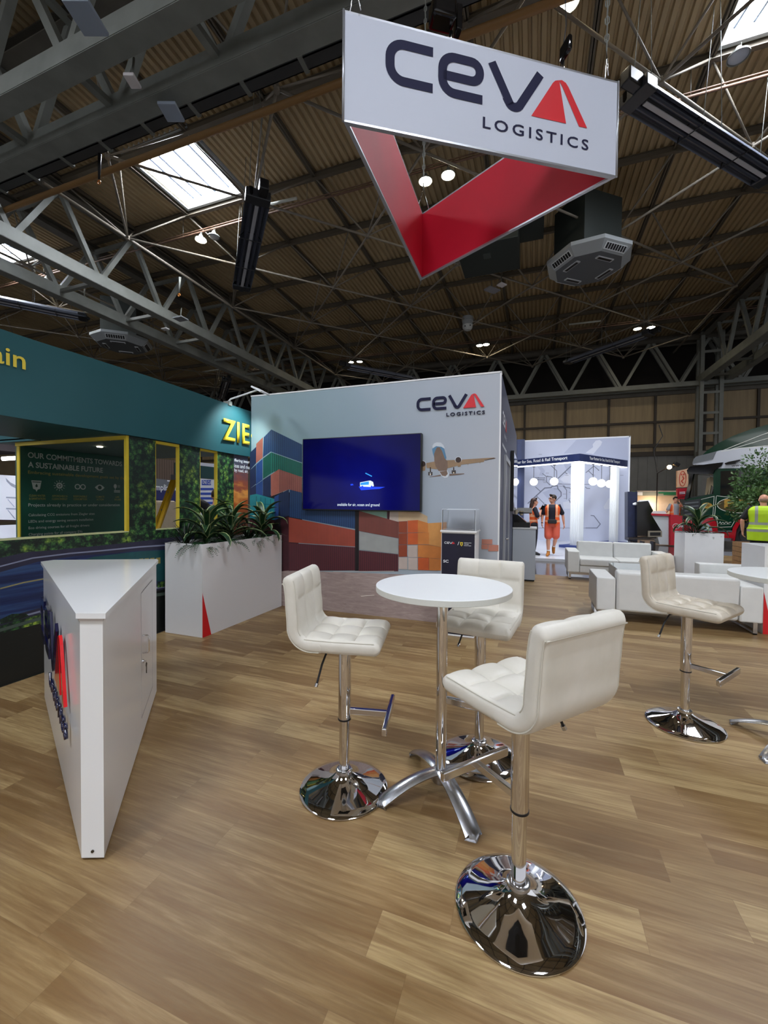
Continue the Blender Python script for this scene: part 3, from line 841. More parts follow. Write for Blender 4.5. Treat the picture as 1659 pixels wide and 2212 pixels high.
cb_brown = stripes('print_brown', '#8a4a3e', '#6e3a33', 0.016)
cb_white = stripes('print_greywhite', '#aeb0ac', '#9a9d9b', 0.018)
m_navyf = mat('print_navy_flat', '#1d2b4a', 0.5, var=0.12)
m_greenf = mat('print_green_flat', '#175247', 0.5, var=0.12)
m_bluef = mat('print_blue_flat', '#25447c', 0.5, var=0.12)
m_turq = mat('print_turquoise', '#1f7a84', 0.5, var=0.1)
m_turqd = mat('print_turquoise_dark', '#135a66', 0.5)
m_rustf = mat('print_rust_flat', '#9a5a4e', 0.5, var=0.1)
m_orf = mat('print_orange_flat', '#c25a2c', 0.5, var=0.12)
m_orf2 = mat('print_amber_flat', '#c5793a', 0.5, var=0.12)
m_orf3 = mat('print_light_amber', '#cf9352', 0.5, var=0.1)
m_brf = mat('print_burnt_flat', '#8c4028', 0.5, var=0.12)
m_pale = mat('print_pale_box', '#b9aba2', 0.5, var=0.06)
m_dark = mat('print_shadow', '#1a1418', 0.5)
m_mint = mat('print_mint', '#7fa395', 0.5, var=0.06)
m_cream = mat('print_cream', '#c3aa88', 0.5, var=0.08)
m_maf = mat('print_maroon_flat', '#3e1a22', 0.5, var=0.1)
def paving():
    q = NT('mural_paving_print'); p = q.pos(scale=(1, 1, 6)); n = q.noise(p, 6, 5, 0.65, 0.6)
    c = q.ramp(n, [(0.3, '#917f7c'), (0.55, '#a5938e'), (0.75, '#b5a5a0')])
    q.l(c, q.b.inputs['Base Color']); q.b.inputs['Roughness'].default_value = 0.5
    return q.m
m_pave = paving()
mm = [msky, m_pave, cb_blue, cb_blue2, cb_teal, cb_rust, cb_orange, cb_maroon, cb_brown, cb_white, m_navyf, m_greenf, m_bluef, m_turq, m_turqd, m_rustf,
      m_orf, m_orf2, m_orf3, m_brf, m_pale, m_dark, m_mint, m_cream, m_maf, mat('print_line', '#d8cfc6', 0.5), mat('print_brick_pink', '#b87a68', 0.5, var=0.06)]
MI = {m.name: i for i, m in enumerate(mm)}
mb = MB()
PW.fill(mb, [(-3.95, 0.0), (WX1, 0.0), (WX1, WH), (-3.95, WH)], 0.001, MI['mural_sky_print'])
mb2 = mb; layer = [0.0016]
def F(m, pts, dz=0.0):
    PW.fillpx(mb2, pts, layer[0]+dz, MI[m]); layer[0] += 0.00012
# paving (printed ground)
PW.fill(mb, [(-3.95, 0.0), (WX1, 0.0), (WX1, 0.62), (-3.95, 0.5)], 0.0014, MI['mural_paving_print'])
k1 = 5.672
def q1(x, y): return (540+x/k1, 860+y/k1)
def G1(m, pts): F(m, [q1(*p) for p in pts])
# tall stack at the left
G1('print_shadow', [(15, 1180), (300, 1190), (400, 1150), (640, 1160), (640, 1700), (400, 2120), (15, 2120)])
G1('print_navy_flat', [(0, 670), (80, 595), (75, 800), (0, 880)])
G1('print_rust_flat', [(78, 560), (160, 478), (156, 730), (74, 798)])
G1('print_blue', [(170, 480), (262, 385), (256, 655), (160, 725)])
G1('print_blue', [(262, 385), (640, 570), (640, 790), (256, 655)])
G1('print_navy_flat', [(0, 885), (75, 815), (75, 1050), (0, 1110)])
G1('print_blue_flat', [(78, 812), (155, 745), (155, 1000), (75, 1060)])
G1('print_green_flat', [(160, 740), (262, 665), (256, 925), (160, 990)])
G1('print_teal', [(262, 665), (640, 800), (640, 965), (300, 900), (256, 925)])
G1('print_navy_flat', [(0, 1110), (75, 1060), (75, 1175), (0, 1195)])
G1('print_blue_flat', [(75, 1065), (158, 1005), (158, 1200), (75, 1180)])
G1('print_navy_flat', [(160, 1000), (256, 940), (256, 1210), (160, 1200)])
G1('print_rust_flat', [(256, 940), (355, 872), (355, 1165), (260, 1205)])
G1('print_rust', [(355, 872), (640, 970), (640, 1165), (480, 1118), (355, 1165)])
G1('print_turquoise', [(0, 1190), (75, 1175), (75, 1480), (0, 1490)])
G1('print_turquoise', [(75, 1172), (305, 1235), (305, 1490), (75, 1480)])
for gx in (75, 130, 185, 250):
    G1('print_turquoise_dark', [(gx, 1185+gx*0.2), (gx+9, 1188+gx*0.2), (gx+9, 1482), (gx, 1480)])
for gy in (1290, 1340, 1400, 1450): G1('print_turquoise_dark', [(80, gy), (300, gy+12), (300, gy+20), (80, gy+8)])
G1('print_maroon_flat', [(0, 1490), (300, 1500), (300, 1660), (0, 1680)])
G1('print_blue_flat', [(300, 1210), (355, 1180), (355, 1470), (305, 1500)])
G1('print_deep_blue', [(355, 1180), (480, 1118), (480, 1440), (370, 1480)])
G1('print_maroon_flat', [(375, 1490), (480, 1445), (480, 1760), (400, 1760)])
G1('print_maroon_flat', [(400, 1765), (480, 1760), (480, 2110), (400, 2118)])
def q4(x, y): return (520+x/2.7653, 780+y/2.7653)
def G4(m, pts): F(m, [q4(*p) for p in pts])
G4('print_blue', [(294, 768), (364, 785), (372, 880), (686, 890), (688, 1003), (290, 930)])
G4('print_orange', [(288, 933), (686, 1010), (686, 1108), (288, 1082)])
G4('print_maroon', [(288, 1086), (686, 1112), (686, 1250), (288, 1252)])
G4('print_shadow', [(684, 890), (708, 895), (706, 1252), (684, 1252)])
k2 = 4.2538
def q2(x, y): return (720+x/k2, 1080+y/k2)
def G2(m, pts): F(m, [q2(*p) for p in pts])
G2('print_mint', [(240, 98), (492, 104), (492, 172), (420, 158)])
G2('print_maroon_flat', [(495, 104), (520, 104), (517, 180), (495, 175)])
G2('print_pale_box', [(520, 104), (780, 106), (780, 160), (600, 200), (517, 180)])
G2('print_cream', [(600, 108), (780, 106), (866, 150), (866, 210), (780, 190), (600, 195)])
G2('print_brown', [(238, 100), (600, 202), (600, 352), (236, 284)])
G2('print_greywhite', [(240, 288), (598, 355), (598, 496), (240, 455)])
G2('print_maroon', [(238, 462), (598, 500), (598, 655), (236, 652)])
G2('print_burnt_flat', [(602, 198), (680, 195), (680, 302), (602, 300)])
G2('print_orange_flat', [(684, 190), (778, 184), (778, 298), (684, 300)])
G2('print_amber_flat', [(778, 184), (870, 212), (880, 298), (778, 298)])
G2('print_light_amber', [(870, 214), (1038, 203), (1038, 440), (880, 410)])
G2('print_burnt_flat', [(602, 306), (680, 304), (680, 408), (602, 410)])
G2('print_orange_flat', [(684, 304), (778, 302), (778, 408), (684, 410)])
G2('print_amber_flat', [(778, 300), (880, 298), (880, 408), (778, 408)])
G2('print_burnt_flat', [(602, 414), (680, 412), (680, 520), (602, 522)])
G2('print_pale_box', [(688, 418), (774, 418), (774, 526), (688, 526)])
G2('print_amber_flat', [(778, 412), (880, 412), (1036, 440), (1036, 545), (778, 525)])
G2('print_pale_box', [(602, 526), (682, 528), (682, 636), (602, 634)])
G2('print_pale_box', [(690, 530), (776, 530), (776, 642), (690, 640)])
G2('print_orange_flat', [(780, 530), (880, 532), (880, 645), (780, 643)])
G2('print_amber_flat', [(882, 534), (1036, 548), (1036, 648), (882, 646)])
for pts in ([(1365, 360), (1462, 362), (1462, 406), (1365, 404)], [(1362, 408), (1420, 408), (1420, 452), (1362, 450)], [(1424, 408), (1518, 414), (1518, 470), (1424, 470)]):
    G2('print_brick_pink', pts)
G2('print_line', [(250, 880), (380, 870), (380, 876), (262, 888)])
for i in range(3): G2('print_line', [(0, 657+i*0), (560, 650), (560, 653), (0, 660)]) if i == 0 else None
mural = wparent(mb.build('container_print', mm, fixn=False), room)
# plane print
k3 = 6.9125
def q3(x, y): return (880+x/k3, 830+y/k3)
mb2 = MB(); pm = [mat('print_plane_body', '#7c6658', 0.5, var=0.12), mat('print_plane_white', '#c9d0d6', 0.5), mat('print_plane_blue', '#5a87a8', 0.5, var=0.15),
                  mat('print_plane_wing', '#9a8064', 0.5, var=0.12), mat('print_plane_dark', '#3a2c28', 0.5), mat('print_plane_lamp', '#ffe6c0', 0.5)]
def G3(i, pts, off):
    PW.fillpx(mb2, [q3(*p) for p in pts], off, i)
G3(3, [(280, 1178), (430, 1150), (600, 1135), (740, 1130), (1290, 1095), (1325, 1105), (1300, 1113), (1145, 1140), (1145, 1160), (820, 1200), (600, 1255), (430, 1270), (290, 1250)], 0.0044)
G3(4, [(1145, 1135), (1290, 1100), (1325, 1105), (1160, 1140)], 0.0047)
G3(0, [(325, 1385), (500, 1350), (500, 1370), (340, 1388)], 0.0044); G3(0, [(630, 1340), (850, 1332), (850, 1342), (630, 1368)], 0.0044)
G3(1, [(400, 885), (440, 868), (500, 872), (540, 910), (560, 960), (380, 960), (375, 920)], 0.005)
G3(2, [(370, 965), (430, 925), (510, 935), (550, 960), (585, 1100), (560, 1160), (420, 1140), (380, 1030)], 0.0054)
G3(0, [(400, 1040), (440, 945), (480, 940), (520, 1000), (560, 1110), (600, 1150), (605, 1240), (590, 1290), (470, 1298), (425, 1230), (405, 1150)], 0.0058)
G3(1, [(470, 1300), (600, 1285), (625, 1340), (600, 1395), (560, 1405), (510, 1370)], 0.0056); G3(0, [(480, 1305), (590, 1290), (605, 1340), (570, 1375), (520, 1365)], 0.006)
for cx_, cy_, r_ in ((762, 1130, 42), (232, 1190, 42)):
    G3(1, [(cx_+(r_+9)*math.cos(a*PI/8), cy_+(r_+9)*math.sin(a*PI/8)) for a in range(16)], 0.0058)
    G3(3, [(cx_-45, cy_+5), (cx_+45, cy_+5), (cx_+35, cy_+100), (cx_-5, cy_+105)], 0.006)
    G3(4, [(cx_+(r_)*math.cos(a*PI/8), cy_+(r_)*math.sin(a*PI/8)) for a in range(16)], 0.0064)
for gx in (345, 693):
    G3(4, [(gx-8, 1240), (gx+8, 1240), (gx+8, 1320), (gx-8, 1320)], 0.0056)
    G3(4, [(gx-30, 1310-(gx > 500)*25), (gx-12, 1310-(gx > 500)*25), (gx-12, 1365-(gx > 500)*30), (gx-30, 1360-(gx > 500)*30)], 0.0062)
    G3(4, [(gx+12, 1310-(gx > 500)*25), (gx+30, 1310-(gx > 500)*25), (gx+30, 1360-(gx > 500)*30), (gx+12, 1365-(gx > 500)*30)], 0.0062)
    G3(5, [(gx-8, 1340-(gx > 500)*25), (gx+8, 1340-(gx > 500)*25), (gx+8, 1355-(gx > 500)*25), (gx-8, 1355-(gx > 500)*25)], 0.0065)
for gx in (905, 1085): G3(3, [(gx-6, 1150), (gx+6, 1150), (gx+4, 1210-(gx > 1000)*25), (gx-2, 1210-(gx > 1000)*25)], 0.005)
wparent(mb2.build('plane_print', pm, fixn=False), room)
logo(room, PW, -1.411, 2.668, 1.0, M_ink, M_red, off=0.004, thick=0.01)
# side wall: door, white lettering and small screen
PSd = Plane((WX1, 0, 0), (0, 1, 0))
if PSd.N.x < 0: PSd.N = -PSd.N
M_wlog = mat('white_logo', '#dfe3ea', 0.5)
logo(room, PSd, 5.35, 2.52, 1.0, M_wlog, M_red, off=0.004, txt=False)
text_obj('logo_wording', 'LOGISTICS', PSd, 5.72, 2.40, 0.47, 0.05, M_wlog, room, 0.003, 0.01, 1.3)
b = MB()
for q_ in range(14): PSd.fill(b, [(5.4+q_*0.06, 2.24), (5.44+q_*0.06, 2.24), (5.44+q_*0.06, 2.28), (5.4+q_*0.06, 2.28)], 0.003)
wparent(b.build('small_wording', M_wlog, fixn=False), room)
t = thing('room_door', 'grey framed side door in the slate blue wall of the printed room', 'door', (WX1, 6.3, 0))
b = MB()
for y0, y1, z0, z1 in ((5.75, 5.82, 0, 2.1), (6.75, 6.82, 0, 2.1), (5.75, 6.82, 2.1, 2.17)): b.box(WX1, WX1+0.03, y0, y1, z0, z1)
wparent(b.build('door_frame', mat('door_frame_grey', '#a2a6ac', 0.4)), t)
b = MB(); b.box(WX1, WX1+0.012, 5.82, 6.75, 0.02, 2.1); wparent(b.build('door_leaf', mat('door_leaf_blue', '#3d4258', 0.45)), t)
b = MB(); b.tube((WX1+0.012, 5.9, 1.02), (WX1+0.06, 5.9, 1.02), 0.01, n=8); b.tube((WX1+0.06, 5.9, 1.02), (WX1+0.06, 6.03, 1.02), 0.01, n=8); wparent(b.build('door_handle', M_chrome2), t)
t = thing('side_screen', 'thin black wall screen seen edge-on on the slate blue side wall', 'screen', (WX1+0.04, 8.1, 1.3))
b = MB(); b.box(WX1+0.005, WX1+0.06, 7.35, 9.0, 1.38, 2.42, bev=0.004); wparent(b.build('screen_case', M_black), t)
b = MB(); b.box(WX1+0.06, WX1+0.062, 7.37, 8.98, 1.4, 2.4); wparent(b.build('screen_glass', mat('screen_glass', '#101218', 0.04, coat=1.0)), t)

# ================================================================== TELEVISION
t = thing('television', 'large wall television showing a deep blue picture with a small white truck', 'television', (-2.17, WY-0.05, 1.4))
TY = 4.985
b = MB(); b.box(-3.03, -1.325, TY, WY, 1.395, 2.383, bev=0.006); wparent(b.build('casing', M_black), t)
PT = Plane((0, TY, 0), (1, 0, 0)); PT.N = Vector((0, -1, 0))
def screen_mat():
    q = NT('television_picture'); p = q.pos(); sp = q.n('ShaderNodeSeparateXYZ'); q.l(p, sp.inputs[0])
    n = q.noise(p, 3, 3)
    dx = q.math('SUBTRACT', sp.outputs[0], -2.1); dz = q.math('SUBTRACT', sp.outputs[2], 1.75)
    d = q.math('SQRT', q.math('ADD', q.math('MULTIPLY', dx, dx), q.math('MULTIPLY', dz, dz)))
    f = q.math('ADD', d, q.math('MULTIPLY', q.math('SUBTRACT', n, 0.5), 0.5))
    c = q.ramp(f, [(0.0, '#0a1288'), (0.45, '#07076a'), (1.0, '#030345')])
    q.b.inputs['Base Color'].default_value = (0.002, 0.002, 0.006, 1); q.b.inputs['Roughness'].default_value = 0.1; q.b.inputs['Specular IOR Level'].default_value = 0.15
    q.l(c, q.b.inputs['Emission Color']); q.b.inputs['Emission Strength'].default_value = 0.5
    return q.m
b = MB(); PT.fill(b, [(-3.018, 1.412), (-1.337, 1.412), (-1.337, 2.372), (-3.018, 2.372)], 0.0015)
wparent(b.build('screen', screen_mat(), fixn=False), t)
m_lit = mat('screen_white', '#000000', 0.3, emit='#dff0ff', estr=0.95); m_cy = mat('screen_cyan', '#000000', 0.3, emit='#2f9df5', estr=0.9); m_bl = mat('screen_blue', '#000000', 0.3, emit='#1a45ff', estr=0.9)
b = MB()
PT.fillpx(b, [(778, 1042), (800, 1038), (806, 1041), (808, 1050), (802, 1052), (778, 1051)], 0.003, 0)
PT.fillpx(b, [(779, 1043), (797, 1040), (797, 1047), (779, 1048)], 0.0035, 1)
PT.fillpx(b, [(775, 1051), (832, 1052), (820, 1056), (780, 1059)], 0.0028, 2)
PT.fillpx(b, [(757, 1046), (762, 1045), (764, 1048), (758, 1049)], 0.003, 2)
PT.fillpx(b, [(790, 1021), (804, 1028), (803, 1030), (789, 1023)], 0.003, 1)
for x in (783, 803): PT.fillpx(b, [(x+2.2*math.cos(a), 1051+2.2*math.sin(a)) for a in (0, 1.2, 2.4, 3.6, 4.8)], 0.004, 2)
wparent(b.build('picture_truck', [m_lit, m_cy, m_bl], fixn=False), t)
u0, v0 = PT.px(729, 1093); u1, v1 = PT.px(820, 1086)
text_obj('subtitle', 'available for air, ocean and ground', PT, u0, v0-0.01, u1-u0, 0.05, m_lit, t, 0.003)

# ================================================================== DISPLAY PLINTH WITH CLEAR CASE
t = thing('display_plinth', 'navy fronted display plinth with a clear acrylic box standing before the printed wall', 'plinth', (-0.79, 4.75, 0))
b = MB(); b.box(-0.98, -0.6, 4.62, 4.96, 0, 1.18); wparent(b.build('plinth_body', M_white), t)
b = MB(); b.box(-0.99, -0.585, 4.6, 4.97, 1.18, 1.2); wparent(b.build('top_plate', M_whiteg), t)
PP = Plane((0, 4.62, 0), (1, 0, 0)); PP.N = Vector((0, -1, 0))
b = MB(); PP.fill(b, [(-0.975, 0.02), (-0.605, 0.02), (-0.605, 1.165), (-0.975, 1.165)], 0.002); wparent(b.build('front_print', mat('plinth_print', '#17162b', 0.4, var=0.25, vscale=5), fixn=False), t)
logo(t, PP, -0.945, 1.045, 0.145, M_wtxt, M_red, off=0.004, txt=False)
b = MB(); PP.fill(b, [(-0.795, 1.035), (-0.79, 1.035), (-0.775, 1.075), (-0.78, 1.075)], 0.004); wparent(b.build('slash', M_wtxt, fixn=False), t)
b = MB(); PP.fill(b, [(-0.765, 1.07), (-0.735, 1.07), (-0.736, 1.04), (-0.75, 1.022), (-0.764, 1.04)], 0.004); PP.fill(b, [(-0.757, 1.06), (-0.745, 1.064), (-0.743, 1.048), (-0.747, 1.035), (-0.755, 1.035), (-0.752, 1.05)], 0.005, 1)
wparent(b.build('shield_badge', [mat('badge_yellow', '#e0c93a', 0.4), M_black], fixn=False), t)
for i, s_ in enumerate(('FERRARI', 'TEAM', 'PARTNER')):
    text_obj('badge_wording', s_, PP, -0.722, 1.06-i*0.016, 0.08 if i != 1 else 0.05, 0.009, M_wtxt, t, 0.004, 0.01)
text_obj('plinth_wording', 'SC', PP, -0.955, 0.83, 0.06, 0.032, M_wtxt, t, 0.004, 0.02)
M_acr = mat('clear_acrylic', '#ffffff', 0.02, trans=1.0, ior=1.2)
b = MB()
for x0, x1, y0, y1, z0, z1 in ((-0.975, -0.968, 4.62, 4.95, 1.2, 1.43), (-0.607, -0.6, 4.62, 4.95, 1.2, 1.43), (-0.968, -0.607, 4.62, 4.627, 1.2, 1.43), (-0.968, -0.607, 4.943, 4.95, 1.2, 1.43), (-0.975, -0.6, 4.62, 4.95, 1.43, 1.437)):
    b.box(x0, x1, y0, y1, z0, z1)
wparent(b.build('acrylic_box', M_acr), t)
b = MB()
for x in (-0.975, -0.6):
    for y in (4.62, 4.95): b.box(x-0.002, x+0.002, y-0.002, y+0.002, 1.2, 1.438)
b.box(-0.975, -0.6, 4.617, 4.621, 1.434, 1.44); b.box(-0.975, -0.6, 4.948, 4.952, 1.434, 1.44)
wparent(b.build('box_edge', mat('acrylic_edge', '#dfe7ee', 0.2)), t)

# ================================================================== PLANTS AND PLANTERS
def leafmat(n, a, b_, edge):
    q = NT(n); p = q.pos(); f = q.noise(p, 14, 3)
    c = q.ramp(f, [(0.35, a), (0.7, b_)])
    uv = q.n('ShaderNodeAttribute'); uv.attribute_name = 'leafv'
    e = q.ramp(uv.outputs['Fac'], [(0.0, (1, 1, 1, 1)), (0.08, (1, 1, 1, 1)), (0.14, (0, 0, 0, 1)), (0.86, (0, 0, 0, 1)), (0.92, (1, 1, 1, 1)), (1.0, (1, 1, 1, 1))]) if edge else None
    if edge: c = q.mix(e, c, edge)
    q.l(c, q.b.inputs['Base Color']); q.b.inputs['Roughness'].default_value = 0.42
    q.b.inputs['Subsurface Weight'].default_value = 0.0
    return q.m
M_drac = leafmat('variegated_leaf', '#142f1a', '#214a28', '#8f9c68')
M_dark = leafmat('dark_spiky_leaf', '#1a2618', '#2a3323', None)
M_fern = leafmat('fern_leaf', '#1f4626', '#2c5c34', None)
def leaf(b, lay, base, az, elev, L, wdt, droop, nseg=8, fold=0.25):
    d = Vector((math.cos(az), math.sin(az), 0)); s = Vector((-d.y, d.x, 0)); p = Vector(base); e = elev; rows = []
    for i in range(nseg+1):
        f = i/nseg
        ww = wdt*(math.sin(PI*min(1, (f*0.92+0.06)))**0.75) if i < nseg else 0.001
        up = Vector((0, 0, 1))*math.cos(e)-d*math.sin(e)
        rows.append([p-s*ww/2+up*ww*fold, p, p+s*ww/2+up*ww*fold])
        p = p+(d*math.cos(e)+Vector((0, 0, 1))*math.sin(e))*(L/nseg)
        e -= droop/nseg*(0.4+1.3*f)
    V = [[b.b.verts.new(q) for q in r] for r in rows]
    for r in V:
        for k, v in enumerate(r): v[lay] = k/2
    for i in range(nseg):
        for k in range(2):
            f = b.b.faces.new([V[i][k], V[i][k+1], V[i+1][k+1], V[i+1][k]]); f.smooth = True
def plant(kind, loc, size, seed, label, group):
    rnd = random.Random(seed); b = MB(); lay = b.b.verts.layers.float.new('leafv')
    if kind == 'dracaena':
        for i in range(17):
            f = i/17; leaf(b, lay, (0, 0, 0.06+0.2*f), i*2.4+rnd.uniform(-.3, .3), 0.6+0.75*f, size*rnd.uniform(0.7, 1.1), 0.088*rnd.uniform(.8, 1.15), rnd.uniform(1.5, 2.8)*(1.2-f*0.6))
        m = M_drac; nm = 'dracaena'
    elif kind == 'spiky':
        for i in range(60):
            leaf(b, lay, (rnd.uniform(-.03, .03), rnd.uniform(-.03, .03), 0.0), rnd.uniform(0, 2*PI), rnd.uniform(0.25, 1.3), size*rnd.uniform(0.7, 1.1), 0.014, rnd.uniform(0.3, 1.2), 6)
        m = M_dark; nm = 'spiky_grass'
    else:
        for i in range(16):
            az = i*2*PI/16+rnd.uniform(-.2, .2); e = rnd.uniform(0.2, 0.9); L = size*rnd.uniform(0.8, 1.1); p = Vector((0, 0, 0.02)); d = Vector((math.cos(az), math.sin(az), 0)); dr = rnd.uniform(1.3, 2.0)
            for k in range(14):
                p = p+(d*math.cos(e)+Vector((0, 0, 1))*math.sin(e))*L/14; e -= dr/14
                for s_ in (-1, 1):
                    leaf(b, lay, p, az+s_*1.25, e*0.3, L*0.22*(1.05-k/14), 0.018, 0.4, 3)
        m = M_fern; nm = 'fern'
    t = thing(nm, label, 'plant', loc, 0, group)
    b.build('foliage', m, t, fixn=False)
    b = MB(); b.tube((0, 0, -0.05), (0, 0, 0.12 if kind == 'dracaena' else 0.03), 0.018, 0.012, n=8); b.build('stem', mat('stem_brown', '#4c4a2c', 0.6), t)
    return t
def planter(label, x0, x1, y0, y1, h, red=None, M=M_white):
    t = thing('planter', label, 'planter', ((x0+x1)/2, (y0+y1)/2, 0))
    b = MB(); w_ = 0.02
    b.box(x0, x1, y0, y0+w_, 0, h); b.box(x0, x1, y1-w_, y1, 0, h); b.box(x0, x0+w_, y0+w_, y1-w_, 0, h); b.box(x1-w_, x1, y0+w_, y1-w_, 0, h)
    wparent(b.build('box', M), t)
    b = MB(); b.box(x0+w_, x1-w_, y0+w_, y1-w_, h-0.1, h-0.06); wparent(b.build('soil', mat('soil', '#1d1a16', 0.9, bump=0.5)), t)
    if red:
        b = MB(); (P, pts) = red; P.fill(b, pts, 0.002); wparent(b.build('red_triangle', mat('signal_red', '#d01c22', 0.4), fixn=False), t)
    return t
PR = Plane((-3.40, 3.53, 0), (0, 1, 0))
if PR.N.x < 0: PR.N = -PR.N
planter('long white trough planter with a red wedge, left of the printed wall', -3.94, -3.40, 3.53, 5.04, 1.03, (PR, [(0.0, 0.0), (0.13, 0.0), (0.0, 0.5)]), mat('white_planter', '#dcdcdc', 0.45))
PL = [('dracaena', -3.62, 3.83, 0.5, 1), ('dracaena', -3.66, 4.28, 0.52, 2), ('dracaena', -3.6, 4.85, 0.46, 3), ('spiky', -3.78, 3.68, 0.36, 4), ('spiky', -3.6, 4.1, 0.32, 5), ('spiky', -3.66, 4.62, 0.34, 6),
      ('fern', -3.56, 3.66, 0.3, 7), ('fern', -3.52, 4.05, 0.3, 8), ('fern', -3.54, 4.55, 0.3, 9), ('fern', -3.54, 4.9, 0.28, 10)]
WHERE = {0: 'dark green dracaena with cream leaf edges at the near end of the long trough', 1: 'dark green dracaena with cream leaf edges in the middle of the long trough', 2: 'tall leaved dracaena at the far end of the long trough by the printed wall',
         3: 'dark spiky grass plant at the near left corner of the long trough', 4: 'dark spiky grass plant left of the middle dracaena in the trough', 5: 'dark spiky grass plant right of the middle dracaena in the trough',
         6: 'small fern hanging over the near corner of the long trough', 7: 'small fern second from the near corner of the long trough', 8: 'small fern third from the near corner of the long trough', 9: 'small fern at the far end of the long trough'}
for i, (k_, x, y, s_, sd) in enumerate(PL):
    plant(k_, (x, y, 0.97), s_, sd, WHERE[i], 'plants in the long trough')
PR2 = Plane((2.50, 8.52, 0), (1, 0, 0)); PR2.N = Vector((0, -1, 0))
planter('white square planter behind the right bar stool near the truck', 2.50, 3.06, 8.52, 9.08, 1.03)
plant('dracaena', (2.76, 8.75, 0.97), 0.55, 21, 'tall dracaena with cream edged leaves in the square planter', 'plants in the square planter')
plant('spiky', (2.66, 8.66, 0.97), 0.42, 22, 'spiky dark grass in the square planter', 'plants in the square planter')
plant('fern', (2.92, 8.7, 0.97), 0.26, 23, 'small fern in the square planter', 'plants in the square planter')
PR3 = Plane((2.56, 6.03, 0), (1, 0, 0)); PR3.N = Vector((0, -1, 0))
planter('white planter cut off by the right edge, with a red wedge at its foot', 2.56, 4.1, 6.03, 6.6, 1.03, (PR3, [(0.0, 0.0), (0.1, 0.0), (0.0, 0.5)]))

# ================================================================== BAR STOOLS
def leather(name, a, c):
    q = NT(name); p = q.pos(); f = q.noise(p, 5, 4, 0.6)
    q.l(q.ramp(f, [(0.35, a), (0.65, c)]), q.b.inputs['Base Color'])
    q.b.inputs['Roughness'].default_value = 0.42; q.b.inputs['Specular IOR Level'].default_value = 0.4
    n = q.noise(p, 380, 2); q.bump(n, 0.06, 0.001)
    return q.m
M_lea = leather('white_leatherette', '#d0ccc0', '#dad6cc')
M_lea2 = leather('worn_cream_leatherette', '#bfb5a2', '#d0c8ba')
M_pipe2 = mat('seat_piping', '#c9c5b8', 0.5)
def sweep_pad(path, W, T, rend, cu, cv, A, inner=1, taper=None):
    """padded slab following a side profile: path is (x,z) centre points; inner side is tufted into cu x cv cells"""
    P = [Vector((p[0], 0, p[1])) for p in path]
    L = [0]
    for i in range(1, len(P)): L.append(L[-1]+(P[i]-P[i-1]).length)
    tot = L[-1]
    NS = 56
    def at(s):
        s = max(0, min(tot, s))
        for i in range(1, len(P)):
            if s <= L[i]+1e-9:
                f = (s-L[i-1])/(L[i]-L[i-1]); a = P[i-1].lerp(P[i], f)
                return a
        return P[-1]
    b = MB(); rows = []
    for k in range(NS+1):
        # denser near the rounded ends
        f = k/NS; s = tot*(f-0.35/(2*PI)*math.sin(2*PI*f))
        a = at(s-0.004); c = at(s+0.004); tg = (c-a).normalized()
        nrm = Vector((-tg.z, 0, tg.x))*inner
        d0 = min(s, tot-s); e = 1.0
        if d0 < rend: e = math.sqrt(max(0.0004, 1-((rend-d0)/rend)**2))
        t = T*e; w = W-(1-e)*rend*0.45
        r = min(0.028, t*0.49)
        loop = []
        n1 = 42
        cv_ = cv(s/tot) if callable(cv) else (s/tot*cv) % 1.0
        pv = abs(math.sin(PI*cv_))
        for i in range(n1+1):
            y = -w+r+(2*w-2*r)*i/n1
            pu = abs(math.sin(PI*cu*(y+w)/(2*w)))
            h = A*((pu**0.36)*(pv**0.36)-0.7)*min(1, e*1.2)
            loop.append((y, t/2+h))
        for i in range(1, 6):
            an = PI/2-PI/2*i/6; loop.append((w-r+r*math.cos(an), t/2-r+r*math.sin(an)))
        for i in range(0, 6):
            an = -PI/2*i/6; loop.append((w-r+r*math.cos(an), -t/2+r+r*math.sin(an)))
        for i in range(9): loop.append((w-r-(2*w-2*r)*i/8, -t/2))
        for i in range(1, 6):
            an = -PI/2-PI/2*i/6; loop.append((-w+r+r*math.cos(an), -t/2+r+r*math.sin(an)))
        for i in range(0, 6):
            an = PI-PI/2*i/6; loop.append((-w+r+r*math.cos(an), t/2-r+r*math.sin(an)))
        base = at(s)
        rows.append([base+Vector((0, y, 0))+nrm*z for y, z in loop])
    V = b.quadgrid(rows, closed=True)
    for R in (V[0], V[-1]):
        c = sum((v.co for v in R), Vector())/len(R); cvv = b.b.verts.new(c)
        for i in range(len(R)):
            f = b.b.faces.new([R[i], R[(i+1) % len(R)], cvv]); f.smooth = True
    def edge(off, side, s0, s1, n=40):
        pts = []
        for k in range(n+1):
            s = s0+(s1-s0)*k/n; a = at(s-0.004); c = at(s+0.004); tg = (c-a).normalized(); nrm = Vector((-tg.z, 0, tg.x))*inner
            pts.append(at(s)+Vector((0, side*(W-0.0075), 0))+nrm*off)
        return pts
    return b, edge, tot
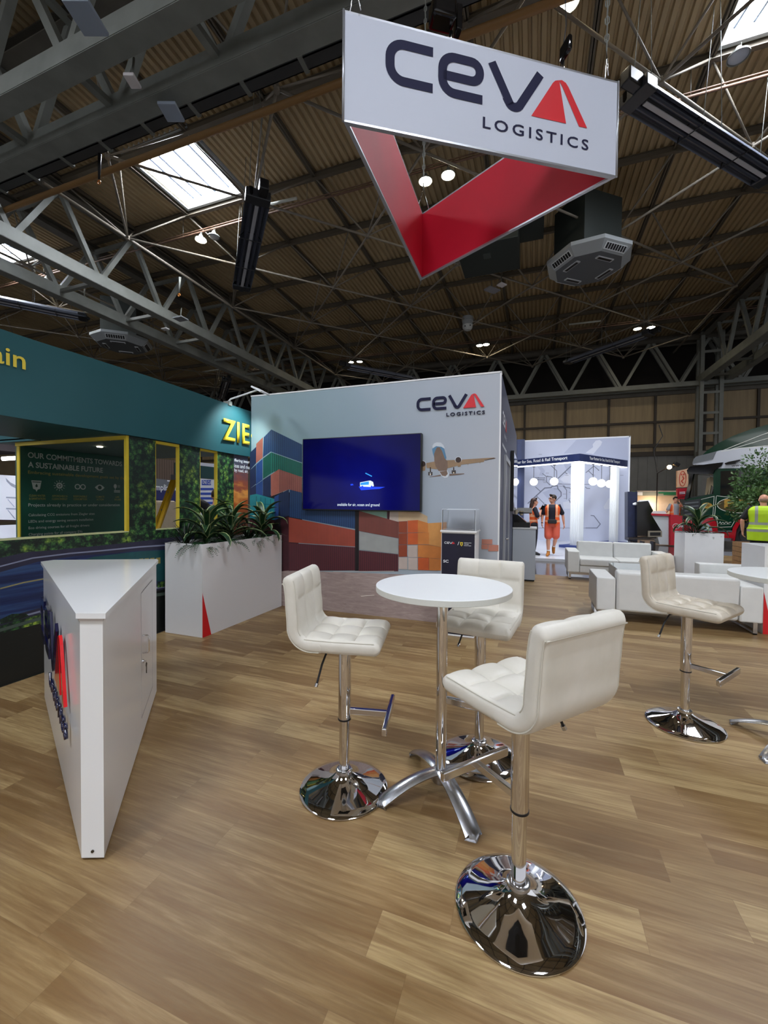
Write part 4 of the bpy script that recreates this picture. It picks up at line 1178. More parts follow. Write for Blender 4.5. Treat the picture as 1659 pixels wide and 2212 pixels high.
def make_stool(ml, label):
    t = thing('bar_stool', label, 'bar stool')
    b = MB(); b.lathe([(0.0, 0.0), (0.218, 0.0), (0.228, 0.004), (0.229, 0.009), (0.222, 0.015), (0.19, 0.024), (0.15, 0.035), (0.11, 0.048), (0.075, 0.064), (0.052, 0.08), (0.043, 0.09), (0.04, 0.094)], n=96); b.build('base', M_chrome, t)
    b = MB(); b.lathe([(0.036, 0.088), (0.043, 0.09), (0.043, 0.104), (0.036, 0.108), (0.03, 0.108)], n=40); b.build('base_collar', M_chrome2, t)
    b = MB(); b.tube((0, 0, 0.09), (0, 0, 0.4), 0.0265, n=40); b.build('lower_post', M_chrome, t)
    b = MB(); b.tube((0, 0, 0.375), (0, 0, 0.775), 0.0325, n=40); b.build('gas_lift_sleeve', M_chrome, t)
    b = MB(); b.lathe([(0.027, 0.367), (0.034, 0.368), (0.034, 0.376), (0.03, 0.376)], n=40); b.build('sleeve_ring', M_black, t)
    b = MB(); b.box(0.028, 0.225, -0.011, 0.011, 0.40, 0.43, bev=0.003); b.build('footrest_arm', M_foot, t)
    b = MB(); b.box(0.222, 0.246, -0.18, 0.18, 0.395, 0.435, bev=0.006); b.build('footrest_bar', M_foot, t)
    b = MB(); b.box(-0.09, 0.09, -0.09, 0.09, 0.765, 0.782, bev=0.003); b.lathe([(0.06, 0.75), (0.06, 0.77)], n=24); b.build('seat_plate', M_black, t)
    b = MB(); b.path([(-0.03, -0.03, 0.765), (-0.07, -0.09, 0.755), (-0.085, -0.13, 0.70), (-0.1, -0.16, 0.62)], 0.0055, 8); b.tube((-0.1, -0.16, 0.62), (-0.104, -0.166, 0.605), 0.009, n=10, mi=1); b.build('height_lever', [M_black, M_chrome2], t)
    # seat cushion
    path = [(0.215, 0.812), (0.12, 0.812), (0.0, 0.812), (-0.08, 0.814), (-0.175, 0.818)]
    b, edge, tot = sweep_pad(path, 0.208, 0.07, 0.033, 3, 3, 0.026, inner=-1)
    seat = b.build('seat', ml, t)
    for s_ in (-1, 1):
        b = MB(); b.path(edge(0.0275, s_, 0.03, tot-0.02), 0.0028, 6); b.build('piping', M_pipe2, seat)
    # backrest: heel curls under the seat
    def cvf(f):
        k = 0.63
        lo = 0.3
        if f < lo: return 0.02
        g = (f-lo)/(1-lo)
        return g/k if g < k else (g-k)/(1-k)*0.85
    path = [(-0.05, 0.811), (-0.12, 0.811)]
    for a in range(1, 10):
        an = math.radians(-90-a*9); path.append((-0.12+0.092*math.cos(an), 0.903+0.092*math.sin(an)))
    path += [(-0.213, 0.94), (-0.218, 0.99), (-0.221, 1.05), (-0.228, 1.10), (-0.243, 1.145)]
    b, edge2, tot2 = sweep_pad(path, 0.209, 0.068, 0.03, 3, cvf, 0.019, inner=-1)
    # inner side of the back faces forward
    back = b.build('backrest', ml, t)
    for s_ in (-1, 1):
        b = MB(); b.path(edge2(-0.0265, s_, 0.03, tot2-0.03), 0.003, 6); b.build('piping', M_pipe2, back)
        b = MB(); b.path(edge2(0.0265, s_, 0.15, tot2-0.03), 0.0022, 6); b.build('piping', M_pipe2, back)
    b = MB(); pts = [edge2(-0.032, 1, tot2-0.03, tot2-0.029, 1)[0], edge2(-0.032, -1, tot2-0.03, tot2-0.029, 1)[0]]; b.path(pts, 0.0028, 6); b.build('piping', M_pipe2, back)
    return t
st0 = make_stool(M_lea, 'white tufted bar stool on the left of the round table, facing right')
GST = 'white bar stools round the near table'
st0.location = (-0.912, 1.928, 0); st0.rotation_euler = (0, 0, math.radians(12)); st0['group'] = GST
sf_ = dup(st0, (-0.03, 1.577, 0), math.radians(140), 'nearest white bar stool, seen from behind with its plain back towards us', GST)
for c_ in sf_.children:
    if c_.name.startswith('height_lever'): c_.location = (0.02, 0.03, 0.07)
dup(st0, (-0.28, 2.45, 0), math.radians(-97), 'white tufted bar stool behind the round table, facing us', GST)
st1 = make_stool(M_lea2, 'cream stained tufted bar stool at the right in front of the white sofa')
st1.location = (0.998, 3.323, 0); st1.rotation_euler = (0, 0, math.radians(-36))
for c_ in st1.children:
    if c_.name.split('.')[0] in ('seat', 'backrest'): c_.location = (0.035, 0.01, 0)

# ================================================================== BAR TABLES
def make_table(label):
    t = thing('bar_table', label, 'table')
    b = MB(); b.lathe([(0.0, 1.05), (0.343, 1.05), (0.345, 1.052), (0.345, 1.078), (0.343, 1.08), (0, 1.08)], n=96)
    for f in b.b.faces:
        if abs(f.calc_center_median().z-1.08) > 0.0025: f.material_index = 1
        f.smooth = False
    b.build('tabletop', [M_top, M_edge], t)
    b = MB(); b.lathe([(0.11, 1.042), (0.11, 1.05)], n=32); b.build('top_plate', M_black, t)
    b = MB(); b.tube((0, 0, 0.09), (0, 0, 1.045), 0.0285, n=40); b.build('post', M_chrome, t)
    b = MB(); b.lathe([(0.0, 0.06), (0.045, 0.06), (0.05, 0.07), (0.05, 0.112), (0.036, 0.125), (0.03, 0.125)], n=32); b.build('hub', M_alu, t)
    for k in range(4):
        a = math.radians(39+90*k); M = Matrix.Rotation(a, 4, 'Z')
        b = MB(); rows = []
        for i in range(15):
            f = i/14; r = 0.025+f*0.325; z = 0.012+0.108*(1-f**1.9); th = 0.02; wd = 0.036+0.006*f
            sl = 0.03*f if i == 14 else 0
            pts = [(-wd, z-th*0.6), (-wd, z-0.006), (-wd*0.6, z+0.003), (0, z+0.006), (wd*0.6, z+0.003), (wd, z-0.006), (wd, z-th*0.6), (0, z-th*0.5)]
            rows.append([M @ Vector((r-(0.035*abs(y)/wd if i == 14 else 0), y, max(0.0, zz))) for y, zz in pts])
        V = b.quadgrid(rows, closed=True)
        for R in (V[0], V[-1]): b.b.faces.new(R)
        b.build('foot', M_alu, t)
    return t
t1 = make_table('round white bar table with a chrome post and four arched feet, among the near stools')
t1.location = (-0.432, 2.085, 0); t1['group'] = 'round white bar tables'
dup(t1, (1.545, 3.22, 0), math.radians(5), 'round white bar table cut off by the right edge of the picture', 'round white bar tables')

# ================================================================== TRIANGULAR RECEPTION COUNTER
TP = [(-1.746, 1.132), (-1.635, 1.176), (-2.745, 2.397), (-2.812, 2.442), (-3.472, 2.093), (-3.465, 2.0)]
t = thing('reception_counter', 'white triangular reception counter with a gloss top and raised lettering on its left face', 'counter', (-2.5, 1.75, 0))
cx_ = sum(p[0] for p in TP)/6; cy_ = sum(p[1] for p in TP)/6
def ins(poly, d):
    out = []
    n = len(poly)
    for i in range(n):
        a = Vector(poly[i-1]); p = Vector(poly[i]); c = Vector(poly[(i+1) % n])
        e1 = (p-a).normalized(); e2 = (c-p).normalized(); n1 = Vector((-e1.y, e1.x)); n2 = Vector((-e2.y, e2.x))
        m = (n1+n2).normalized(); out.append(p+m*d/max(0.35, m.dot(n1)))
    return out
b = MB(); b.prism([tuple(p) for p in TP], 0.022, O=Vector((0, 0, 1.018))); wparent(b.build('countertop', M_whiteg), t)
BP = ins(TP, 0.014)
b = MB(); b.prism([tuple(p) for p in BP], 1.006, O=Vector((0, 0, 0.012))); body = wparent(b.build('body', M_whiteg), t)
b = MB(); b.prism([tuple(p) for p in ins(TP, 0.03)], 0.014, O=Vector((0, 0, 0.0))); wparent(b.build('plinth', M_black), t)
b = MB(); b.prism([tuple(p) for p in ins(TP, 0.012)], 0.012, O=Vector((0, 0, 1.004))); wparent(b.build('top_trim', mat('counter_trim_pink', '#c9c3c2', 0.4)), t)
A3 = Vector((BP[0].x, BP[0].y, 0)); D3 = Vector((BP[5].x, BP[5].y, 0)); B3 = Vector((BP[1].x, BP[1].y, 0)); C3 = Vector((BP[2].x, BP[2].y, 0))
PC = Plane(D3, A3-D3)
if PC.N.dot(Vector((-1, -2, 0))) < 0: PC.N = -PC.N
logo(t, PC, 0.12, 0.53, 1.75, mat('raised_letter_navy', '#14163a', 0.15, coat=0.6), mat('raised_letter_red', '#d4141e', 0.15, coat=0.6), off=0.012, thick=0.014, part='letter')
PD = Plane(B3, C3-B3)
if PD.N.dot(Vector((1, -1, 0))) < 0: PD.N = -PD.N
b = MB()
u0, u1, v0, v1 = 0.92, 1.40, 0.14, 0.93; g_ = 0.006
for a in ([(u0, v0), (u0+g_*0.6, v0), (u0+g_*0.6, v1), (u0, v1)], [(u1-g_, v0), (u1, v0), (u1, v1), (u1-g_, v1)], [(u0, v0), (u1, v0), (u1, v0+g_), (u0, v0+g_)], [(u0, v1-g_*.6), (u1, v1-g_*.6), (u1, v1), (u0, v1)]):
    PD.fill(b, a, 0.0014, 1)
b.prism([(u0+g_, v0+g_), (u1-g_, v0+g_), (u1-g_, v1-g_), (u0+g_, v1-g_)], 0.0012, PD.O, PD.U, Vector((0, 0, 1)), 0, 0.0)
door = wparent(b.build('door', [M_whiteg, mat('door_gap', '#4f4f55', 0.6)], fixn=False), t)
b = MB(); b.path([PD.p(0.965, 0.65, 0.0), PD.p(0.965, 0.65, 0.03), PD.p(0.965, 0.64, 0.036), PD.p(0.965, 0.55, 0.036), PD.p(0.965, 0.54, 0.03), PD.p(0.965, 0.54, 0.0)], 0.005, 10)
wparent(b.build('handle', M_chrome), door)
b = MB(); b.tube(PD.p(0.97, 0.485, 0), PD.p(0.97, 0.485, 0.008), 0.012, n=20); b.tube(PD.p(0.97, 0.485, 0.008), PD.p(0.97, 0.485, 0.02), 0.004, n=8)
wparent(b.build('lock', M_chrome2), door)
b = MB(); b.path([PD.p(0.97+0.012*math.cos(a*PI/6), 0.462+0.012*math.sin(a*PI/6), 0.022) for a in range(12)], 0.003, 5, closed=True); b.box(-0.003, 0.003, -0.001, 0.001, -0.045, 0, M=Matrix.Translation(PD.p(0.97, 0.452, 0.022)))
b.prism([(0.958, 0.43), (0.982, 0.43), (0.982, 0.455), (0.97, 0.462), (0.958, 0.455)], 0.002, PD.O, PD.U, Vector((0, 0, 1)), 0, 0.022)
wparent(b.build('key', mat('key_metal', '#57544c', 0.35, 0.8)), door)
b = MB(); e = (B3-A3).normalized(); m_ = (A3+B3)/2; nn = Vector((e.y, -e.x, 0)); b.tube(m_+Vector((0, 0, 0.04)), m_+nn*0.004+Vector((0, 0, 0.04)), 0.006, n=14); wparent(b.build('foot_screw', mat('key_metal', '#57544c', 0.35, 0.8)), t)

# ================================================================== SOFAS AND COFFEE TABLE
M_sofa = mat('white_sofa_leather', '#d8d9d6', 0.4, var=0.03, bump=0.05, bscale=200)
def sofa(label, loc, rz, W, seats=2, D=0.78, backh=0.66, backs=2):
    """faces local -Y; back at +Y"""
    t = thing('sofa', label, 'sofa', loc, math.radians(rz), 'white leather sofas in the lounge corner')
    for s in (-1, 1):
        b = MB(); x0 = s*W/2-(0.22 if s > 0 else 0); b.box(x0, x0+0.22, -D/2, D/2, 0.15, 0.57, bev=0.018); b.build('arm', M_sofa, t)
    b = MB(); b.box(-W/2+0.225, W/2-0.225, -D/2+0.02, D/2-0.12, 0.15, 0.29, bev=0.012); b.build('seat_base', M_sofa, t)
    w1 = (W-0.45)/seats
    for k in range(seats):
        b = MB(); b.box(-W/2+0.227+k*w1, -W/2+0.223+(k+1)*w1, -D/2-0.01, D/2-0.16, 0.29, 0.43, bev=0.03, seg=3); b.build('seat_cushion', M_sofa, t)
    w1 = (W-0.45)/backs
    for k in range(backs):
        b = MB(); x0 = -W/2+0.225+k*w1; b.box(x0+0.002, x0+w1-0.002, D/2-0.2, D/2, 0.15, backh, bev=0.035, seg=3, M=Matrix.Translation((0, D/2, 0.15)) @ Matrix.Rotation(math.radians(-4), 4, 'X') @ Matrix.Translation((0, -D/2, -0.15))); b.build('back_cushion', M_sofa, t)
    for s in (-1, 1):
        x = s*(W/2-0.05)
        b = MB(); q_ = [(x, -D/2+0.06, 0.15), (x, -D/2+0.06, 0.012), (x, D/2-0.06, 0.012), (x, D/2-0.06, 0.15)]
        for i in range(3):
            p0, p1 = Vector(q_[i]), Vector(q_[i+1])
            b.box(min(p0.x, p1.x)-0.02, max(p0.x, p1.x)+0.02, min(p0.y, p1.y)-0.006, max(p0.y, p1.y)+0.006, min(p0.z, p1.z)-0.006, max(p0.z, p1.z)+0.006)
        b.build('sled_leg', M_chrome2, t)
    b = MB(); b.box(-W/2+0.04, W/2-0.04, -D/2+0.05, -D/2+0.07, 0.1, 0.15); b.build('front_rail', M_chrome2, t)
    return t
sofa('white leather sofa with its back to us, behind the right bar stool', (1.645, 6.28, 0), 180, 1.72, backs=1)
sofa('white leather sofa facing us behind the glass coffee table', (1.58, 9.4, 0), 0, 1.82, backh=0.72)
sofa('white leather sofa at the right of the coffee table, seen from its arm', (2.92, 7.3, 0), -90, 1.7, backh=0.74)
t = thing('coffee_table', 'low coffee table with a glass top and grey panel sides between the sofas', 'table', (1.62, 8.0, 0))
b = MB(); b.box(1.36, 1.9, 7.25, 8.72, 0.40, 0.42, bev=0.003); wparent(b.build('glass_top', mat('table_glass', '#c9d6de', 0.05, spec=0.8, coat=1.0)), t)
b = MB(); b.box(1.36, 1.38, 7.25, 8.72, 0.0, 0.40); b.box(1.88, 1.9, 7.25, 8.72, 0.0, 0.40); wparent(b.build('side_panel', mat('grey_panel', '#a9a9a8', 0.35)), t)

# ================================================================== INFORMATION COUNTER BY THE ROOM
t = thing('info_counter', 'grey white cupboard counter standing at the end of the slate blue wall', 'counter', (-0.16, 8.7, 0))
b = MB(); b.box(-0.372, 0.055, 8.45, 9.0, 0.03, 1.02, bev=0.003); wparent(b.build('cupboard_body', mat('pale_blue_laminate', '#c3ccd6', 0.4)), t)
b = MB(); b.box(-0.376, 0.075, 8.43, 9.02, 1.02, 1.045, bev=0.002); wparent(b.build('countertop', M_white), t)
b = MB(); b.box(-0.36, 0.04, 8.48, 8.98, 0, 0.03); wparent(b.build('plinth', M_black), t)
t = thing('drinks_machine', 'black sloping drinks machine standing on the grey white counter', 'machine', (-0.2, 8.7, 1.045))
b = MB(); b.box(-0.17, 0.15, -0.18, 0.18, 0, 0.1, bev=0.005); b.build('base', M_black, t)
b = MB(); b.prism([(-0.17, 0.1), (0.08, 0.1), (-0.07, 0.24), (-0.17, 0.26)], 0.34, O=Vector((0, 0.17, 0)), U=Vector((1, 0, 0)), V=Vector((0, 0, 1))); b.build('body', M_blackg, t)
b = MB(); b.box(-0.16, 0.13, -0.01, 0.01, -0.1, 0.1, M=Matrix.Translation((0.05, 0, 0.33)) @ Matrix.Rotation(math.radians(-62), 4, 'X')); b.build('tilted_screen', M_black, t)
M_cup = mat('paper_cup', '#b5a993', 0.6)
for x, y, lab in ((-0.32, 8.62, 'beige paper cup on top of the black drinks machine, at its left'), (-0.22, 8.66, 'beige paper cup lying by the screen of the drinks machine')):
    t = thing('paper_cup', lab, 'cup', (x, y, 1.3 if x < -0.3 else 1.28))
    b = MB(); b.lathe([(0.0, 0), (0.03, 0), (0.04, 0.09), (0.037, 0.09), (0.028, 0.006), (0, 0.006)], n=20); b.build('cup_body', M_cup, t)
t = thing('leaflets', 'small white leaflets on the edge of the grey white counter', 'leaflet', (0.02, 8.55, 1.045))
b = MB(); b.box(-0.05, 0.04, -0.04, 0.04, 0, 0.012, M=Matrix.Rotation(0.3, 4, 'Z')); b.build('leaflet_pile', M_white, t)

# ================================================================== GREEN STAND ON THE LEFT
XZ = -4.0
M_teal = mat('teal_fascia_fabric', '#1d5259', 0.55, var=0.06, vscale=1.2, bump=0.1, bscale=300)
M_goldl = mat('yellow_lettering', '#dcc743', 0.45)
M_ceil = mat('stand_ceiling_grey', '#6f8584', 0.6)
def foliage_mat():
    q = NT('foliage_print'); p = q.pos()
    n0 = q.noise(p, 2.0, 3, 0.6)
    wob = q.n('ShaderNodeTexNoise'); wob.inputs['Scale'].default_value = 30; q.l(p, wob.inputs['Vector'])
    pv = q.mix(0.03, p, wob.outputs[1])
    v1 = q.n('ShaderNodeTexVoronoi'); v1.inputs['Scale'].default_value = 17; q.l(pv, v1.inputs['Vector'])
    v2 = q.n('ShaderNodeTexVoronoi'); v2.inputs['Scale'].default_value = 58; q.l(pv, v2.inputs['Vector'])
    d = q.math('ADD', q.math('MULTIPLY', v1.outputs['Distance'], 0.75), q.math('MULTIPLY', v2.outputs['Distance'], 0.45))
    a = q.ramp(d, [(0.1, '#74a54c'), (0.35, '#3f7038'), (0.62, '#173524'), (0.8, '#0b1a14')])
    c2 = q.ramp(d, [(0.1, '#d3dc50'), (0.35, '#8fae40'), (0.62, '#3a5c28'), (0.8, '#15301a')])
    c = q.mix(q.ramp(n0, [(0.5, (0, 0, 0, 1)), (0.6, (1, 1, 1, 1))]), a, c2)
    n3 = q.noise(p, 1.3, 2); c = q.mix(q.ramp(n3, [(0.4, (0.6, 0.6, 0.6, 1)), (0.52, (0, 0, 0, 1))]), c, '#0d1f1b')
    q.l(c, q.b.inputs['Base Color']); q.b.inputs['Roughness'].default_value = 0.55
    return q.m
M_fol = foliage_mat()
def road_mat():
    q = NT('blurred_truck_print'); p = q.pos(rot=(math.radians(-8), 0, 0), scale=(1, 0.35, 7)); n = q.noise(p, 2.2, 4, 0.6)
    q.l(q.ramp(n, [(0.3, '#0f1c40'), (0.5, '#1c3062'), (0.62, '#31507f'), (0.8, '#1a2b58')]), q.b.inputs['Base Color']); q.b.inputs['Roughness'].default_value = 0.5
    return q.m
def water_mat():
    q = NT('dark_road_print'); p = q.pos(scale=(1, 3, 22), rot=(math.radians(-10), 0, 0)); n = q.noise(p, 1.5, 4, 0.7, 1.5)
    q.l(q.ramp(n, [(0.0, '#0f1311'), (0.66, '#141816'), (0.72, '#4d5352'), (0.76, '#161a18')]), q.b.inputs['Base Color']); q.b.inputs['Roughness'].default_value = 0.45
    return q.m
def sunset_mat():
    q = NT('sunset_print'); p = q.pos(scale=(1, 1.2, 3)); sp = q.n('ShaderNodeSeparateXYZ'); q.l(q.pos(), sp.inputs[0]); n = q.noise(p, 3, 4)
    f = q.math('ADD', sp.outputs[2], q.math('MULTIPLY', q.math('SUBTRACT', n, 0.5), 0.5))
    q.l(q.ramp(q.math('DIVIDE', f, 2.4), [(0.3, '#2a1f1e'), (0.5, '#6b3a22'), (0.62, '#b5551f'), (0.68, '#e69a4a'), (0.72, '#9a4f35'), (0.82, '#4a4250'), (0.92, '#3c4a5c')]), q.b.inputs['Base Color'])
    return q.m
gs = thing('green_stand', 'green exhibition stand on the left with cut-out windows in a printed foliage wall', 'stand', (XZ, 2.0, 0))
b = MB()
# wall pieces around the openings (thickness 0.1 behind x=XZ)
def wallp(y0, y1, z0, z1, mi): b.box(XZ-0.05, XZ, y0, y1, z0, z1, mi)
ZS, ZT = 1.18, 2.18
wallp(-3.0, 5.05, 0.0, ZS, 0); wallp(3.13, 3.46, ZS, ZT, 0); wallp(3.79, 4.115, ZS, ZT, 0); wallp(4.42, 5.05, ZS, ZT, 0); wallp(-3.0, -1.0, ZS, ZT, 0)
wparent(b.build('front_wall', M_fol), gs)
PZ = Plane((XZ, 0, 0), (0, 1, 0))
if PZ.N.x < 0: PZ.N = -PZ.N
b = MB()
def zy(x, y): return PZ.px(x, y)
mats_z = [road_mat(), water_mat(), sunset_mat(), mat('road_grey_print', '#2f2f45', 0.5, var=0.1), mat('lane_line_print', '#8890ab', 0.5), mat('gold_line_print', '#9a9468', 0.5), mat('teal_truck_print', '#1c4f54', 0.5, var=0.15), mat('gold_print', '#9c8f4e', 0.5), M_fol, mat('road_edge_print', '#4b5a52', 0.5)]
PZ.fill(b, [(-3.0, 0.0), (5.05, 0.0), (5.05, 0.62), (3.0, 0.45), (-3.0, 0.3)], 0.001, 1)
def curve_band(top, bot, off, mi):
    PZ.fillpx(b, top+bot[::-1], off, mi)
# verge, road and moving truck: bands that sweep up to the right
T1 = [(-120, 1240), (0, 1205), (60, 1192), (120, 1188), (200, 1180), (280, 1172), (360, 1162), (420, 1156)]
T2 = [(-120, 1262), (0, 1222), (70, 1204), (150, 1194), (220, 1188), (300, 1180), (360, 1176), (420, 1168)]
T3 = [(-120, 1290), (0, 1236), (80, 1214), (160, 1202), (230, 1196), (300, 1190), (360, 1187), (420, 1178)]
BT = [(-120, 1392), (0, 1352), (60, 1334), (104, 1322), (200, 1300), (300, 1282), (360, 1272), (420, 1262)]
curve_band(T1, BT, 0.0016, 3)
curve_band(T3, [(x, y-14) for x, y in BT], 0.0019, 0)
def line(pts, wpx, off, mi):
    PZ.fillpx(b, pts+[(x, y+wpx) for x, y in pts[::-1]], off, mi)
line(T2, 3, 0.0024, 4); line([(x, y-8) for x, y in BT], 4, 0.0024, 4); line([(x, y+6) for x, y in BT], 7, 0.0023, 9)
line([(0, 1270), (50, 1257), (104, 1247), (200, 1232)], 3, 0.0025, 5)
PZ.fillpx(b, [(170, 1215), (200, 1203), (300, 1191), (360, 1188), (360, 1252), (300, 1262), (200, 1275)], 0.0026, 6)
for x in (300, 312, 324, 337): PZ.fillpx(b, [(x, 1207-(x-300)*.05), (x+9, 1206-(x-300)*.05), (x+9, 1217), (x, 1218)], 0.0031, 7)
PZ.fillpx(b, [(0, 1338), (25, 1326), (55, 1325), (62, 1330), (30, 1342), (0, 1348)], 0.003, 8); PZ.fillpx(b, [(340, 1257), (362, 1254), (362, 1266), (340, 1270)], 0.003, 8)
PZ.fill(b, [(4.74, ZS), (5.05, ZS), (5.05, ZT), (4.74, ZT)], 0.001, 2); PZ.fill(b, [(4.74, 0.5), (5.05, 0.5), (5.05, ZS), (4.74, ZS)], 0.001, 2)
wparent(b.build('wall_print', mats_z, fixn=False), gs)
for i, (s_, wd) in enumerate((('ffering inter', .33), ('ices and mu', .33), ('by road, air,', .30))):
    u_, v_ = PZ.px(505, 994+i*11)
    text_obj('wall_wording', s_, PZ, 4.75, v_-0.03, wd, 0.055 if i < 2 else 0.06, M_wtxt, gs, 0.004, 0.015)
# sill, jambs and heads of the openings
b = MB(); b.box(XZ-0.1, XZ+0.003, -1.0, 3.13, ZS-0.008, ZS+0.004)
for y0, y1 in ((3.46, 3.79), (4.115, 4.42)): b.box(XZ-0.1, XZ+0.003, y0, y1, ZS-0.006, ZS+0.003)
wparent(b.build('window_sill', mat('pale_sill', '#c9cf9c', 0.5)), gs)
for y0, y1 in ((3.46, 3.79), (4.115, 4.42)):
    b = MB(); b.box(XZ-0.052, XZ+0.002, y1-0.004, y1, ZS, ZT); b.box(XZ-0.052, XZ+0.002, y0, y0+0.004, ZS, ZT); b.box(XZ-0.052, XZ+0.002, y0, y1, ZT-0.03, ZT)
    wparent(b.build('window_reveal', M_yel), gs)
b = MB(); b.box(XZ-0.03, XZ+0.002, 3.105, 3.135, ZS, ZT); b.box(-5.84, XZ, 3.11, 3.14, ZT-0.035, ZT+0.005); b.box(-5.85, -5.8, 3.13, 3.14, ZS-0.4, ZT)
wparent(b.build('yellow_frame', M_yel), gs)
# fascia band with soffit
b = MB(); rows = []
for z in (2.18, 2.3, 2.5, 2.7, 2.856):
    r = []
    for k in range(61):
        y = -3.0+8.1*k/60; wv_ = 0.006*math.sin(y*3.1+z*2)*(1-abs((z-2.5)/0.35)**2)+0.004*math.sin(y*9+z)
        dz = 0.008*math.sin(y*2.3) if z in (2.18, 2.856) else 0
        r.append((XZ+0.03+wv_, y, z+dz))
    rows.append(r)
b.quadgrid(rows)
b.box(XZ-0.05, XZ+0.015, -3.0, 5.1, 2.19, 2.845)
wparent(b.build('fascia', M_teal, fixn=False), gs)
b = MB(); b.box(-5.35, XZ-0.05, -3.0, 3.05, 2.185, 2.2); wparent(b.build('soffit', M_teal), gs)
b = MB(); b.box(-6.3, XZ-0.05, 3.05, 5.1, 2.205, 2.22); wparent(b.build('ceiling_panel', M_ceil), gs)
b = MB(); b.box(-6.3, -5.35, 3.05, 3.1, 2.185, 2.3); wparent(b.build('ceiling_beam', M_teal), gs)
PF = Plane((XZ+0.036, 0, 0), (0, 1, 0))
if PF.N.x < 0: PF.N = -PF.N
u_, v_ = PF.px(55, 801)
text_obj('fascia_wording', 'supply chain', PF, u_-1.05, 2.53, 1.05, 0.19, M_goldl, gs, 0.004, 0.012)
text_obj('fascia_wording', 'ZIEGLER', PF, 4.465, 2.335, 1.5, 0.30, mat('bright_yellow_lettering', '#e8cf3a', 0.45), gs, 0.012, 0.018, 1.12, 0.01)
# poster wall inside
XP = -6.2
PI_ = Plane((XP, 0, 0), (0, 1, 0))
if PI_.N.x < 0: PI_.N = -PI_.N
po = thing('poster_wall', 'dark green poster panel with white wording and five round symbols inside the green stand', 'poster', (XP, 4.1, 0))
b = MB(); b.box(XP-0.05, XP, 3.33, 5.22, 0, 2.2); wparent(b.build('panel', mat('poster_green', '#1f5343', 0.3, var=0.1, vscale=1.5)), po)
M_ptx = mat('poster_white', '#b9c2bb', 0.5); M_pgo = mat('poster_gold', '#98904a', 0.5)
def ptext(s, px0, px1, py, h, m, bold=0.012):
    u0_, v0_ = PI_.px(px0, py); u1_, _ = PI_.px(px1, py)
    text_obj('poster_wording', s, PI_, u0_, v0_-h/2, u1_-u0_, h, m, po, 0.003, bold)
for s_, y0, y1, z, h, m, bo in (('OUR COMMITMENTS TOWARDS', 3.44, 4.74, 2.09, .075, M_ptx, .02), ('A SUSTAINABLE FUTURE', 3.44, 4.43, 1.965, .075, M_ptx, .02), ('Embracing sustainable development goals set by the UN', 3.44, 4.9, 1.86, .055, M_pgo, .01),
                     ('Projects already in practice or under consideration', 3.44, 4.70, 1.43, .055, M_ptx, .01), ('Calculating CO2 emissions from Ziegler sites', 3.44, 4.30, 1.30, .045, M_ptx, .005),
                     ('LEDs and energy saving sensors installation', 3.44, 4.28, 1.215, .045, M_ptx, .005), ('Eco driving courses for all freight drivers', 3.44, 4.22, 1.13, .045, M_ptx, .005), ('Charging points for all company EVs', 3.44, 4.12, 1.045, .045, M_ptx, .005),
                     ('CLEAN WATER', 3.45, 3.64, 1.56, .028, M_pgo, .01), ('& SANITATION', 3.45, 3.64, 1.52, .028, M_pgo, .01), ('AFFORDABLE &', 3.72, 3.92, 1.56, .028, M_pgo, .01), ('CLEAN ENERGY', 3.72, 3.92, 1.52, .028, M_pgo, .01),
                     ('RESPONSIBLE', 4.0, 4.19, 1.56, .028, M_pgo, .01), ('CONSUMPTION', 4.0, 4.19, 1.52, .028, M_pgo, .01), ('CLIMATE', 4.32, 4.45, 1.56, .028, M_pgo, .01), ('ACTION', 4.33, 4.44, 1.52, .028, M_pgo, .01), ('LIFE', 4.63, 4.69, 1.56, .028, M_pgo, .01), ('ON LAND', 4.61, 4.72, 1.52, .028, M_pgo, .01)):
    text_obj('poster_wording', s_, PI_, y0, z-h/2, y1-y0, h, m, po, 0.003, bo)
b = MB(); o_ = 0.003; m2 = [M_ptx, mat('poster_green_flat', '#17402f', 0.4)]
c_ = (3.536, 1.70); PI_.fill(b, [(c_[0]-.06, c_[1]+.06), (c_[0]+.06, c_[1]+.06), (c_[0]+.04, c_[1]-.05), (c_[0]+.012, c_[1]-.06), (c_[0], c_[1]-.09), (c_[0]-.012, c_[1]-.06), (c_[0]-.04, c_[1]-.05)], o_)
PI_.fill(b, [(c_[0]-.05, c_[1]+.045), (c_[0]+.05, c_[1]+.045), (c_[0]+.047, c_[1]+.035), (c_[0]-.047, c_[1]+.035)], o_+.001, 1); PI_.fill(b, [(c_[0], c_[1]+.02), (c_[0]+.016, c_[1]-.015), (c_[0], c_[1]-.03), (c_[0]-.016, c_[1]-.015)], o_+.001, 1)
def ring(c, r, w_, off, mi=0, n=20):
    PI_.strokes(b, [(c[0]+r*math.cos(2*PI*k/n), c[1]+r*math.sin(2*PI*k/n)) for k in range(n+1)], w_, off, mi)
c_ = (3.816, 1.705); PI_.fill(b, [(c_[0]+.042*math.cos(a*PI/8), c_[1]+.042*math.sin(a*PI/8)) for a in range(16)], o_); ring(c_, .018, .008, o_+.001, 1)
for a in range(12): PI_.strokes(b, [(c_[0]+.052*math.cos(a*PI/6), c_[1]+.052*math.sin(a*PI/6)), (c_[0]+.075*math.cos(a*PI/6), c_[1]+.075*math.sin(a*PI/6))], .006, o_)
for s_ in (-1, 1): ring((4.095+s_*.038, 1.70), .033, .013, o_)
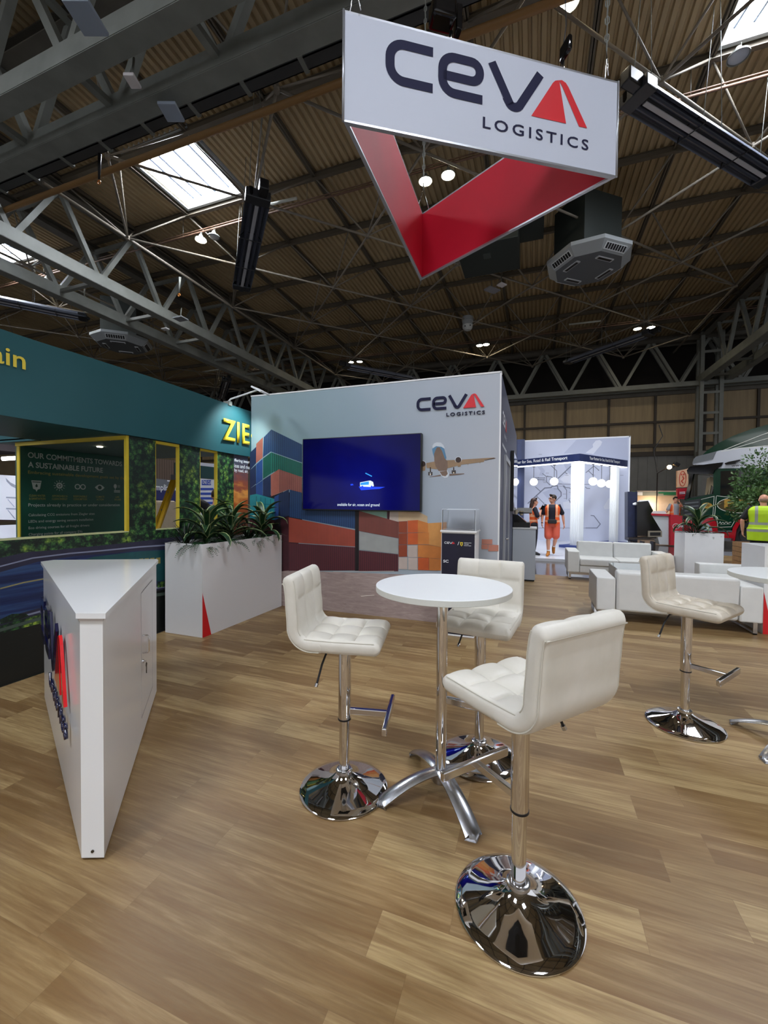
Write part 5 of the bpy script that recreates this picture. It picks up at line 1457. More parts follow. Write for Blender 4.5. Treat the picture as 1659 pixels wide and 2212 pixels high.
c_ = (4.38, 1.70); PI_.fill(b, [(c_[0]-.075+.15*k/10, c_[1]+.045*math.sin(PI*k/10)) for k in range(11)]+[(c_[0]+.075-.15*k/10, c_[1]-.045*math.sin(PI*k/10)) for k in range(1, 10)], o_); PI_.fill(b, [(c_[0]+.03*math.cos(a*PI/6), c_[1]+.03*math.sin(a*PI/6)) for a in range(12)], o_+.001, 1)
c_ = (4.656, 1.70); PI_.fill(b, [(c_[0]-.03+.026*math.cos(a*PI/5), c_[1]+.03+.036*math.sin(a*PI/5)) for a in range(10)], o_); PI_.strokes(b, [(c_[0]-.03, c_[1]), (c_[0]-.03, c_[1]-.03)], .008, o_)
for z_ in (-.04, -.06): PI_.strokes(b, [(c_[0]-.05, c_[1]+z_), (c_[0]+.05, c_[1]+z_)], .012, o_)
for z_ in (.02, .04): PI_.strokes(b, [(c_[0]+.01, c_[1]+z_), (c_[0]+.05, c_[1]+z_)], .005, o_)
wparent(b.build('symbols', m2, fixn=False), po)
for x, y, lab in ((-5.3, 3.75, 'small ceiling downlight over the poster text'), (-4.6, 3.35, 'small ceiling downlight by the yellow frame corner')):
    t = thing('downlight', lab, 'light', (x, y, 2.2)); MB().lathe([(0.0, -0.006), (0.03, -0.006), (0.035, 0.0), (0.035, 0.004)], n=20).build('lens', mat('downlight_glow', '#fff3d8', 0.4, emit='#fff0cc', estr=12), t)
# what shows through the narrow windows
t = thing('display_board', 'board with white wording and navy band, seen through the green stand middle window', 'display board', (-7.4, 6.3, 0))
XB = -7.4; PB_ = Plane((XB, 0, 0), (0, 1, 0))
if PB_.N.x < 0: PB_.N = -PB_.N
def yz(u, v): return PB_.px(u, v)
y0_, zt_ = yz(330, 992); y1_, _ = yz(392, 992); 
b = MB(); b.box(XB-0.1, XB-0.02, y0_, y1_, 0, 2.4); wparent(b.build('slatted_panel', stripes('brown_slats', '#6d5a4c', '#574537', 0.06, 'Y')), t)
b = MB()
PB_.fillpx(b, [(330, 1033), (392, 1040), (392, 1056), (330, 1050)], 0.0, 0); PB_.fillpx(b, [(330, 1050), (392, 1056), (392, 1066), (330, 1062)], 0.001, 1); PB_.fillpx(b, [(330, 1060), (392, 1064), (392, 1086), (330, 1079)], 0.002, 1)
PB_.fillpx(b, [(361, 1037), (373, 1038), (373, 1041), (361, 1040)], 0.003, 2); PB_.fillpx(b, [(377, 1041), (383, 1042), (383, 1051), (377, 1049)], 0.003, 3)
wparent(b.build('board_face', [mat('board_grey', '#6d727b', 0.5), mat('board_navy', '#242a63', 0.5), M_wtxt, mat('board_green', '#5c9a4c', 0.5)], fixn=False), t)
u0_, v0_ = yz(336, 1061); u1_, v1_ = yz(383, 1053)
text_obj('board_wording', 'mpliance', PB_, u0_, v0_-0.02, u1_-u0_, 0.17, M_wtxt, t, 0.004, 0.02)
t = thing('storage_box', 'beige upholstered box below the board, behind the yellow ladder', 'box', (-6.9, 5.9, 0))
p0 = on_x(333, 1079, -6.9); p1 = on_x(383, 1084, -6.9)
b = MB(); b.box(-7.3, -6.9, p0.y-0.3, p1.y, 0, (p0.z+p1.z)/2, bev=0.05); wparent(b.build('box_body', mat('beige_box', '#a99a84', 0.6, var=0.05)), t)
t = thing('step_ladder', 'yellow ladder leaning inside the middle window of the green stand', 'ladder', (-4.6, 4.0, 0))
XL = -4.6; pt = on_x(381, 1032, XL); pb_ = on_x(341, 1143, XL); d = (pb_-pt); k = (pt.z-0.0)/(pt.z-pb_.z); ft = pt+d*k
b = MB(); b.path([pt, ft], 0.03, 4); wparent(b.build('stile', mat('ladder_yellow', '#c79a1a', 0.45)), t)
off = Vector((-0.35, 0.25, 0))
b = MB(); b.path([pt+off*0.7, ft+off], 0.03, 4); wparent(b.build('stile', mat('ladder_yellow', '#c79a1a', 0.45)), t)
for q_ in range(7):
    a = ft.lerp(pt, (q_+0.6)/7.4); c = (ft+off).lerp(pt+off*0.7, (q_+0.6)/7.4)
    b = MB(); b.tube(a, c, 0.014, n=8); wparent(b.build('rung', mat('rung_grey', '#6f6558', 0.5)), t)
b = MB(); b.box(-0.05, 0.05, -0.05, 0.05, -0.03, 0.04, M=Matrix.Translation(pt)); wparent(b.build('top_cap', M_black), t)
t = thing('roller_banner', 'white banner with blue bars and crest, seen through the right window of the green stand', 'banner', (-7.4, 7.6, 0))
q0 = yz(424, 998)[0]; q1_ = yz(480, 998)[0]
b = MB(); b.box(XB-0.06, XB-0.02, q0, q1_, 0.0, 2.05); wparent(b.build('backing', mat('banner_white', '#dfe3ee', 0.5)), t)
b = MB(); mB = [mat('banner_blue', '#3350b4', 0.5), mat('banner_grey', '#c8cad6', 0.5), mat('stand_teal_dark', '#163f42', 0.5), mat('banner_black', '#1c1c24', 0.5)]
PB_.fillpx(b, [(424, 998), (478, 1003), (478, 1028), (424, 1027)], -0.018, 1)
PB_.fillpx(b, [(437, 1037), (457, 1037), (457, 1048), (437, 1048)], -0.016, 0)
for y_ in (1054, 1064, 1074, 1084): PB_.fillpx(b, [(426, y_), (462, y_), (462, y_+5), (426, y_+5)], -0.016, 0)
PB_.fillpx(b, [(438, 1012), (446, 1012), (446, 1018), (442, 1020), (438, 1018)], -0.014, 0)
wparent(b.build('banner_print', mB, fixn=False), t)
u0_, v0_ = yz(448, 1017); text_obj('banner_wording', 'DERRY B', PB_, u0_, v0_, 0.6, 0.09, mat('banner_lilac', '#8f8fae', 0.5), t, -0.012, 0.0)
u0_, v0_ = yz(438, 1045); text_obj('banner_wording', 'ONE CLICK', PB_, u0_, v0_, 0.36, 0.08, M_wtxt, t, -0.012, 0.01)
t = thing('teal_header', 'dark teal header panel above the white banner inside the green stand', 'panel', (-7.4, 7.6, 1.9))
p0 = yz(428, 990)[1]; b = MB(); b.box(XB-0.04, XB, q0-0.6, q1_, 2.06, 2.35); wparent(b.build('header', mat('stand_teal_dark', '#163f42', 0.5)), t)
# arm light on the fascia
t = thing('arm_light', 'white arm floodlight clipped on top of the teal fascia near its right end', 'light', (XZ, 4.62, 2.86))
b = MB(); b.path([(-0.02, 0, 0), (0.05, 0.0, 0.06), (0.45, 0.05, 0.16)], 0.012, 8); b.build('arm', M_wtxt, t)
b = MB(); b.box(-0.09, 0.09, -0.11, 0.11, -0.012, 0.012, bev=0.008, M=Matrix.Translation((0.5, 0.06, 0.15)) @ Matrix.Rotation(math.radians(28), 4, 'Y')); b.build('lamp_head', M_wtxt, t)
b = MB(); b.box(-0.05, 0.05, -0.03, 0.03, -0.03, 0.03); b.build('clamp', M_steel, t)
sl = bpy.data.lights.new('fascia_spot', 'SPOT'); sl.energy = 60; sl.spot_size = math.radians(95); sl.spot_blend = 0.8; sl.color = (0.85, 0.97, 1.0); sl.shadow_soft_size = 0.06
so = bpy.data.objects.new('fascia_spot', sl); COL.objects.link(so); so.location = (XZ+0.48, 4.66, 2.97); so.rotation_euler = (Vector((XZ, 4.72, 2.3))-Vector(so.location)).to_track_quat('-Z', 'Y').to_euler()
# bright stand far off through the left window
t = thing('white_stand', 'white stand panel with grey shelves print, far off through the left opening', 'stand', (-15, 7, 0))
XQ = -15.0
PQ = Plane((XQ, 0, 0), (0, 1, 0))
if PQ.N.x < 0: PQ.N = -PQ.N
ya, za = PQ.px(-60, 1020); yb_, zb = PQ.px(39, 1028); _, zc = PQ.px(39, 1123)
b = MB(); b.box(XQ-0.1, XQ, ya, yb_+0.05, zc, zb); b.box(XQ-0.1, XQ, ya, yb_+0.6, 0, zc-0.15); wparent(b.build('panel', mat('lit_white_panel', '#e6ebf8', 0.5, emit='#e6ebff', estr=0.25)), t)
b = MB()
for y_ in (1073, 1097): PQ.fillpx(b, [(13, y_), (39, y_+1), (39, y_+4), (13, y_+3)], 0.003)
PQ.fillpx(b, [(17, 1078), (32, 1095), (30, 1095), (16, 1079)], 0.003); PQ.fillpx(b, [(17, 1101), (34, 1121), (31, 1121), (16, 1102)], 0.003); PQ.fillpx(b, [(12, 1032), (22, 1042), (34, 1048), (36, 1056), (24, 1050), (14, 1040)], 0.003)
wparent(b.build('shelf_print', mat('panel_grey_print', '#c0c6d8', 0.5), fixn=False), t)
b = MB(); PQ.fillpx(b, [(25, 1124), (34, 1124), (35, 1165), (25, 1165)], 0.3); PQ.fillpx(b, [(-20, 1122), (39, 1123), (39, 1126), (-20, 1126)], 0.3); wparent(b.build('desk_frame', mat('dark_wood_frame', '#3e2f28', 0.5), fixn=False), t)
t = thing('strip_light', 'bright white strip light far off through the left opening', 'light', (-14.5, 6.4, 3.4))
a = on_x(5, 991, -14.8); c = on_x(42, 989, -14.8); wparent(MB().tube(a, c, 0.06, n=10).build('tube', mat('strip_glow', '#ffffff', 0.4, emit='#ffffff', estr=6)), t)
t = thing('dark_canopy', 'dark roof canopy over the white stand far off on the left', 'canopy', (-16, 7, 3))
b = MB(); b.box(-17, -15.2, 4.0, 8.5, 3.0, 3.25); b.box(-17, -16.8, 4, 8.5, 2.5, 3.1); wparent(b.build('canopy', mat('canopy_dark', '#3a3438', 0.6)), t)

# ================================================================== TRANSPORT STAND
BW = 18.1
ts = thing('transport_stand', 'pale blue transport stand with a printed route map wall and lit columns', 'stand', (1.5, BW, 0))
PM = Plane((0, BW, 0), (1, 0, 0)); PM.N = Vector((0, -1, 0))
b = MB(); b.box(-2.6, 3.45, BW, BW+0.12, 0, 4.14); wparent(b.build('map_wall', mat('map_wall_pale', '#c3cae0', 0.5, var=0.03, vscale=0.8)), ts)
b = MB(); b.box(-2.7, -0.36, 17.3, BW-0.01, 0, 4.1); wparent(b.build('blue_side_wall', stripes('blue_slat_wall', '#33426e', '#2b3860', 0.3)), ts)
b = MB(); mM = [mat('map_land', '#d3d8e8', 0.5), mat('map_shade', '#b3bbd4', 0.5), mat('map_line', '#777d92', 0.5), mat('map_label', '#8f94a8', 0.5)]
km = 7.213
def qm(x, y): return (1140+x/km, 920+y/km)
def GM(mi, pts, off): PM.fillpx(b, [qm(*p) for p in pts], off, mi)
GM(1, [(560, 430), (760, 215), (1560, 180), (1560, 560), (810, 430)], 0.002)
GM(0, [(900, 420), (1020, 330), (1010, 290), (1060, 230), (1120, 220), (1160, 250), (1140, 300), (1020, 440)], 0.004)
GM(1, [(150, 640), (210, 620), (270, 700), (240, 780), (180, 770), (200, 700)], 0.002); GM(1, [(560, 600), (660, 560), (730, 640), (690, 760), (620, 720)], 0.002)
GM(0, [(500, 830), (620, 740), (740, 800), (700, 900), (560, 880)], 0.003); GM(1, [(230, 1040), (400, 960), (520, 1010), (500, 1110), (300, 1120)], 0.002)
GM(0, [(1180, 1260), (1260, 1130), (1370, 1120), (1380, 1290), (1200, 1300)], 0.003); GM(0, [(550, 1190), (640, 1170), (700, 1290), (560, 1290)], 0.003)
def LM(pts, w_=0.028): PM.strokepx(b, [qm(*p) for p in pts], w_, 0.006, 2)
LM([(0, 1210), (265, 968), (360, 962), (385, 940), (460, 932)], 0.045); LM([(470, 820), (670, 630), (700, 655), (728, 657)], 0.04); LM([(120, 950), (200, 1022)]); LM([(135, 1092), (250, 1205)])
LM([(465, 940), (468, 975), (520, 1035), (520, 1090), (425, 1180), (422, 1260)], 0.04); LM([(545, 930), (605, 1000), (605, 1145)]); LM([(470, 905), (740, 912), (1000, 912)], 0.02); LM([(560, 930), (590, 962), (650, 965), (720, 1020)])
LM([(290, 790), (292, 870), (340, 915)]); LM([(225, 740), (290, 788), (370, 795), (400, 815)]); LM([(110, 810), (260, 812)]); LM([(150, 838), (260, 840)]); LM([(340, 595), (450, 700), (452, 815)]); LM([(905, 730), (1030, 625), (1105, 690)]); LM([(945, 700), (1020, 770)])
LM([(640, 1145), (660, 1190), (720, 1250)]); LM([(575, 720), (610, 745)]); LM([(700, 640), (705, 700), (740, 745)]); LM([(895, 950), (920, 972), (970, 975)])
LM([(900, 1590), (1080, 1590), (1130, 1530), (1030, 1400), (980, 1395)], 0.03); LM([(100, 1590), (900, 1590)], 0.015)
for x, y in ((165, 808), (160, 838), (260, 810), (255, 838), (340, 915), (345, 828), (250, 1205), (610, 745), (728, 657), (1105, 692), (312, 788), (463, 932), (310, 785)):
    GM(2, [(x+9*math.cos(a*PI/4), y+9*math.sin(a*PI/4)) for a in range(8)], 0.007)
for x, y in ((170, 445), (280, 735), (480, 900), (490, 940), (585, 770), (225, 1222), (640, 1035), (640, 1130), (545, 1062), (410, 980), (1000, 768), (960, 905), (1440, 770), (230, 858), (240, 880), (560, 1130)):
    GM(3, [(x, y-3), (x+50, y-3), (x+50, y+4), (x, y+4)], 0.007)
wparent(b.build('route_map_print', mM, fixn=False), ts)
b = MB(); b.box(-2.6, 3.46, BW-0.01, BW+0.13, 4.12, 4.17); b.box(3.43, 3.48, BW-0.01, BW+0.13, 0, 4.17); wparent(b.build('edge_trim', mat('lit_white_trim', '#eef2fa', 0.5)), ts)
struct(MB().box(-2.7, 3.45, 12.0, BW, -0.04, 0.03).build('floor', mat('white_gloss_floor', '#dfe2ea', 0.12)))
C0 = Vector((1.45, 15.26, 0)); E1 = Vector((3.40, BW, 0)); E2 = Vector((-2.6, 18.27, 0))
dA = (E1-C0); dB = Vector((-2.07, 1.54, 0)).normalized()*3.6
Z0, Z1 = 2.98, 3.23
for d_, txt_, nm in ((dB, 'Your Partner for Sea, Road & Rail Transport', 'l'), (dA, 'Your Partner for Sea, Road & Rail Transport', 'r')):
    L = d_.length; u = d_.normalized(); n_ = Vector((-u.y, u.x, 0)) if nm == 'l' else Vector((-u.y, u.x, 0))
    inn = n_ if n_.dot(Vector((0.3, 1, 0))) > 0 else -n_
    b = MB(); M = Matrix((u, inn, Vector((0, 0, 1)))).transposed().to_4x4(); M.translation = C0
    b.box(0, L, 0, 0.22, Z0, Z1, M=M); wparent(b.build('fascia_beam', mat('fascia_navy', '#1c2a58', 0.45)), ts)
    b = MB(); b.box(0.02, L, 0.01, 0.2, Z0-0.03, Z0, M=M); wparent(b.build('light_strip', mat('strip_glow2', '#ffffff', 0.4, emit='#ffffff', estr=1.6)), ts)
    if nm == 'l':
        P_ = Plane(C0+u*L, -u); P_.N = -inn
        text_obj('fascia_wording', txt_, P_, L-0.45-2.75, Z0+0.06, 2.75, 0.15, M_wtxt, ts, 0.006, 0.015)
    else:
        P_ = Plane(C0, u); P_.N = -inn
        text_obj('fascia_wording', txt_, P_, 0.62, Z0+0.06, 2.2, 0.14, M_wtxt, ts, 0.006, 0.015)
M_colw = mat('lit_column_white', '#e9eef2', 0.5, emit='#f4fbff', estr=0.15)
def column(pos, w_, nm):
    b = MB(); ang = math.atan2(dA.y, dA.x); M = Matrix.Translation(pos) @ Matrix.Rotation(ang, 4, 'Z')
    b.box(0, w_, -0.0, w_, 0.12, Z0-0.03, M=M)
    for k in range(5):
        b.tube(M @ Vector((w_*(k+0.5)/5, -0.0, 0.12)), M @ Vector((w_*(k+0.5)/5, -0.0, Z0-0.03)), w_/11, n=8)
        b.tube(M @ Vector((-0.0, w_*(k+0.5)/5, 0.12)), M @ Vector((-0.0, w_*(k+0.5)/5, Z0-0.03)), w_/11, n=8)
    wparent(b.build('fluted_column', M_colw), ts)
    b = MB(); b.box(-0.25, w_+0.25, -0.25, w_+0.25, 0.03, 0.12, M=M); wparent(b.build('column_plinth', mat('plinth_blue', '#33427e', 0.5)), ts)
column(C0+Vector((0.0, 0.02, 0)), 0.30, 'a')
column(C0+dA*0.74, 0.22, 'b')
M_globe = mat('globe_glow', '#ffffff', 0.4, emit='#fff6e6', estr=2.5)
for (u, v), (s_, L_), lab in (((1153, 1041), (dB, 0), 'round globe lamp, second from the left on the transport stand'), ((1197, 1040), (dB, 0), 'round globe lamp just left of the fluted column'),
                     ((1113, 1041), (dB, 0), 'round globe lamp at the left end partly hidden by the side screen'),
                     ((1281, 1040), (dA, 0), 'first round globe lamp right of the fluted column'), ((1299, 1044), (dA, 0), 'middle round globe lamp right of the fluted column'), ((1317, 1045.5), (dA, 0), 'round globe lamp nearest to the right column')):
    d_ = ray(u, v); u2 = s_.normalized(); n_ = Vector((-u2.y, u2.x, 0)); C1 = C0+Vector((0.1, 0.3, 0))
    tt = (C1-CAMP).dot(n_)/d_.dot(n_); p = CAMP+d_*tt
    t = thing('globe_lamp', lab, 'lamp', p, 0, 'globe lamps of the transport stand')
    b = MB(); bmesh.ops.create_uvsphere(b.b, u_segments=24, v_segments=14, radius=0.14)
    for f in b.b.faces: f.smooth = True
    b.build('globe', M_globe, t)
    b = MB(); b.tube((0, 0, 0.14), (0, 0, Z0-p.z-0.03), 0.008, n=6); b.build('rod', M_black, t)
    b = MB(); b.lathe([(0.0, 0), (0.05, 0), (0.05, 0.02), (0, 0.02)], c=(0, 0, Z0-p.z-0.05), n=16); b.build('rose', M_black, t)
pl = bpy.data.lights.new('aisle_fill_light', 'AREA'); pl.energy = 130; pl.size = 2.5; pl.color = (0.97, 0.98, 1)  # added fill light with no fixture, brightens the people in the aisle
po_ = bpy.data.objects.new('aisle_fill_light', pl); COL.objects.link(po_); po_.location = (0.6, 12.3, 4.6); po_.rotation_euler = (math.radians(14), 0, 0)

# ================================================================== RED STAND, DARK TROLLEY AND FAR THINGS
def slab(mb, pts, y, th, mi=0):
    """upright plate facing -Y whose outline is measured on the plane at depth y, th metres thick"""
    q = [on_y(u, v, y) for u, v in pts]
    zz = [0.0 if p.z < 0.25 else p.z for p in q]; fr = [Vector((p.x, y, z)) for p, z in zip(q, zz)]; bk = [Vector((p.x, y+th, z)) for p, z in zip(q, zz)]
    mb.poly(fr, mi); mb.poly(bk[::-1], mi)
    for i in range(len(fr)):
        j = (i+1) % len(fr); mb.poly([fr[i], fr[j], bk[j], bk[i]], mi)
M_rstand = mat('stand_red', '#b3182c', 0.4); M_peach = mat('peach_panel', '#e6bb98', 0.5); M_bg = mat('beige_stand_panel', '#b8aaa0', 0.5, var=0.04)
t = thing('red_stand', 'red and white stand with round emblems beside the truck, far back', 'stand', (5, 20, 0))
b = MB(); slab(b, [(1376, 1060), (1463, 1060), (1463, 1160), (1376, 1160)], 21.5, 0.1); wparent(b.build('rear_panel', M_bg), t)
b = MB(); slab(b, [(1376, 1062), (1462, 1062), (1462, 1071), (1376, 1071)], 21.2, 0.15); slab(b, [(1377, 1063), (1388, 1063), (1388, 1070), (1377, 1070)], 21.15, 0.05, 1); slab(b, [(1423, 1063), (1461, 1063), (1461, 1069), (1434, 1069), (1434, 1066), (1423, 1066)], 21.15, 0.05, 2)
wparent(b.build('header_strip', [mat('header_grey', '#7d837f', 0.5), M_wtxt, mat('header_green', '#1e6b46', 0.5)]), t)
b = MB(); slab(b, [(1463, 1017), (1487, 1012), (1487, 1052), (1463, 1053)], 19.6, 0.15); slab(b, [(1463, 1055), (1486, 1054), (1486, 1078), (1463, 1078)], 19.6, 0.15, 1); slab(b, [(1466, 1058), (1481, 1056), (1481, 1072), (1466, 1073)], 19.55, 0.04, 1)
for v_ in (1063, 1066): slab(b, [(1468, v_), (1480, v_-1), (1480, v_+0.6), (1468, v_+1.2)], 19.5, 0.02, 2)
wparent(b.build('pillar_panel', [M_peach, M_rstand, M_wtxt]), t)
PE = Plane((0, 19.58, 0), (1, 0, 0)); PE.N = Vector((0, -1, 0))
b = MB(); mE = [mat('emblem_red', '#cf3a2c', 0.5)]
c_ = PE.px(1474.5, 1034)
PE.strokes(b, [(c_[0]+.11*math.cos(a*PI/10), c_[1]+.3*math.sin(a*PI/10)) for a in range(21)], .02, .003); PE.strokes(b, [(c_[0]+.0, c_[1]+.1), (c_[0]+.04, c_[1]), (c_[0]-.04, c_[1]-.1), (c_[0]+.03, c_[1]-.18)], .03, .003)
for s_ in (-1, 1): PE.fill(b, [(c_[0]+s_*.035-.02, c_[1]+.14), (c_[0]+s_*.035+.02, c_[1]+.14), (c_[0]+s_*.035+.02, c_[1]+.2), (c_[0]+s_*.035-.02, c_[1]+.2)], .003)
wparent(b.build('emblem', mE, fixn=False), t)
t = thing('red_counter', 'white counter with red frame and red end panel, before the man on the phone', 'counter', (5, 18.5, 0))
b = MB(); slab(b, [(1409, 1113), (1447, 1114), (1447, 1164), (1425, 1163)], 18.5, 0.6); wparent(b.build('white_front', mat('counter_front_grey', '#c3c8cc', 0.35)), t)
b = MB(); slab(b, [(1404, 1109), (1450, 1111), (1450, 1115), (1408, 1113.5)], 18.4, 0.7); slab(b, [(1446, 1113), (1448, 1113), (1448, 1167), (1446, 1167)], 18.4, 0.2); slab(b, [(1448, 1112), (1474, 1113), (1474, 1168), (1448, 1167)], 18.35, 0.8); wparent(b.build('red_frame', M_rstand), t)
b = MB(); slab(b, [(1404, 1104), (1436, 1104), (1441, 1110), (1404, 1110)], 18.6, 0.4); wparent(b.build('white_ledge', M_white), t)
PE2 = Plane((0, 18.35, 0), (1, 0, 0)); PE2.N = Vector((0, -1, 0))
b = MB(); c_ = PE2.px(1460, 1137); PE2.strokes(b, [(c_[0]+.1*math.cos(a*PI/10), c_[1]+.1*math.sin(a*PI/10)) for a in range(21)], .014, .004); PE2.strokes(b, [(c_[0]-.05, c_[1]-.04), (c_[0], c_[1]+.03), (c_[0]+.05, c_[1]-.02)], .02, .004); wparent(b.build('emblem', M_wtxt, fixn=False), t)
u_, v_ = PE2.px(1466.5, 1139); text_obj('counter_wording', 'AE', PE2, u_, v_, 0.14, 0.1, M_wtxt, t, 0.004, 0.02)
t = thing('wall_lamp', 'warm lit arm lamp glowing above the red stand', 'lamp', on_y(1446, 1009, 21.0))
b = MB(); bmesh.ops.create_uvsphere(b.b, u_segments=16, v_segments=10, radius=0.09); b.build('bulb', mat('warm_bulb', '#ffd9a0', 0.4, emit='#ffcf8a', estr=40), t)
b = MB(); b.path([(-0.05, 0.1, -0.02), (-0.4, 0.15, -0.25), (-0.4, 0.2, -2.0)], 0.02, 6); b.path([(-0.4, 0.2, -0.2), (-0.55, 0.25, 0.8), (-0.2, 0.3, 1.4), (-0.35, 0.3, 1.9)], 0.018, 6); b.build('arm', M_black, t)
t = thing('small_spotlight', 'small black spotlight just right of the warm arm lamp', 'spotlight', on_y(1461, 1003, 21.0)); b = MB(); b.box(-0.12, 0.12, -0.1, 0.1, -0.08, 0.08, bev=0.03, M=Matrix.Rotation(0.5, 4, 'Y')); b.tube((0, 0, 0), (0.0, 0.4, -0.1), 0.02, n=6); b.build('lamp_head', M_black, t)
# warm glow of the red stand comes from a real lamp on its wall
wl = bpy.data.lights.new('red_stand_lamp', 'POINT'); wl.energy = 45; wl.color = (1.0, 0.72, 0.42); wl.shadow_soft_size = 0.1
wo = bpy.data.objects.new('red_stand_lamp', wl); COL.objects.link(wo); wo.location = on_y(1412, 1093, 21.0)
t = thing('equipment_trolley', 'black slanted equipment trolley with a white roll on top, right of the transport stand', 'trolley', (3.7, 15.5, 0))
YT = 15.4
b = MB(); slab(b, [(1376, 1084), (1400, 1082), (1411, 1103), (1406, 1110), (1429, 1147), (1429, 1158), (1376, 1158)], YT, 0.6); wparent(b.build('cover', M_blackg), t)
b = MB(); slab(b, [(1356, 1062), (1377, 1062), (1377, 1170), (1356, 1168)], YT+0.3, 0.5); wparent(b.build('blue_case', mat('dark_blue_case', '#1c2340', 0.4, var=0.2)), t)
b = MB(); slab(b, [(1401, 1147), (1430, 1147), (1430, 1160), (1401, 1160)], YT-0.1, 0.5); slab(b, [(1404, 1150), (1427, 1150), (1427, 1157), (1404, 1157)], YT-0.11, 0.01, 1); wparent(b.build('open_tray', [mat('tray_grey', '#7c7566', 0.5), M_black]), t)
b = MB()
for x_ in (1363, 1389, 1412): 
    p = on_y(x_, 1165, YT+0.2); b.box(p.x-0.03, p.x+0.03, YT+0.1, YT+0.5, 0, 0.32)
slab(b, [(1358, 1162), (1418, 1160), (1418, 1163), (1358, 1166)], YT, 0.5); wparent(b.build('frame', mat('trolley_frame', '#28221f', 0.4)), t)
p0 = on_y(1380, 1087.5, YT+0.2); p1 = on_y(1402, 1087.5, YT+0.2); pm_ = on_y(1367, 1089, YT+0.2)
b = MB(); b.tube(p0, p1, 0.11, n=20); b.tube(pm_, p0, 0.03, 0.08, n=14); wparent(b.build('white_roll', M_wtxt), t)
t = thing('far_sign', 'dark sign with a round lime badge behind the black trolley', 'sign', (4.2, 19, 1.5))
b = MB(); slab(b, [(1360, 1062), (1377, 1062), (1377, 1165), (1360, 1165)], 19.0, 0.08); wparent(b.build('panel', M_black), t)
c_ = on_y(1369, 1067, 18.98); b = MB(); b.tube(c_, c_+Vector((0, -0.01, 0)), 0.11, n=20); wparent(b.build('badge', mat('lime_badge', '#8ba83a', 0.5)), t)

# ================================================================== TRUCK
TO = Vector((6.77, 17.4, 0)); TU = Vector((0.777, -0.629, 0)).normalized()
PK = Plane(TO, TU)
tr = thing('truck', 'dark green lorry cab with white roof band, red bumper and gold oval door emblem', 'truck', TO)
M_tg = mat('truck_green', '#0b3020', 0.22, coat=0.15, spec=0.3); M_tw = mat('truck_white', '#b9bdc6', 0.2, coat=0.3); M_tr = mat('truck_red', '#a5121f', 0.15, coat=1.0)
M_tgl = mat('truck_glass', '#0b1113', 0.05, coat=1.0); M_gold = mat('truck_gold', '#b08a3a', 0.35, 0.3); M_crm = mat('truck_cream_line', '#cfd2c6', 0.3)
def kp(pts): return [PK.px(*p) for p in pts]
def kslab(nm, pts, depth, m, off=0.0):
    uv = kp(pts); b_ = MB(); 
    fr = [PK.p(u, max(v, 0.02), off) for u, v in uv]; bk = [PK.p(u, max(v, 0.02), off-depth) for u, v in uv]
    b_.poly(fr); b_.poly(bk[::-1])
    for i in range(len(fr)):
        j = (i+1) % len(fr); b_.poly([fr[i], fr[j], bk[j], bk[i]])
    return wparent(b_.build(nm, m), tr)
def kflat(nm, plist, m, off):
    b_ = MB()
    for i, pts in enumerate(plist): PK.fillpx(b_, pts, off+i*0.0006)
    return wparent(b_.build(nm, m, fixn=False), tr)
kslab('roof_fairing', [(1506, 990), (1525, 972), (1548, 957), (1580, 941), (1620, 926), (1660, 915), (1740, 900), (1740, 965), (1600, 968), (1560, 970), (1530, 985)], 2.2, M_tg, -0.12)
kslab('roof_band', [(1496, 1004), (1502, 990), (1520, 983), (1555, 973), (1600, 967), (1740, 960), (1740, 1010), (1552, 1012), (1520, 1004)], 2.4, M_tw, 0.0)
kslab('cab_body', [(1476, 1120), (1476, 1086), (1483, 1078), (1546, 1066), (1546, 1012), (1740, 1008), (1740, 1118), (1610, 1118), (1595, 1124), (1582, 1140), (1578, 1145), (1550, 1145), (1545, 1126)], 2.4, M_tg, 0.0)
kslab('windscreen_pillar', [(1541, 1020), (1548, 1013), (1549, 1068), (1541, 1070)], 0.1, M_tg, 0.005)
kslab('windscreen_post', [(1492, 1024), (1498, 1022), (1487, 1076), (1478, 1080)], 0.12, M_blackg, 0.0)
kslab('windscreen_post', [(1492, 1024), (1498, 1022), (1487, 1076), (1478, 1080)], 0.12, M_blackg, -2.2)
kslab('sun_visor', [(1485, 1016), (1492, 1008), (1552, 1000), (1563, 999), (1560, 1006), (1545, 1016), (1541, 1024), (1487, 1024)], 2.4, M_blackg, 0.06)
kslab('windscreen_curtain', [(1503, 1076), (1506, 1040), (1511, 1028), (1518, 1030), (1521, 1045), (1523, 1066), (1518, 1066), (1515, 1050), (1510, 1046), (1506, 1070)], 0.06, mat('cream_curtain', '#cdbf9c', 0.6), -1.0)
kslab('windscreen_curtain', [(1486, 1030), (1494, 1026), (1496, 1034), (1485, 1070), (1480, 1076)], 0.06, mat('cream_curtain', '#cdbf9c', 0.6), -1.6)
kslab('dashboard', [(1483, 1074), (1542, 1066), (1542, 1080), (1483, 1086)], 2.2, M_black, -0.1)
kflat('door_window', [[(1557, 1018), (1640, 1014), (1640, 1064), (1590, 1068), (1556, 1071)]], M_tgl, 0.01)
kslab('grille', [(1476, 1083), (1514, 1077), (1513, 1120), (1508, 1128), (1477, 1122)], 2.36, mat('grille_black', '#26292c', 0.3), 0.03)
b = MB()
for v_ in (1086, 1094, 1102, 1110): PK.fillpx(b, [(1480, v_), (1510, v_-3), (1510, v_), (1480, v_+3)], 0.034)
wparent(b.build('grille_bar', mat('grille_grey', '#5b6064', 0.3), fixn=False), tr)
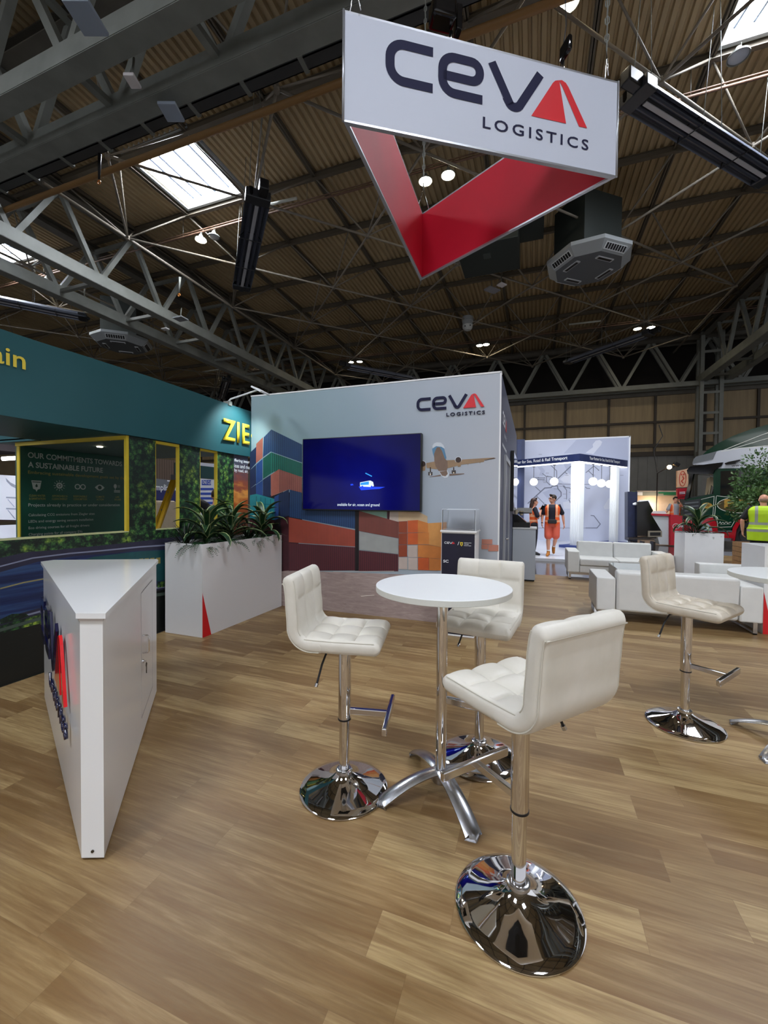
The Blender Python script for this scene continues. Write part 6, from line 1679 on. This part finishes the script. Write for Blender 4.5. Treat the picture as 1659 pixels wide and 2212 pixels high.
kslab('bumper', [(1478, 1122), (1510, 1122), (1540, 1118), (1548, 1128), (1552, 1150), (1553, 1164), (1545, 1166), (1480, 1158)], 2.4, M_tr, 0.04)
kslab('headlamp', [(1517, 1136), (1530, 1131), (1538, 1138), (1540, 1147), (1515, 1145)], 0.1, mat('headlamp_glass', '#8fa8b0', 0.08, coat=1.0), 0.06)
kslab('wheel_arch', [(1580, 1168), (1584, 1140), (1594, 1124), (1608, 1117), (1640, 1114), (1640, 1122), (1612, 1124), (1600, 1130), (1592, 1144), (1588, 1168)], 0.5, M_tr, 0.05)
kslab('step', [(1549, 1146), (1582, 1146), (1582, 1149), (1549, 1149)], 0.4, M_alu, 0.03); kslab('step', [(1551, 1150), (1584, 1150), (1583, 1162), (1553, 1162)], 0.5, M_tr, 0.02); kslab('step', [(1552, 1161), (1586, 1163), (1584, 1170), (1556, 1168)], 0.5, M_alu, 0.05)
M_tyre = mat('tyre_rubber', '#17171a', 0.7)
for dep in (0.0, -2.05):
    c_ = TO+TU*0.15+PK.N*(dep-0.02)
    M = Matrix((TU, Vector((0, 0, 1)), PK.N)).transposed().to_4x4(); M.translation = Vector((c_.x, c_.y, 0.5))
    b = MB(); b.lathe([(0.28, -0.3), (0.44, -0.3), (0.49, -0.26), (0.5, -0.15), (0.49, -0.04), (0.44, 0.0), (0.28, 0.0), (0.26, -0.05), (0.1, -0.1), (0.0, -0.1)], n=40); bmesh.ops.transform(b.b, matrix=M, verts=b.b.verts)
    wparent(b.build('wheel', M_tyre), tr)
b = MB(); M = Matrix((TU, PK.N, Vector((0, 0, 1)))).transposed().to_4x4(); M.translation = TO; b.box(-1.2, 6.0, -2.0, -0.4, 0.45, 0.9, M=M); wparent(b.build('chassis', M_black), tr)
b = MB()
def kl(pts, w_=0.016, off=0.012): PK.strokepx(b, pts, w_, off)
kl([(1548, 1071), (1549, 1071), (1574, 1074), (1625, 1064)]); kl([(1547.5, 1072), (1544, 1116), (1549, 1122), (1551, 1139), (1580, 1138), (1590, 1120), (1603, 1112), (1615, 1110)])
kl([(1514, 1079), (1543, 1072), (1540, 1117), (1528, 1118)]); kl([(1560, 972), (1640, 940), (1740, 905)], 0.02, -0.1); kl([(1562, 974), (1660, 945), (1740, 925)], 0.02, -0.1); kl([(1558, 975), (1600, 968), (1740, 955)], 0.02, 0.004)
c1 = PK.px(1597, 1091); rx, rz_ = 0.62, 0.27
PK.strokes(b, [(c1[0]+rx*math.cos(a*PI/20), c1[1]+rz_*math.sin(a*PI/20)) for a in range(41)], 0.022, 0.013)
wparent(b.build('cream_lining', M_crm, fixn=False), tr)
b = MB(); PK.fill(b, [(c1[0]+(rx-.03)*math.cos(a*PI/20), c1[1]+(rz_-.02)*math.sin(a*PI/20)) for a in range(40)], 0.0125); wparent(b.build('emblem_oval', mat('emblem_brown', '#4a3d22', 0.3), fixn=False), tr)
text_obj('emblem_monogram', 'F&J', PK, c1[0]-0.42, c1[1]-0.2, 0.8, 0.4, M_gold, tr, 0.016, 0.03)
c2 = PK.px(1527.5, 1092); b = MB(); PK.strokes(b, [(c2[0]+.155*math.cos(a*PI/14), c2[1]+.1*math.sin(a*PI/14)) for a in range(29)], .014, .014); PK.fill(b, [(c2[0]+.15*math.cos(a*PI/14), c2[1]+.095*math.sin(a*PI/14)) for a in range(28)], .013); wparent(b.build('emblem_oval_small', M_gold, fixn=False), tr)
text_obj('emblem_letters', 'AW', PK, c2[0]-0.09, c2[1]-0.045, 0.18, 0.09, mat('emblem_brown', '#4a3d22', 0.3), tr, 0.017, 0.02)
u_, v_ = PK.px(1580, 1008); text_obj('roof_wording', 'www.f', PK, u_, v_, 0.42, 0.07, M_black, tr, 0.004, 0.01)
b = MB(); kl([(1553, 1131), (1556, 1127), (1558, 1131), (1562, 1128), (1565, 1131), (1569, 1127), (1572, 1131), (1577, 1128), (1580, 1128)], 0.014); kl([(1556, 1133), (1578, 1132)], 0.008); wparent(b.build('script_wording', M_crm, fixn=False), tr)
kslab('mirror_arm', [(1568, 1001), (1576, 998), (1600, 993), (1600, 995), (1590, 999), (1590, 1002), (1570, 1004)], 0.08, M_blackg, 0.1)
kslab('roof_lamp_unit', [(1499, 992), (1505, 986), (1530, 980), (1548, 975), (1540, 992), (1522, 996), (1496, 1002)], 2.2, mat('lamp_unit_glass', '#6d7276', 0.1, coat=1.0), 0.03)
t = thing('grey_floor_mat', 'pale grey floor edge strip in front of the truck wheel', 'floor strip', (5.6, 14.6, 0))
p0 = on_z(1545, 1192, -0.04); p1 = on_z(1604, 1193, -0.04); p2 = on_z(1604, 1206, -0.04); p3 = on_z(1545, 1206, -0.04)
b = MB(); b.poly([p+Vector((0, 0, 0.012)) for p in (p0, p1, p2, p3)]); wparent(b.build('strip', mat('pale_grey_carpet', '#77797f', 0.8)), t)

# ================================================================== TREE IN A TIMBER TUB
p = on_z(1628, 1226, 0.0)
t = thing('potted_tree', 'bushy green potted tree in front of the truck, behind the hi-vis man', 'tree', (p.x, p.y, 0))
TC = Vector((p.x, p.y, 0)); cA = on_y(1652, 1052, p.y); 
b = MB(); rnd = random.Random(5)
dpt = (TC-CAMP).length; rad = 0.62
ctr = Vector((cA.x, TC.y, cA.z))
blobs = [(ctr+Vector((rnd.uniform(-.38, .42), rnd.uniform(-.4, .4), rnd.uniform(-.66, .6))), rnd.uniform(.2, .33)) for _ in range(32)]
for c_, r_ in blobs:
    for _ in range(210):
        d_ = Vector((rnd.gauss(0, 1), rnd.gauss(0, 1), rnd.gauss(0, 1))).normalized(); q_ = c_+d_*r_*rnd.uniform(.5, 1.05)
        a_ = (d_+Vector((rnd.uniform(-.6, .6), rnd.uniform(-.6, .6), rnd.uniform(-.3, .7)))).normalized(); s_ = a_.cross(Vector((rnd.uniform(-1, 1), rnd.uniform(-1, 1), rnd.uniform(-1, 1)))).normalized()
        L = rnd.uniform(.06, .11); W = .021
        b.poly([q_, q_+a_*L*.5+s_*W, q_+a_*L, q_+a_*L*.5-s_*W])
def leafm():
    q = NT('tree_leaf'); f = q.noise(q.pos(), 3, 3); q.l(q.ramp(f, [(0.35, '#2c4a26'), (0.6, '#4d7038'), (0.8, '#7f9458')]), q.b.inputs['Base Color']); q.b.inputs['Roughness'].default_value = 0.45; return q.m
wparent(b.build('crown', leafm(), fixn=False), t)
b = MB(); b.path([TC+Vector((0, 0, 0.4)), TC+Vector((0.03, 0, 0.9)), ctr], [0.05, 0.04, 0.02], 8)
for c_, r_ in blobs[:10]: b.path([TC.lerp(ctr, 0.7)+Vector((0, 0, .3)), c_], [0.018, 0.006], 5)
wparent(b.build('trunk', mat('bark', '#5a4a36', 0.8)), t)
t = thing('timber_tub', 'brown timber tub holding the bushy tree', 'tub', (TC.x, TC.y, 0))
b = MB(); s_ = 0.32
for k in range(5):
    z0 = 0.02+k*0.12; b.box(-s_, s_, -s_, s_, z0, z0+0.112, bev=0.006)
b.build('planks', mat('tub_timber', '#94704a', 0.6, var=0.15, vscale=12), t)

# ================================================================== PEOPLE
def ring_pts(c, d, rx, ry, xa, n=16):
    ya = d.cross(xa).normalized(); xa = ya.cross(d).normalized()
    return [c+xa*rx*math.cos(2*PI*k/n)+ya*ry*math.sin(2*PI*k/n) for k in range(n)]
def limb(mb, pts, rads, n=14):
    """closed tapering limb with round ends"""
    P = [Vector(p) for p in pts]; R = list(rads)
    rows = []
    d0 = (P[1]-P[0]).normalized(); xa = d0.orthogonal().normalized()
    for a in (80, 55, 25): rows.append((P[0]-d0*R[0]*math.sin(math.radians(a)), R[0]*math.cos(math.radians(a)), d0))
    for i in range(len(P)):
        if i == 0: d = d0
        elif i == len(P)-1: d = (P[i]-P[i-1]).normalized()
        else: d = ((P[i]-P[i-1]).normalized()+(P[i+1]-P[i]).normalized()).normalized()
        rows.append((P[i], R[i], d))
    d1 = (P[-1]-P[-2]).normalized()
    for a in (25, 55, 80): rows.append((P[-1]+d1*R[-1]*math.sin(math.radians(a)), R[-1]*math.cos(math.radians(a)), d1))
    rr = []
    for c, r, d in rows:
        x = (xa-d*xa.dot(d)).normalized(); xa = x; rr.append(ring_pts(c, d, r, r, x, n))
    V = mb.quadgrid(rr, closed=True); mb.b.faces.new(V[0][::-1]); mb.b.faces.new(V[-1])
def loft(mb, secs, n=20, rot=0.0):
    """closed upright loft: sections (x, y, z, rx, ry)"""
    rr = []
    for x, y, z, rx, ry in secs:
        rr.append([Vector((x+rx*math.cos(2*PI*k/n+rot), y+ry*math.sin(2*PI*k/n+rot), z)) for k in range(n)])
    V = mb.quadgrid(rr, closed=True); mb.b.faces.new(V[0][::-1]); mb.b.faces.new(V[-1])
def fuse(mb, name, m, parent, voxel, cut=None, smooth=2):
    bmesh.ops.recalc_face_normals(mb.b, faces=mb.b.faces)
    me = bpy.data.meshes.new(name); mb.b.to_mesh(me); mb.b.free()
    o = bpy.data.objects.new(name, me); COL.objects.link(o)
    r = o.modifiers.new('r', 'REMESH'); r.mode = 'VOXEL'; r.voxel_size = voxel; r.use_smooth_shade = True
    s_ = o.modifiers.new('s', 'SMOOTH'); s_.iterations = smooth; s_.factor = 0.5
    bpy.context.view_layer.update()
    me2 = bpy.data.meshes.new_from_object(o.evaluated_get(bpy.context.evaluated_depsgraph_get()))
    bpy.data.objects.remove(o)
    if cut:
        bm = bmesh.new(); bm.from_mesh(me2)
        bmesh.ops.delete(bm, geom=[v for v in bm.verts if cut(v.co)], context='VERTS'); bm.to_mesh(me2); bm.free()
    me2.name = name; me2.materials.clear(); me2.materials.append(m)
    for p_ in me2.polygons: p_.use_smooth = True
    o2 = bpy.data.objects.new(name, me2); COL.objects.link(o2); o2.parent = parent
    return o2
M_skin = mat('skin', '#d39a80', 0.5, var=0.04)
def hand(mb, wr, d, palm_n, side, curl=0.5):
    """palm with four fingers and a thumb; d points from wrist to knuckles, palm_n is the palm's facing"""
    d = Vector(d).normalized(); pn = Vector(palm_n); pn = (pn-d*pn.dot(d)).normalized(); s_ = d.cross(pn).normalized()*side
    wr = Vector(wr)
    for k in (-1.0, -0.33, 0.33, 1.0): limb(mb, [wr, wr+d*0.05+s_*0.02*k, wr+d*0.085+s_*0.028*k], [0.02, 0.017, 0.013], 8)
    for k, L in ((-1.0, .062), (-0.33, .075), (0.33, .08), (1.0, .07)):
        a = wr+d*0.085+s_*0.03*k; c = (d*math.cos(curl)+pn*math.sin(curl)); e = (d*math.cos(curl*2)+pn*math.sin(curl*2))
        limb(mb, [a, a+c*L*.5, a+c*L*.5+e*L*.5], [0.0105, 0.0095, 0.008], 8)
    a = wr+d*0.03+s_*0.028; limb(mb, [a, a+(s_*0.8+d*0.6+pn*.3).normalized()*.035, a+(s_*0.45+d*0.9+pn*.5).normalized()*.07], [0.014, 0.0115, 0.009], 8)
def person(label, loc, rz, H, J, wear, voxel=0.0085):
    """J overrides joints; wear lists clothing. Local frame: x right, y forward, z up, 1.75 m tall before scaling"""
    k = H/1.75
    t = thing('person', label, 'person', loc, math.radians(rz)); t.scale = (1, 1, 1)
    D = dict(pel=(0, 0, .95), ch=(0, 0, 1.25), nk=(0, 0, 1.47), hd=(0, .015, 1.62), shR=(.185, 0, 1.42), shL=(-.185, 0, 1.42), elR=(.235, -.02, 1.14), elL=(-.235, -.02, 1.14),
             wrR=(.25, .05, .90), wrL=(-.25, .05, .90), hpR=(.095, 0, .93), hpL=(-.095, 0, .93), knR=(.11, .02, .50), knL=(-.11, .02, .50), anR=(.11, -.02, .085), anL=(-.11, -.02, .085), toR=(.13, .15, .03), toL=(-.13, .15, .03))
    D = {a: Vector(J.get(a, v))*k for a, v in D.items()}
    face = math.radians(J.get('face', 0)); fat = J.get('fat', 1.0)
    def tors(b_, g, z0=0, z1=9):
        c0, c1, c2 = D['pel'], D['ch'], D['nk']
        S = [(.95-.08, .125, .10), (.95, .165, .12), (1.02, .158, .115), (1.10, .145, .108), (1.2, .155, .112), (1.30, .172, .118), (1.38, .178, .11), (1.43, .155, .09), (1.47, .08, .065)]
        secs = []
        for z, rx, ry in S:
            if z < z0 or z > z1: continue
            f = (z-.95)/(1.47-.95); xx = c0.x+(c2.x-c0.x)*f; yy = c0.y+(c2.y-c0.y)*f
            secs.append((xx, yy, z*k, (rx*k)*fat+g, (ry*k)*fat+g))
        loft(b_, secs)
    b_ = MB(); tors(b_, 0)
    limb(b_, [D['ch']+Vector((0, 0, .1*k)), D['nk'], D['nk'].lerp(D['hd'], .55)], [.07*k, .056*k, .052*k])
    h = D['hd']; fd = Vector((-math.sin(face), math.cos(face), 0)); rd = Vector((fd.y, -fd.x, 0))
    # head: cranium, jaw, nose, ears, brow, lips
    def ell(c, a, bb, cc, n=16):
        rr = []
        for i in range(1, n):
            th = PI*i/n; rr.append([c+rd*a*math.sin(th)*math.cos(2*PI*q/18)+fd*bb*math.sin(th)*math.sin(2*PI*q/18)+Vector((0, 0, cc*math.cos(th))) for q in range(18)])
        V = b_.quadgrid(rr, closed=True); b_.b.faces.new(V[0][::-1]); b_.b.faces.new(V[-1])
    ell(h+Vector((0, 0, .022*k))-fd*.012*k, .076*k, .096*k, .098*k); ell(h+fd*.022*k-Vector((0, 0, .045*k)), .056*k, .066*k, .075*k)
    limb(b_, [h+fd*.088*k+Vector((0, 0, .015*k)), h+fd*.104*k-Vector((0, 0, .018*k))], [.009*k, .0145*k], 8)
    for s_ in (-1, 1):
        limb(b_, [h+rd*s_*.075*k-fd*.005*k+Vector((0, 0, .015*k)), h+rd*s_*.079*k-fd*.008*k-Vector((0, 0, .02*k))], [.014*k, .01*k], 8)
        limb(b_, [h+fd*.084*k+rd*s_*.012*k+Vector((0, 0, .034*k)), h+fd*.076*k+rd*s_*.045*k+Vector((0, 0, .036*k))], [.009*k, .008*k], 8)
    limb(b_, [h+fd*.084*k-rd*.016*k-Vector((0, 0, .047*k)), h+fd*.084*k+rd*.016*k-Vector((0, 0, .047*k))], [.0085*k, .0085*k], 8)
    for s_ in 'RL':
        limb(b_, [D['sh'+s_]*.9+D['ch']*.1, D['sh'+s_], D['sh'+s_].lerp(D['el'+s_], .5), D['el'+s_], D['el'+s_].lerp(D['wr'+s_], .35), D['wr'+s_]], [.055*k, .054*k, .045*k, .037*k, .038*k, .024*k])
        limb(b_, [D['hp'+s_], D['hp'+s_].lerp(D['kn'+s_], .4), D['kn'+s_], D['kn'+s_].lerp(D['an'+s_], .3), D['an'+s_]], [.095*k, .083*k, .055*k, .056*k, .034*k])
        an, to = D['an'+s_], D['to'+s_]; limb(b_, [an-Vector((0, .03*k, .035*k)), an.lerp(to, .5), to], [.036*k, .036*k, .028*k])
        sg = 1 if s_ == 'R' else -1
        hd_ = J.get('hand'+s_, None); dirn = hd_[0] if hd_ else (D['wr'+s_]-D['el'+s_]).normalized(); pn = hd_[1] if hd_ else Vector((-sg, 0.2, 0)); cu = hd_[2] if hd_ else 0.45
        hand(b_, D['wr'+s_], dirn, pn, J.get('th'+s_, sg), cu)
    fuse(b_, 'body', J.get('skin', M_skin), t, voxel)
    # eyes
    b_ = MB()
    for s_ in (-1, 1):
        c = h+fd*.083*k+rd*s_*.03*k+Vector((0, 0, .02*k)); b_.tube(c, c+fd*.004*k, .008*k, n=10)
    b_.build('eyes', mat('eye_dark', '#1f1712', 0.3), t)
    hs = J.get('hair')
    if hs:
        b_ = MB()
        if hs[0] == 'short' or hs[0] == 'long': 
            ell(h+Vector((0, 0, .042*k))-fd*.02*k, .083*k, .099*k, .095*k)
            limb(b_, [h+fd*.05*k-rd*.03*k+Vector((0, 0, .115*k)), h+fd*.05*k+rd*.04*k+Vector((0, 0, .12*k))], [.028*k, .03*k], 8)
        if hs[0] == 'long':
            for s_ in (-1, -.4, .4, 1):
                limb(b_, [h-fd*.05*k+rd*s_*.06*k+Vector((0, 0, .06*k)), h-fd*.085*k+rd*s_*.075*k-Vector((0, 0, .06*k)), h-fd*.1*k+rd*s_*.085*k-Vector((0, 0, .2*k)), h-fd*.09*k+rd*s_*.07*k-Vector((0, 0, .3*k))], [.05*k, .045*k, .04*k, .022*k], 10)
        if hs[0] == 'band':
            ell(h+Vector((0, 0, -.0*k))-fd*.03*k, .081*k, .085*k, .062*k)
        fm = (lambda co: (co-h).dot(fd) > .055*k and co.z < h.z+.065*k) if hs[0] != 'band' else (lambda co: (co-h).dot(fd) > .03*k)
        fuse(b_, 'hair', mat('hair_'+hs[1], hs[1], 0.6), t, .011, fm, 1)
    for wname, kind, col_m, gg in wear:
        b_ = MB(); cut = None; g = gg
        if kind in ('shirt', 'vest', 'longvest'):
            tors(b_, g, .88 if kind != 'longvest' else .80)
            if kind == 'longvest': loft(b_, [(D['pel'].x, D['pel'].y, .74*k, .19*k*fat, .14*k*fat), (D['pel'].x, D['pel'].y, 1.0*k, .175*k*fat+g, .13*k*fat+g)])
            if kind == 'vest': loft(b_, [(D['pel'].x, D['pel'].y, .84*k, .165*k*fat+g, .12*k*fat+g), (D['pel'].x, D['pel'].y, 1.0*k, .16*k*fat+g, .12*k*fat+g)])
            for s_ in 'RL':
                if kind == 'shirt': limb(b_, [D['sh'+s_]*.85+D['ch']*.15, D['sh'+s_], D['sh'+s_].lerp(D['el'+s_], .72)], [.06*k+g, .058*k+g, .05*k+g+.006])
                else: limb(b_, [D['sh'+s_]*.7+D['ch']*.3, D['sh'+s_]*.92+D['ch']*.08-Vector((0, 0, .01))], [.05*k+g*.6, .042*k+g*.6])
            if kind == 'vest': cut = (lambda co: co.y > 0 and abs(co.x-.01) < .085*k) if J.get('open', True) else None
        if kind in ('shorts', 'trousers'):
            loft(b_, [(D['pel'].x, D['pel'].y, .83*k, .15*k*fat+g, .115*k*fat+g), (D['pel'].x, D['pel'].y, .93*k, .165*k*fat+g, .122*k*fat+g), (D['pel'].x, D['pel'].y, 1.0*k, .155*k*fat+g, .115*k*fat+g)])
            for s_ in 'RL':
                if kind == 'shorts': limb(b_, [D['hp'+s_], D['hp'+s_].lerp(D['kn'+s_], .5), D['hp'+s_].lerp(D['kn'+s_], .86)], [.1*k+g, .1*k+g, .095*k+g])
                else: limb(b_, [D['hp'+s_], D['hp'+s_].lerp(D['kn'+s_], .5), D['kn'+s_], D['kn'+s_].lerp(D['an'+s_], .4), D['an'+s_]+Vector((0, 0, .02))], [.1*k+g, .09*k+g, .068*k+g, .066*k+g, .055*k+g])
        if kind == 'boots':
            for s_ in 'RL':
                an, to = D['an'+s_], D['to'+s_]; limb(b_, [an-Vector((0, .035*k, .03*k)), an.lerp(to, .55), to], [.048*k, .045*k, .037*k]); limb(b_, [an-Vector((0, 0, .03*k)), an.lerp(D['kn'+s_], .1)], [.048*k, .046*k])
            cut = None
        if kind == 'socks':
            for s_ in 'RL': limb(b_, [D['an'+s_].lerp(D['kn'+s_], .02), D['an'+s_].lerp(D['kn'+s_], .2)], [.042*k, .042*k])
        fuse(b_, wname, col_m, t, voxel*1.25, cut)
    return t, D, k
def hivis(name, base, band, zs, alpha=None):
    q = NT(name); p_ = q.pos(); sp = q.n('ShaderNodeSeparateXYZ'); q.l(p_, sp.inputs[0]); f = None
    for z in zs:
        a = q.math('LESS_THAN', q.math('ABSOLUTE', q.math('SUBTRACT', sp.outputs[2], z)), 0.028); f = a if f is None else q.math('MAXIMUM', f, a)
    a = q.math('MULTIPLY', q.math('LESS_THAN', q.math('ABSOLUTE', q.math('SUBTRACT', q.math('ABSOLUTE', sp.outputs[0]), 0.115)), 0.026), q.math('GREATER_THAN', sp.outputs[2], zs[-1])); f = q.math('MAXIMUM', f, a)
    n = q.noise(p_, 6, 3); c = q.mix(q.math('MULTIPLY', n, 0.25), base, '#000000')
    q.l(q.mix(f, c, band), q.b.inputs['Base Color']); q.b.inputs['Roughness'].default_value = 0.6
    return q.m
M_or = hivis('orange_vest', '#fb6420', '#f5b088', (1.0, 1.14)); M_ye = hivis('yellow_vest', '#c6ee1c', '#9aa196', (0.98, 1.13)); M_nv = mat('navy_shirt', '#161a2b', 0.7)
# man walking towards us
p = on_z(1192, 1201, 0.03)
A_p, DA_, kA = person('man in open orange vest, navy shirt, salmon shorts and tan boots, walking towards us', (p.x, p.y+0.12, 0.03), 178, 1.76,
    dict(face=-62, hair=('short', '#2d211a'), fat=1.08, knR=(.10, .1, .50), anR=(.09, .13, .085), toR=(.12, .29, .03), knL=(-.10, .10, .52), anL=(-.05, -.22, .22), toL=(-.05, -.12, .07), hpL=(-.095, 0, .93),
         elR=(.27, -.03, 1.15), wrR=(.27, .08, .92), elL=(-.28, -.05, 1.15), wrL=(-.31, .0, .91)),
    [('shirt', 'shirt', M_nv, .012), ('vest', 'vest', M_or, .03), ('shorts', 'shorts', mat('salmon_shorts', '#db614b', 0.7), .012), ('socks', 'socks', M_wtxt, 0), ('boots', 'boots', mat('tan_boots', '#b5722a', 0.6), 0)])
b = MB(); b.box(-.12, .12, .12, .19, .93, 1.05, bev=0.025); b.path([(.19*math.cos(a*PI/8), .15*math.sin(a*PI/8), 1.02) for a in range(16)], .01, 5, closed=True); b.build('waist_bag', mat('grey_bag', '#2a2c30', 0.5), A_p)
h = DA_['hd']; fa = math.radians(-62); fd = Vector((-math.sin(fa), math.cos(fa), 0)); rd = Vector((fd.y, -fd.x, 0))
b = MB()
for s_ in (-1, 1):
    c = h+fd*.097+rd*s_*.033+Vector((0, 0, .02)); b.path([c+rd*.026*math.cos(a*PI/6)+Vector((0, 0, .02*math.sin(a*PI/6))) for a in range(12)], .003, 5, closed=True); b.tube(c+rd*s_*.026, h+rd*s_*.08-fd*.0+Vector((0, 0, .02)), .0025, n=5)
b.build('glasses', M_black, A_p)
b = MB(); c = DA_['wrR']; d_ = (DA_['wrR']-DA_['elR']).normalized(); b.tube(c-d_*.02, c, .03, n=14); b.build('watch', M_black, A_p)
# woman with phone
p = on_y(1150, 1200, p.y+0.1)
W_p, DW, kW = person('woman with long brown hair and orange vest holding a phone near her chin', (p.x+0.02, p.y, 0.03), -80, 1.66,
    dict(face=0, hair=('long', '#3a2620'), fat=.88, elR=(.2, .1, 1.13), wrR=(.1, .19, 1.36), elL=(-.22, .2, 1.18), wrL=(-.12, .44, 1.28), handR=(Vector((-.2, .1, 1)), Vector((-1, 0, 0)), .9), handL=(Vector((0, .5, 1)), Vector((.3, 0, 1)), .2)),
    [('shirt', 'shirt', M_nv, .012), ('vest', 'vest', M_or, .026), ('trousers', 'trousers', mat('dark_trousers', '#1a1c26', 0.7), .01), ('boots', 'boots', M_black, 0)])
t = thing('mobile_phone', 'black mobile phone in the hand of the woman with long hair', 'phone', (0, 0, 0))
pm2 = Matrix.Translation(W_p.location) @ Matrix.Rotation(math.radians(-80), 4, 'Z'); c = pm2 @ (DW['wrR']+Vector((.02, .03, .09))); t.location = c; t.rotation_euler = (0.3, 0.4, 0.3)
b = MB(); b.box(-.036, .036, -.005, .005, -.07, .07, bev=.004); b.build('phone_body', M_blackg, t)
# man on the phone behind the red counter
p = on_y(1458, 1113, 19.6)
C_p, DC, kC = person('man in orange vest and pale shirt talking on a phone behind the red counter', (p.x, 19.6, 0.1), 188, 1.76,
    dict(face=0, hair=('short', '#2d2622'), fat=1.08, elR=(.30, .05, 1.17), wrR=(.48, .12, 1.02), elL=(-.30, .1, 1.25), wrL=(-.13, .1, 1.52), handL=(Vector((.3, -.1, 1)), Vector((1, 0, 0)), .7)),
    [('shirt', 'shirt', mat('pale_shirt', '#a9adb6', 0.7), .012), ('vest', 'vest', M_or, .03), ('trousers', 'trousers', mat('dark_trousers', '#1a1c26', 0.7), .01), ('boots', 'boots', M_black, 0)], 0.011)
t = thing('mobile_phone', 'dark phone held to the ear of the man behind the red counter', 'phone', Matrix.Translation(C_p.location) @ Matrix.Rotation(math.radians(188), 4, 'Z') @ (DC['wrL']+Vector((.02, .02, .08)))); t.rotation_euler = (0, .2, 1.6)
b = MB(); b.box(-.036, .036, -.005, .005, -.07, .07, bev=.004); b.build('phone_body', M_blackg, t)
# hi-vis man with his back to us
p = on_z(1645, 1243, 0.0)
D_p, DD, kD = person('man in yellow hi-vis vest and dark trousers seen from behind at the right edge', (p.x, p.y, 0), -20, 1.80,
    dict(face=15, hair=('band', '#8d7260'), fat=1.3, hd=(0, .015, 1.595), shR=(.22, 0, 1.42), shL=(-.22, 0, 1.42), elL=(-.33, 0, 1.15), wrL=(-.32, .06, .92), elR=(.33, 0, 1.15), wrR=(.32, .06, .92)),
    [('shirt', 'shirt', mat('black_tshirt', '#17171c', 0.7), .012), ('hivis_vest', 'longvest', M_ye, .035), ('trousers', 'trousers', mat('navy_trousers', '#151824', 0.7), .012), ('boots', 'boots', M_black, 0)])
# person inside the green stand reaching up
p = on_x(466, 1060, -5.3)
E_p, DE, kE = person('person in a dark top reaching up, seen through the green stand right window', (p.x, p.y, 0), 20, 1.72,
    dict(face=20, hair=('short', '#2a1c18'), shL=(-.2, .02, 1.46), elL=(-.38, .05, 1.55), wrL=(-.5, .08, 1.80), elR=(.25, .1, 1.15), wrR=(.1, .3, 1.08), handL=(Vector((-.1, 0, 1)), Vector((0, 1, 0)), .2)),
    [('shirt', 'shirt', mat('black_tshirt', '#17171c', 0.7), .014), ('trousers', 'trousers', mat('navy_trousers', '#151824', 0.7), .012), ('boots', 'boots', M_black, 0)], 0.01)
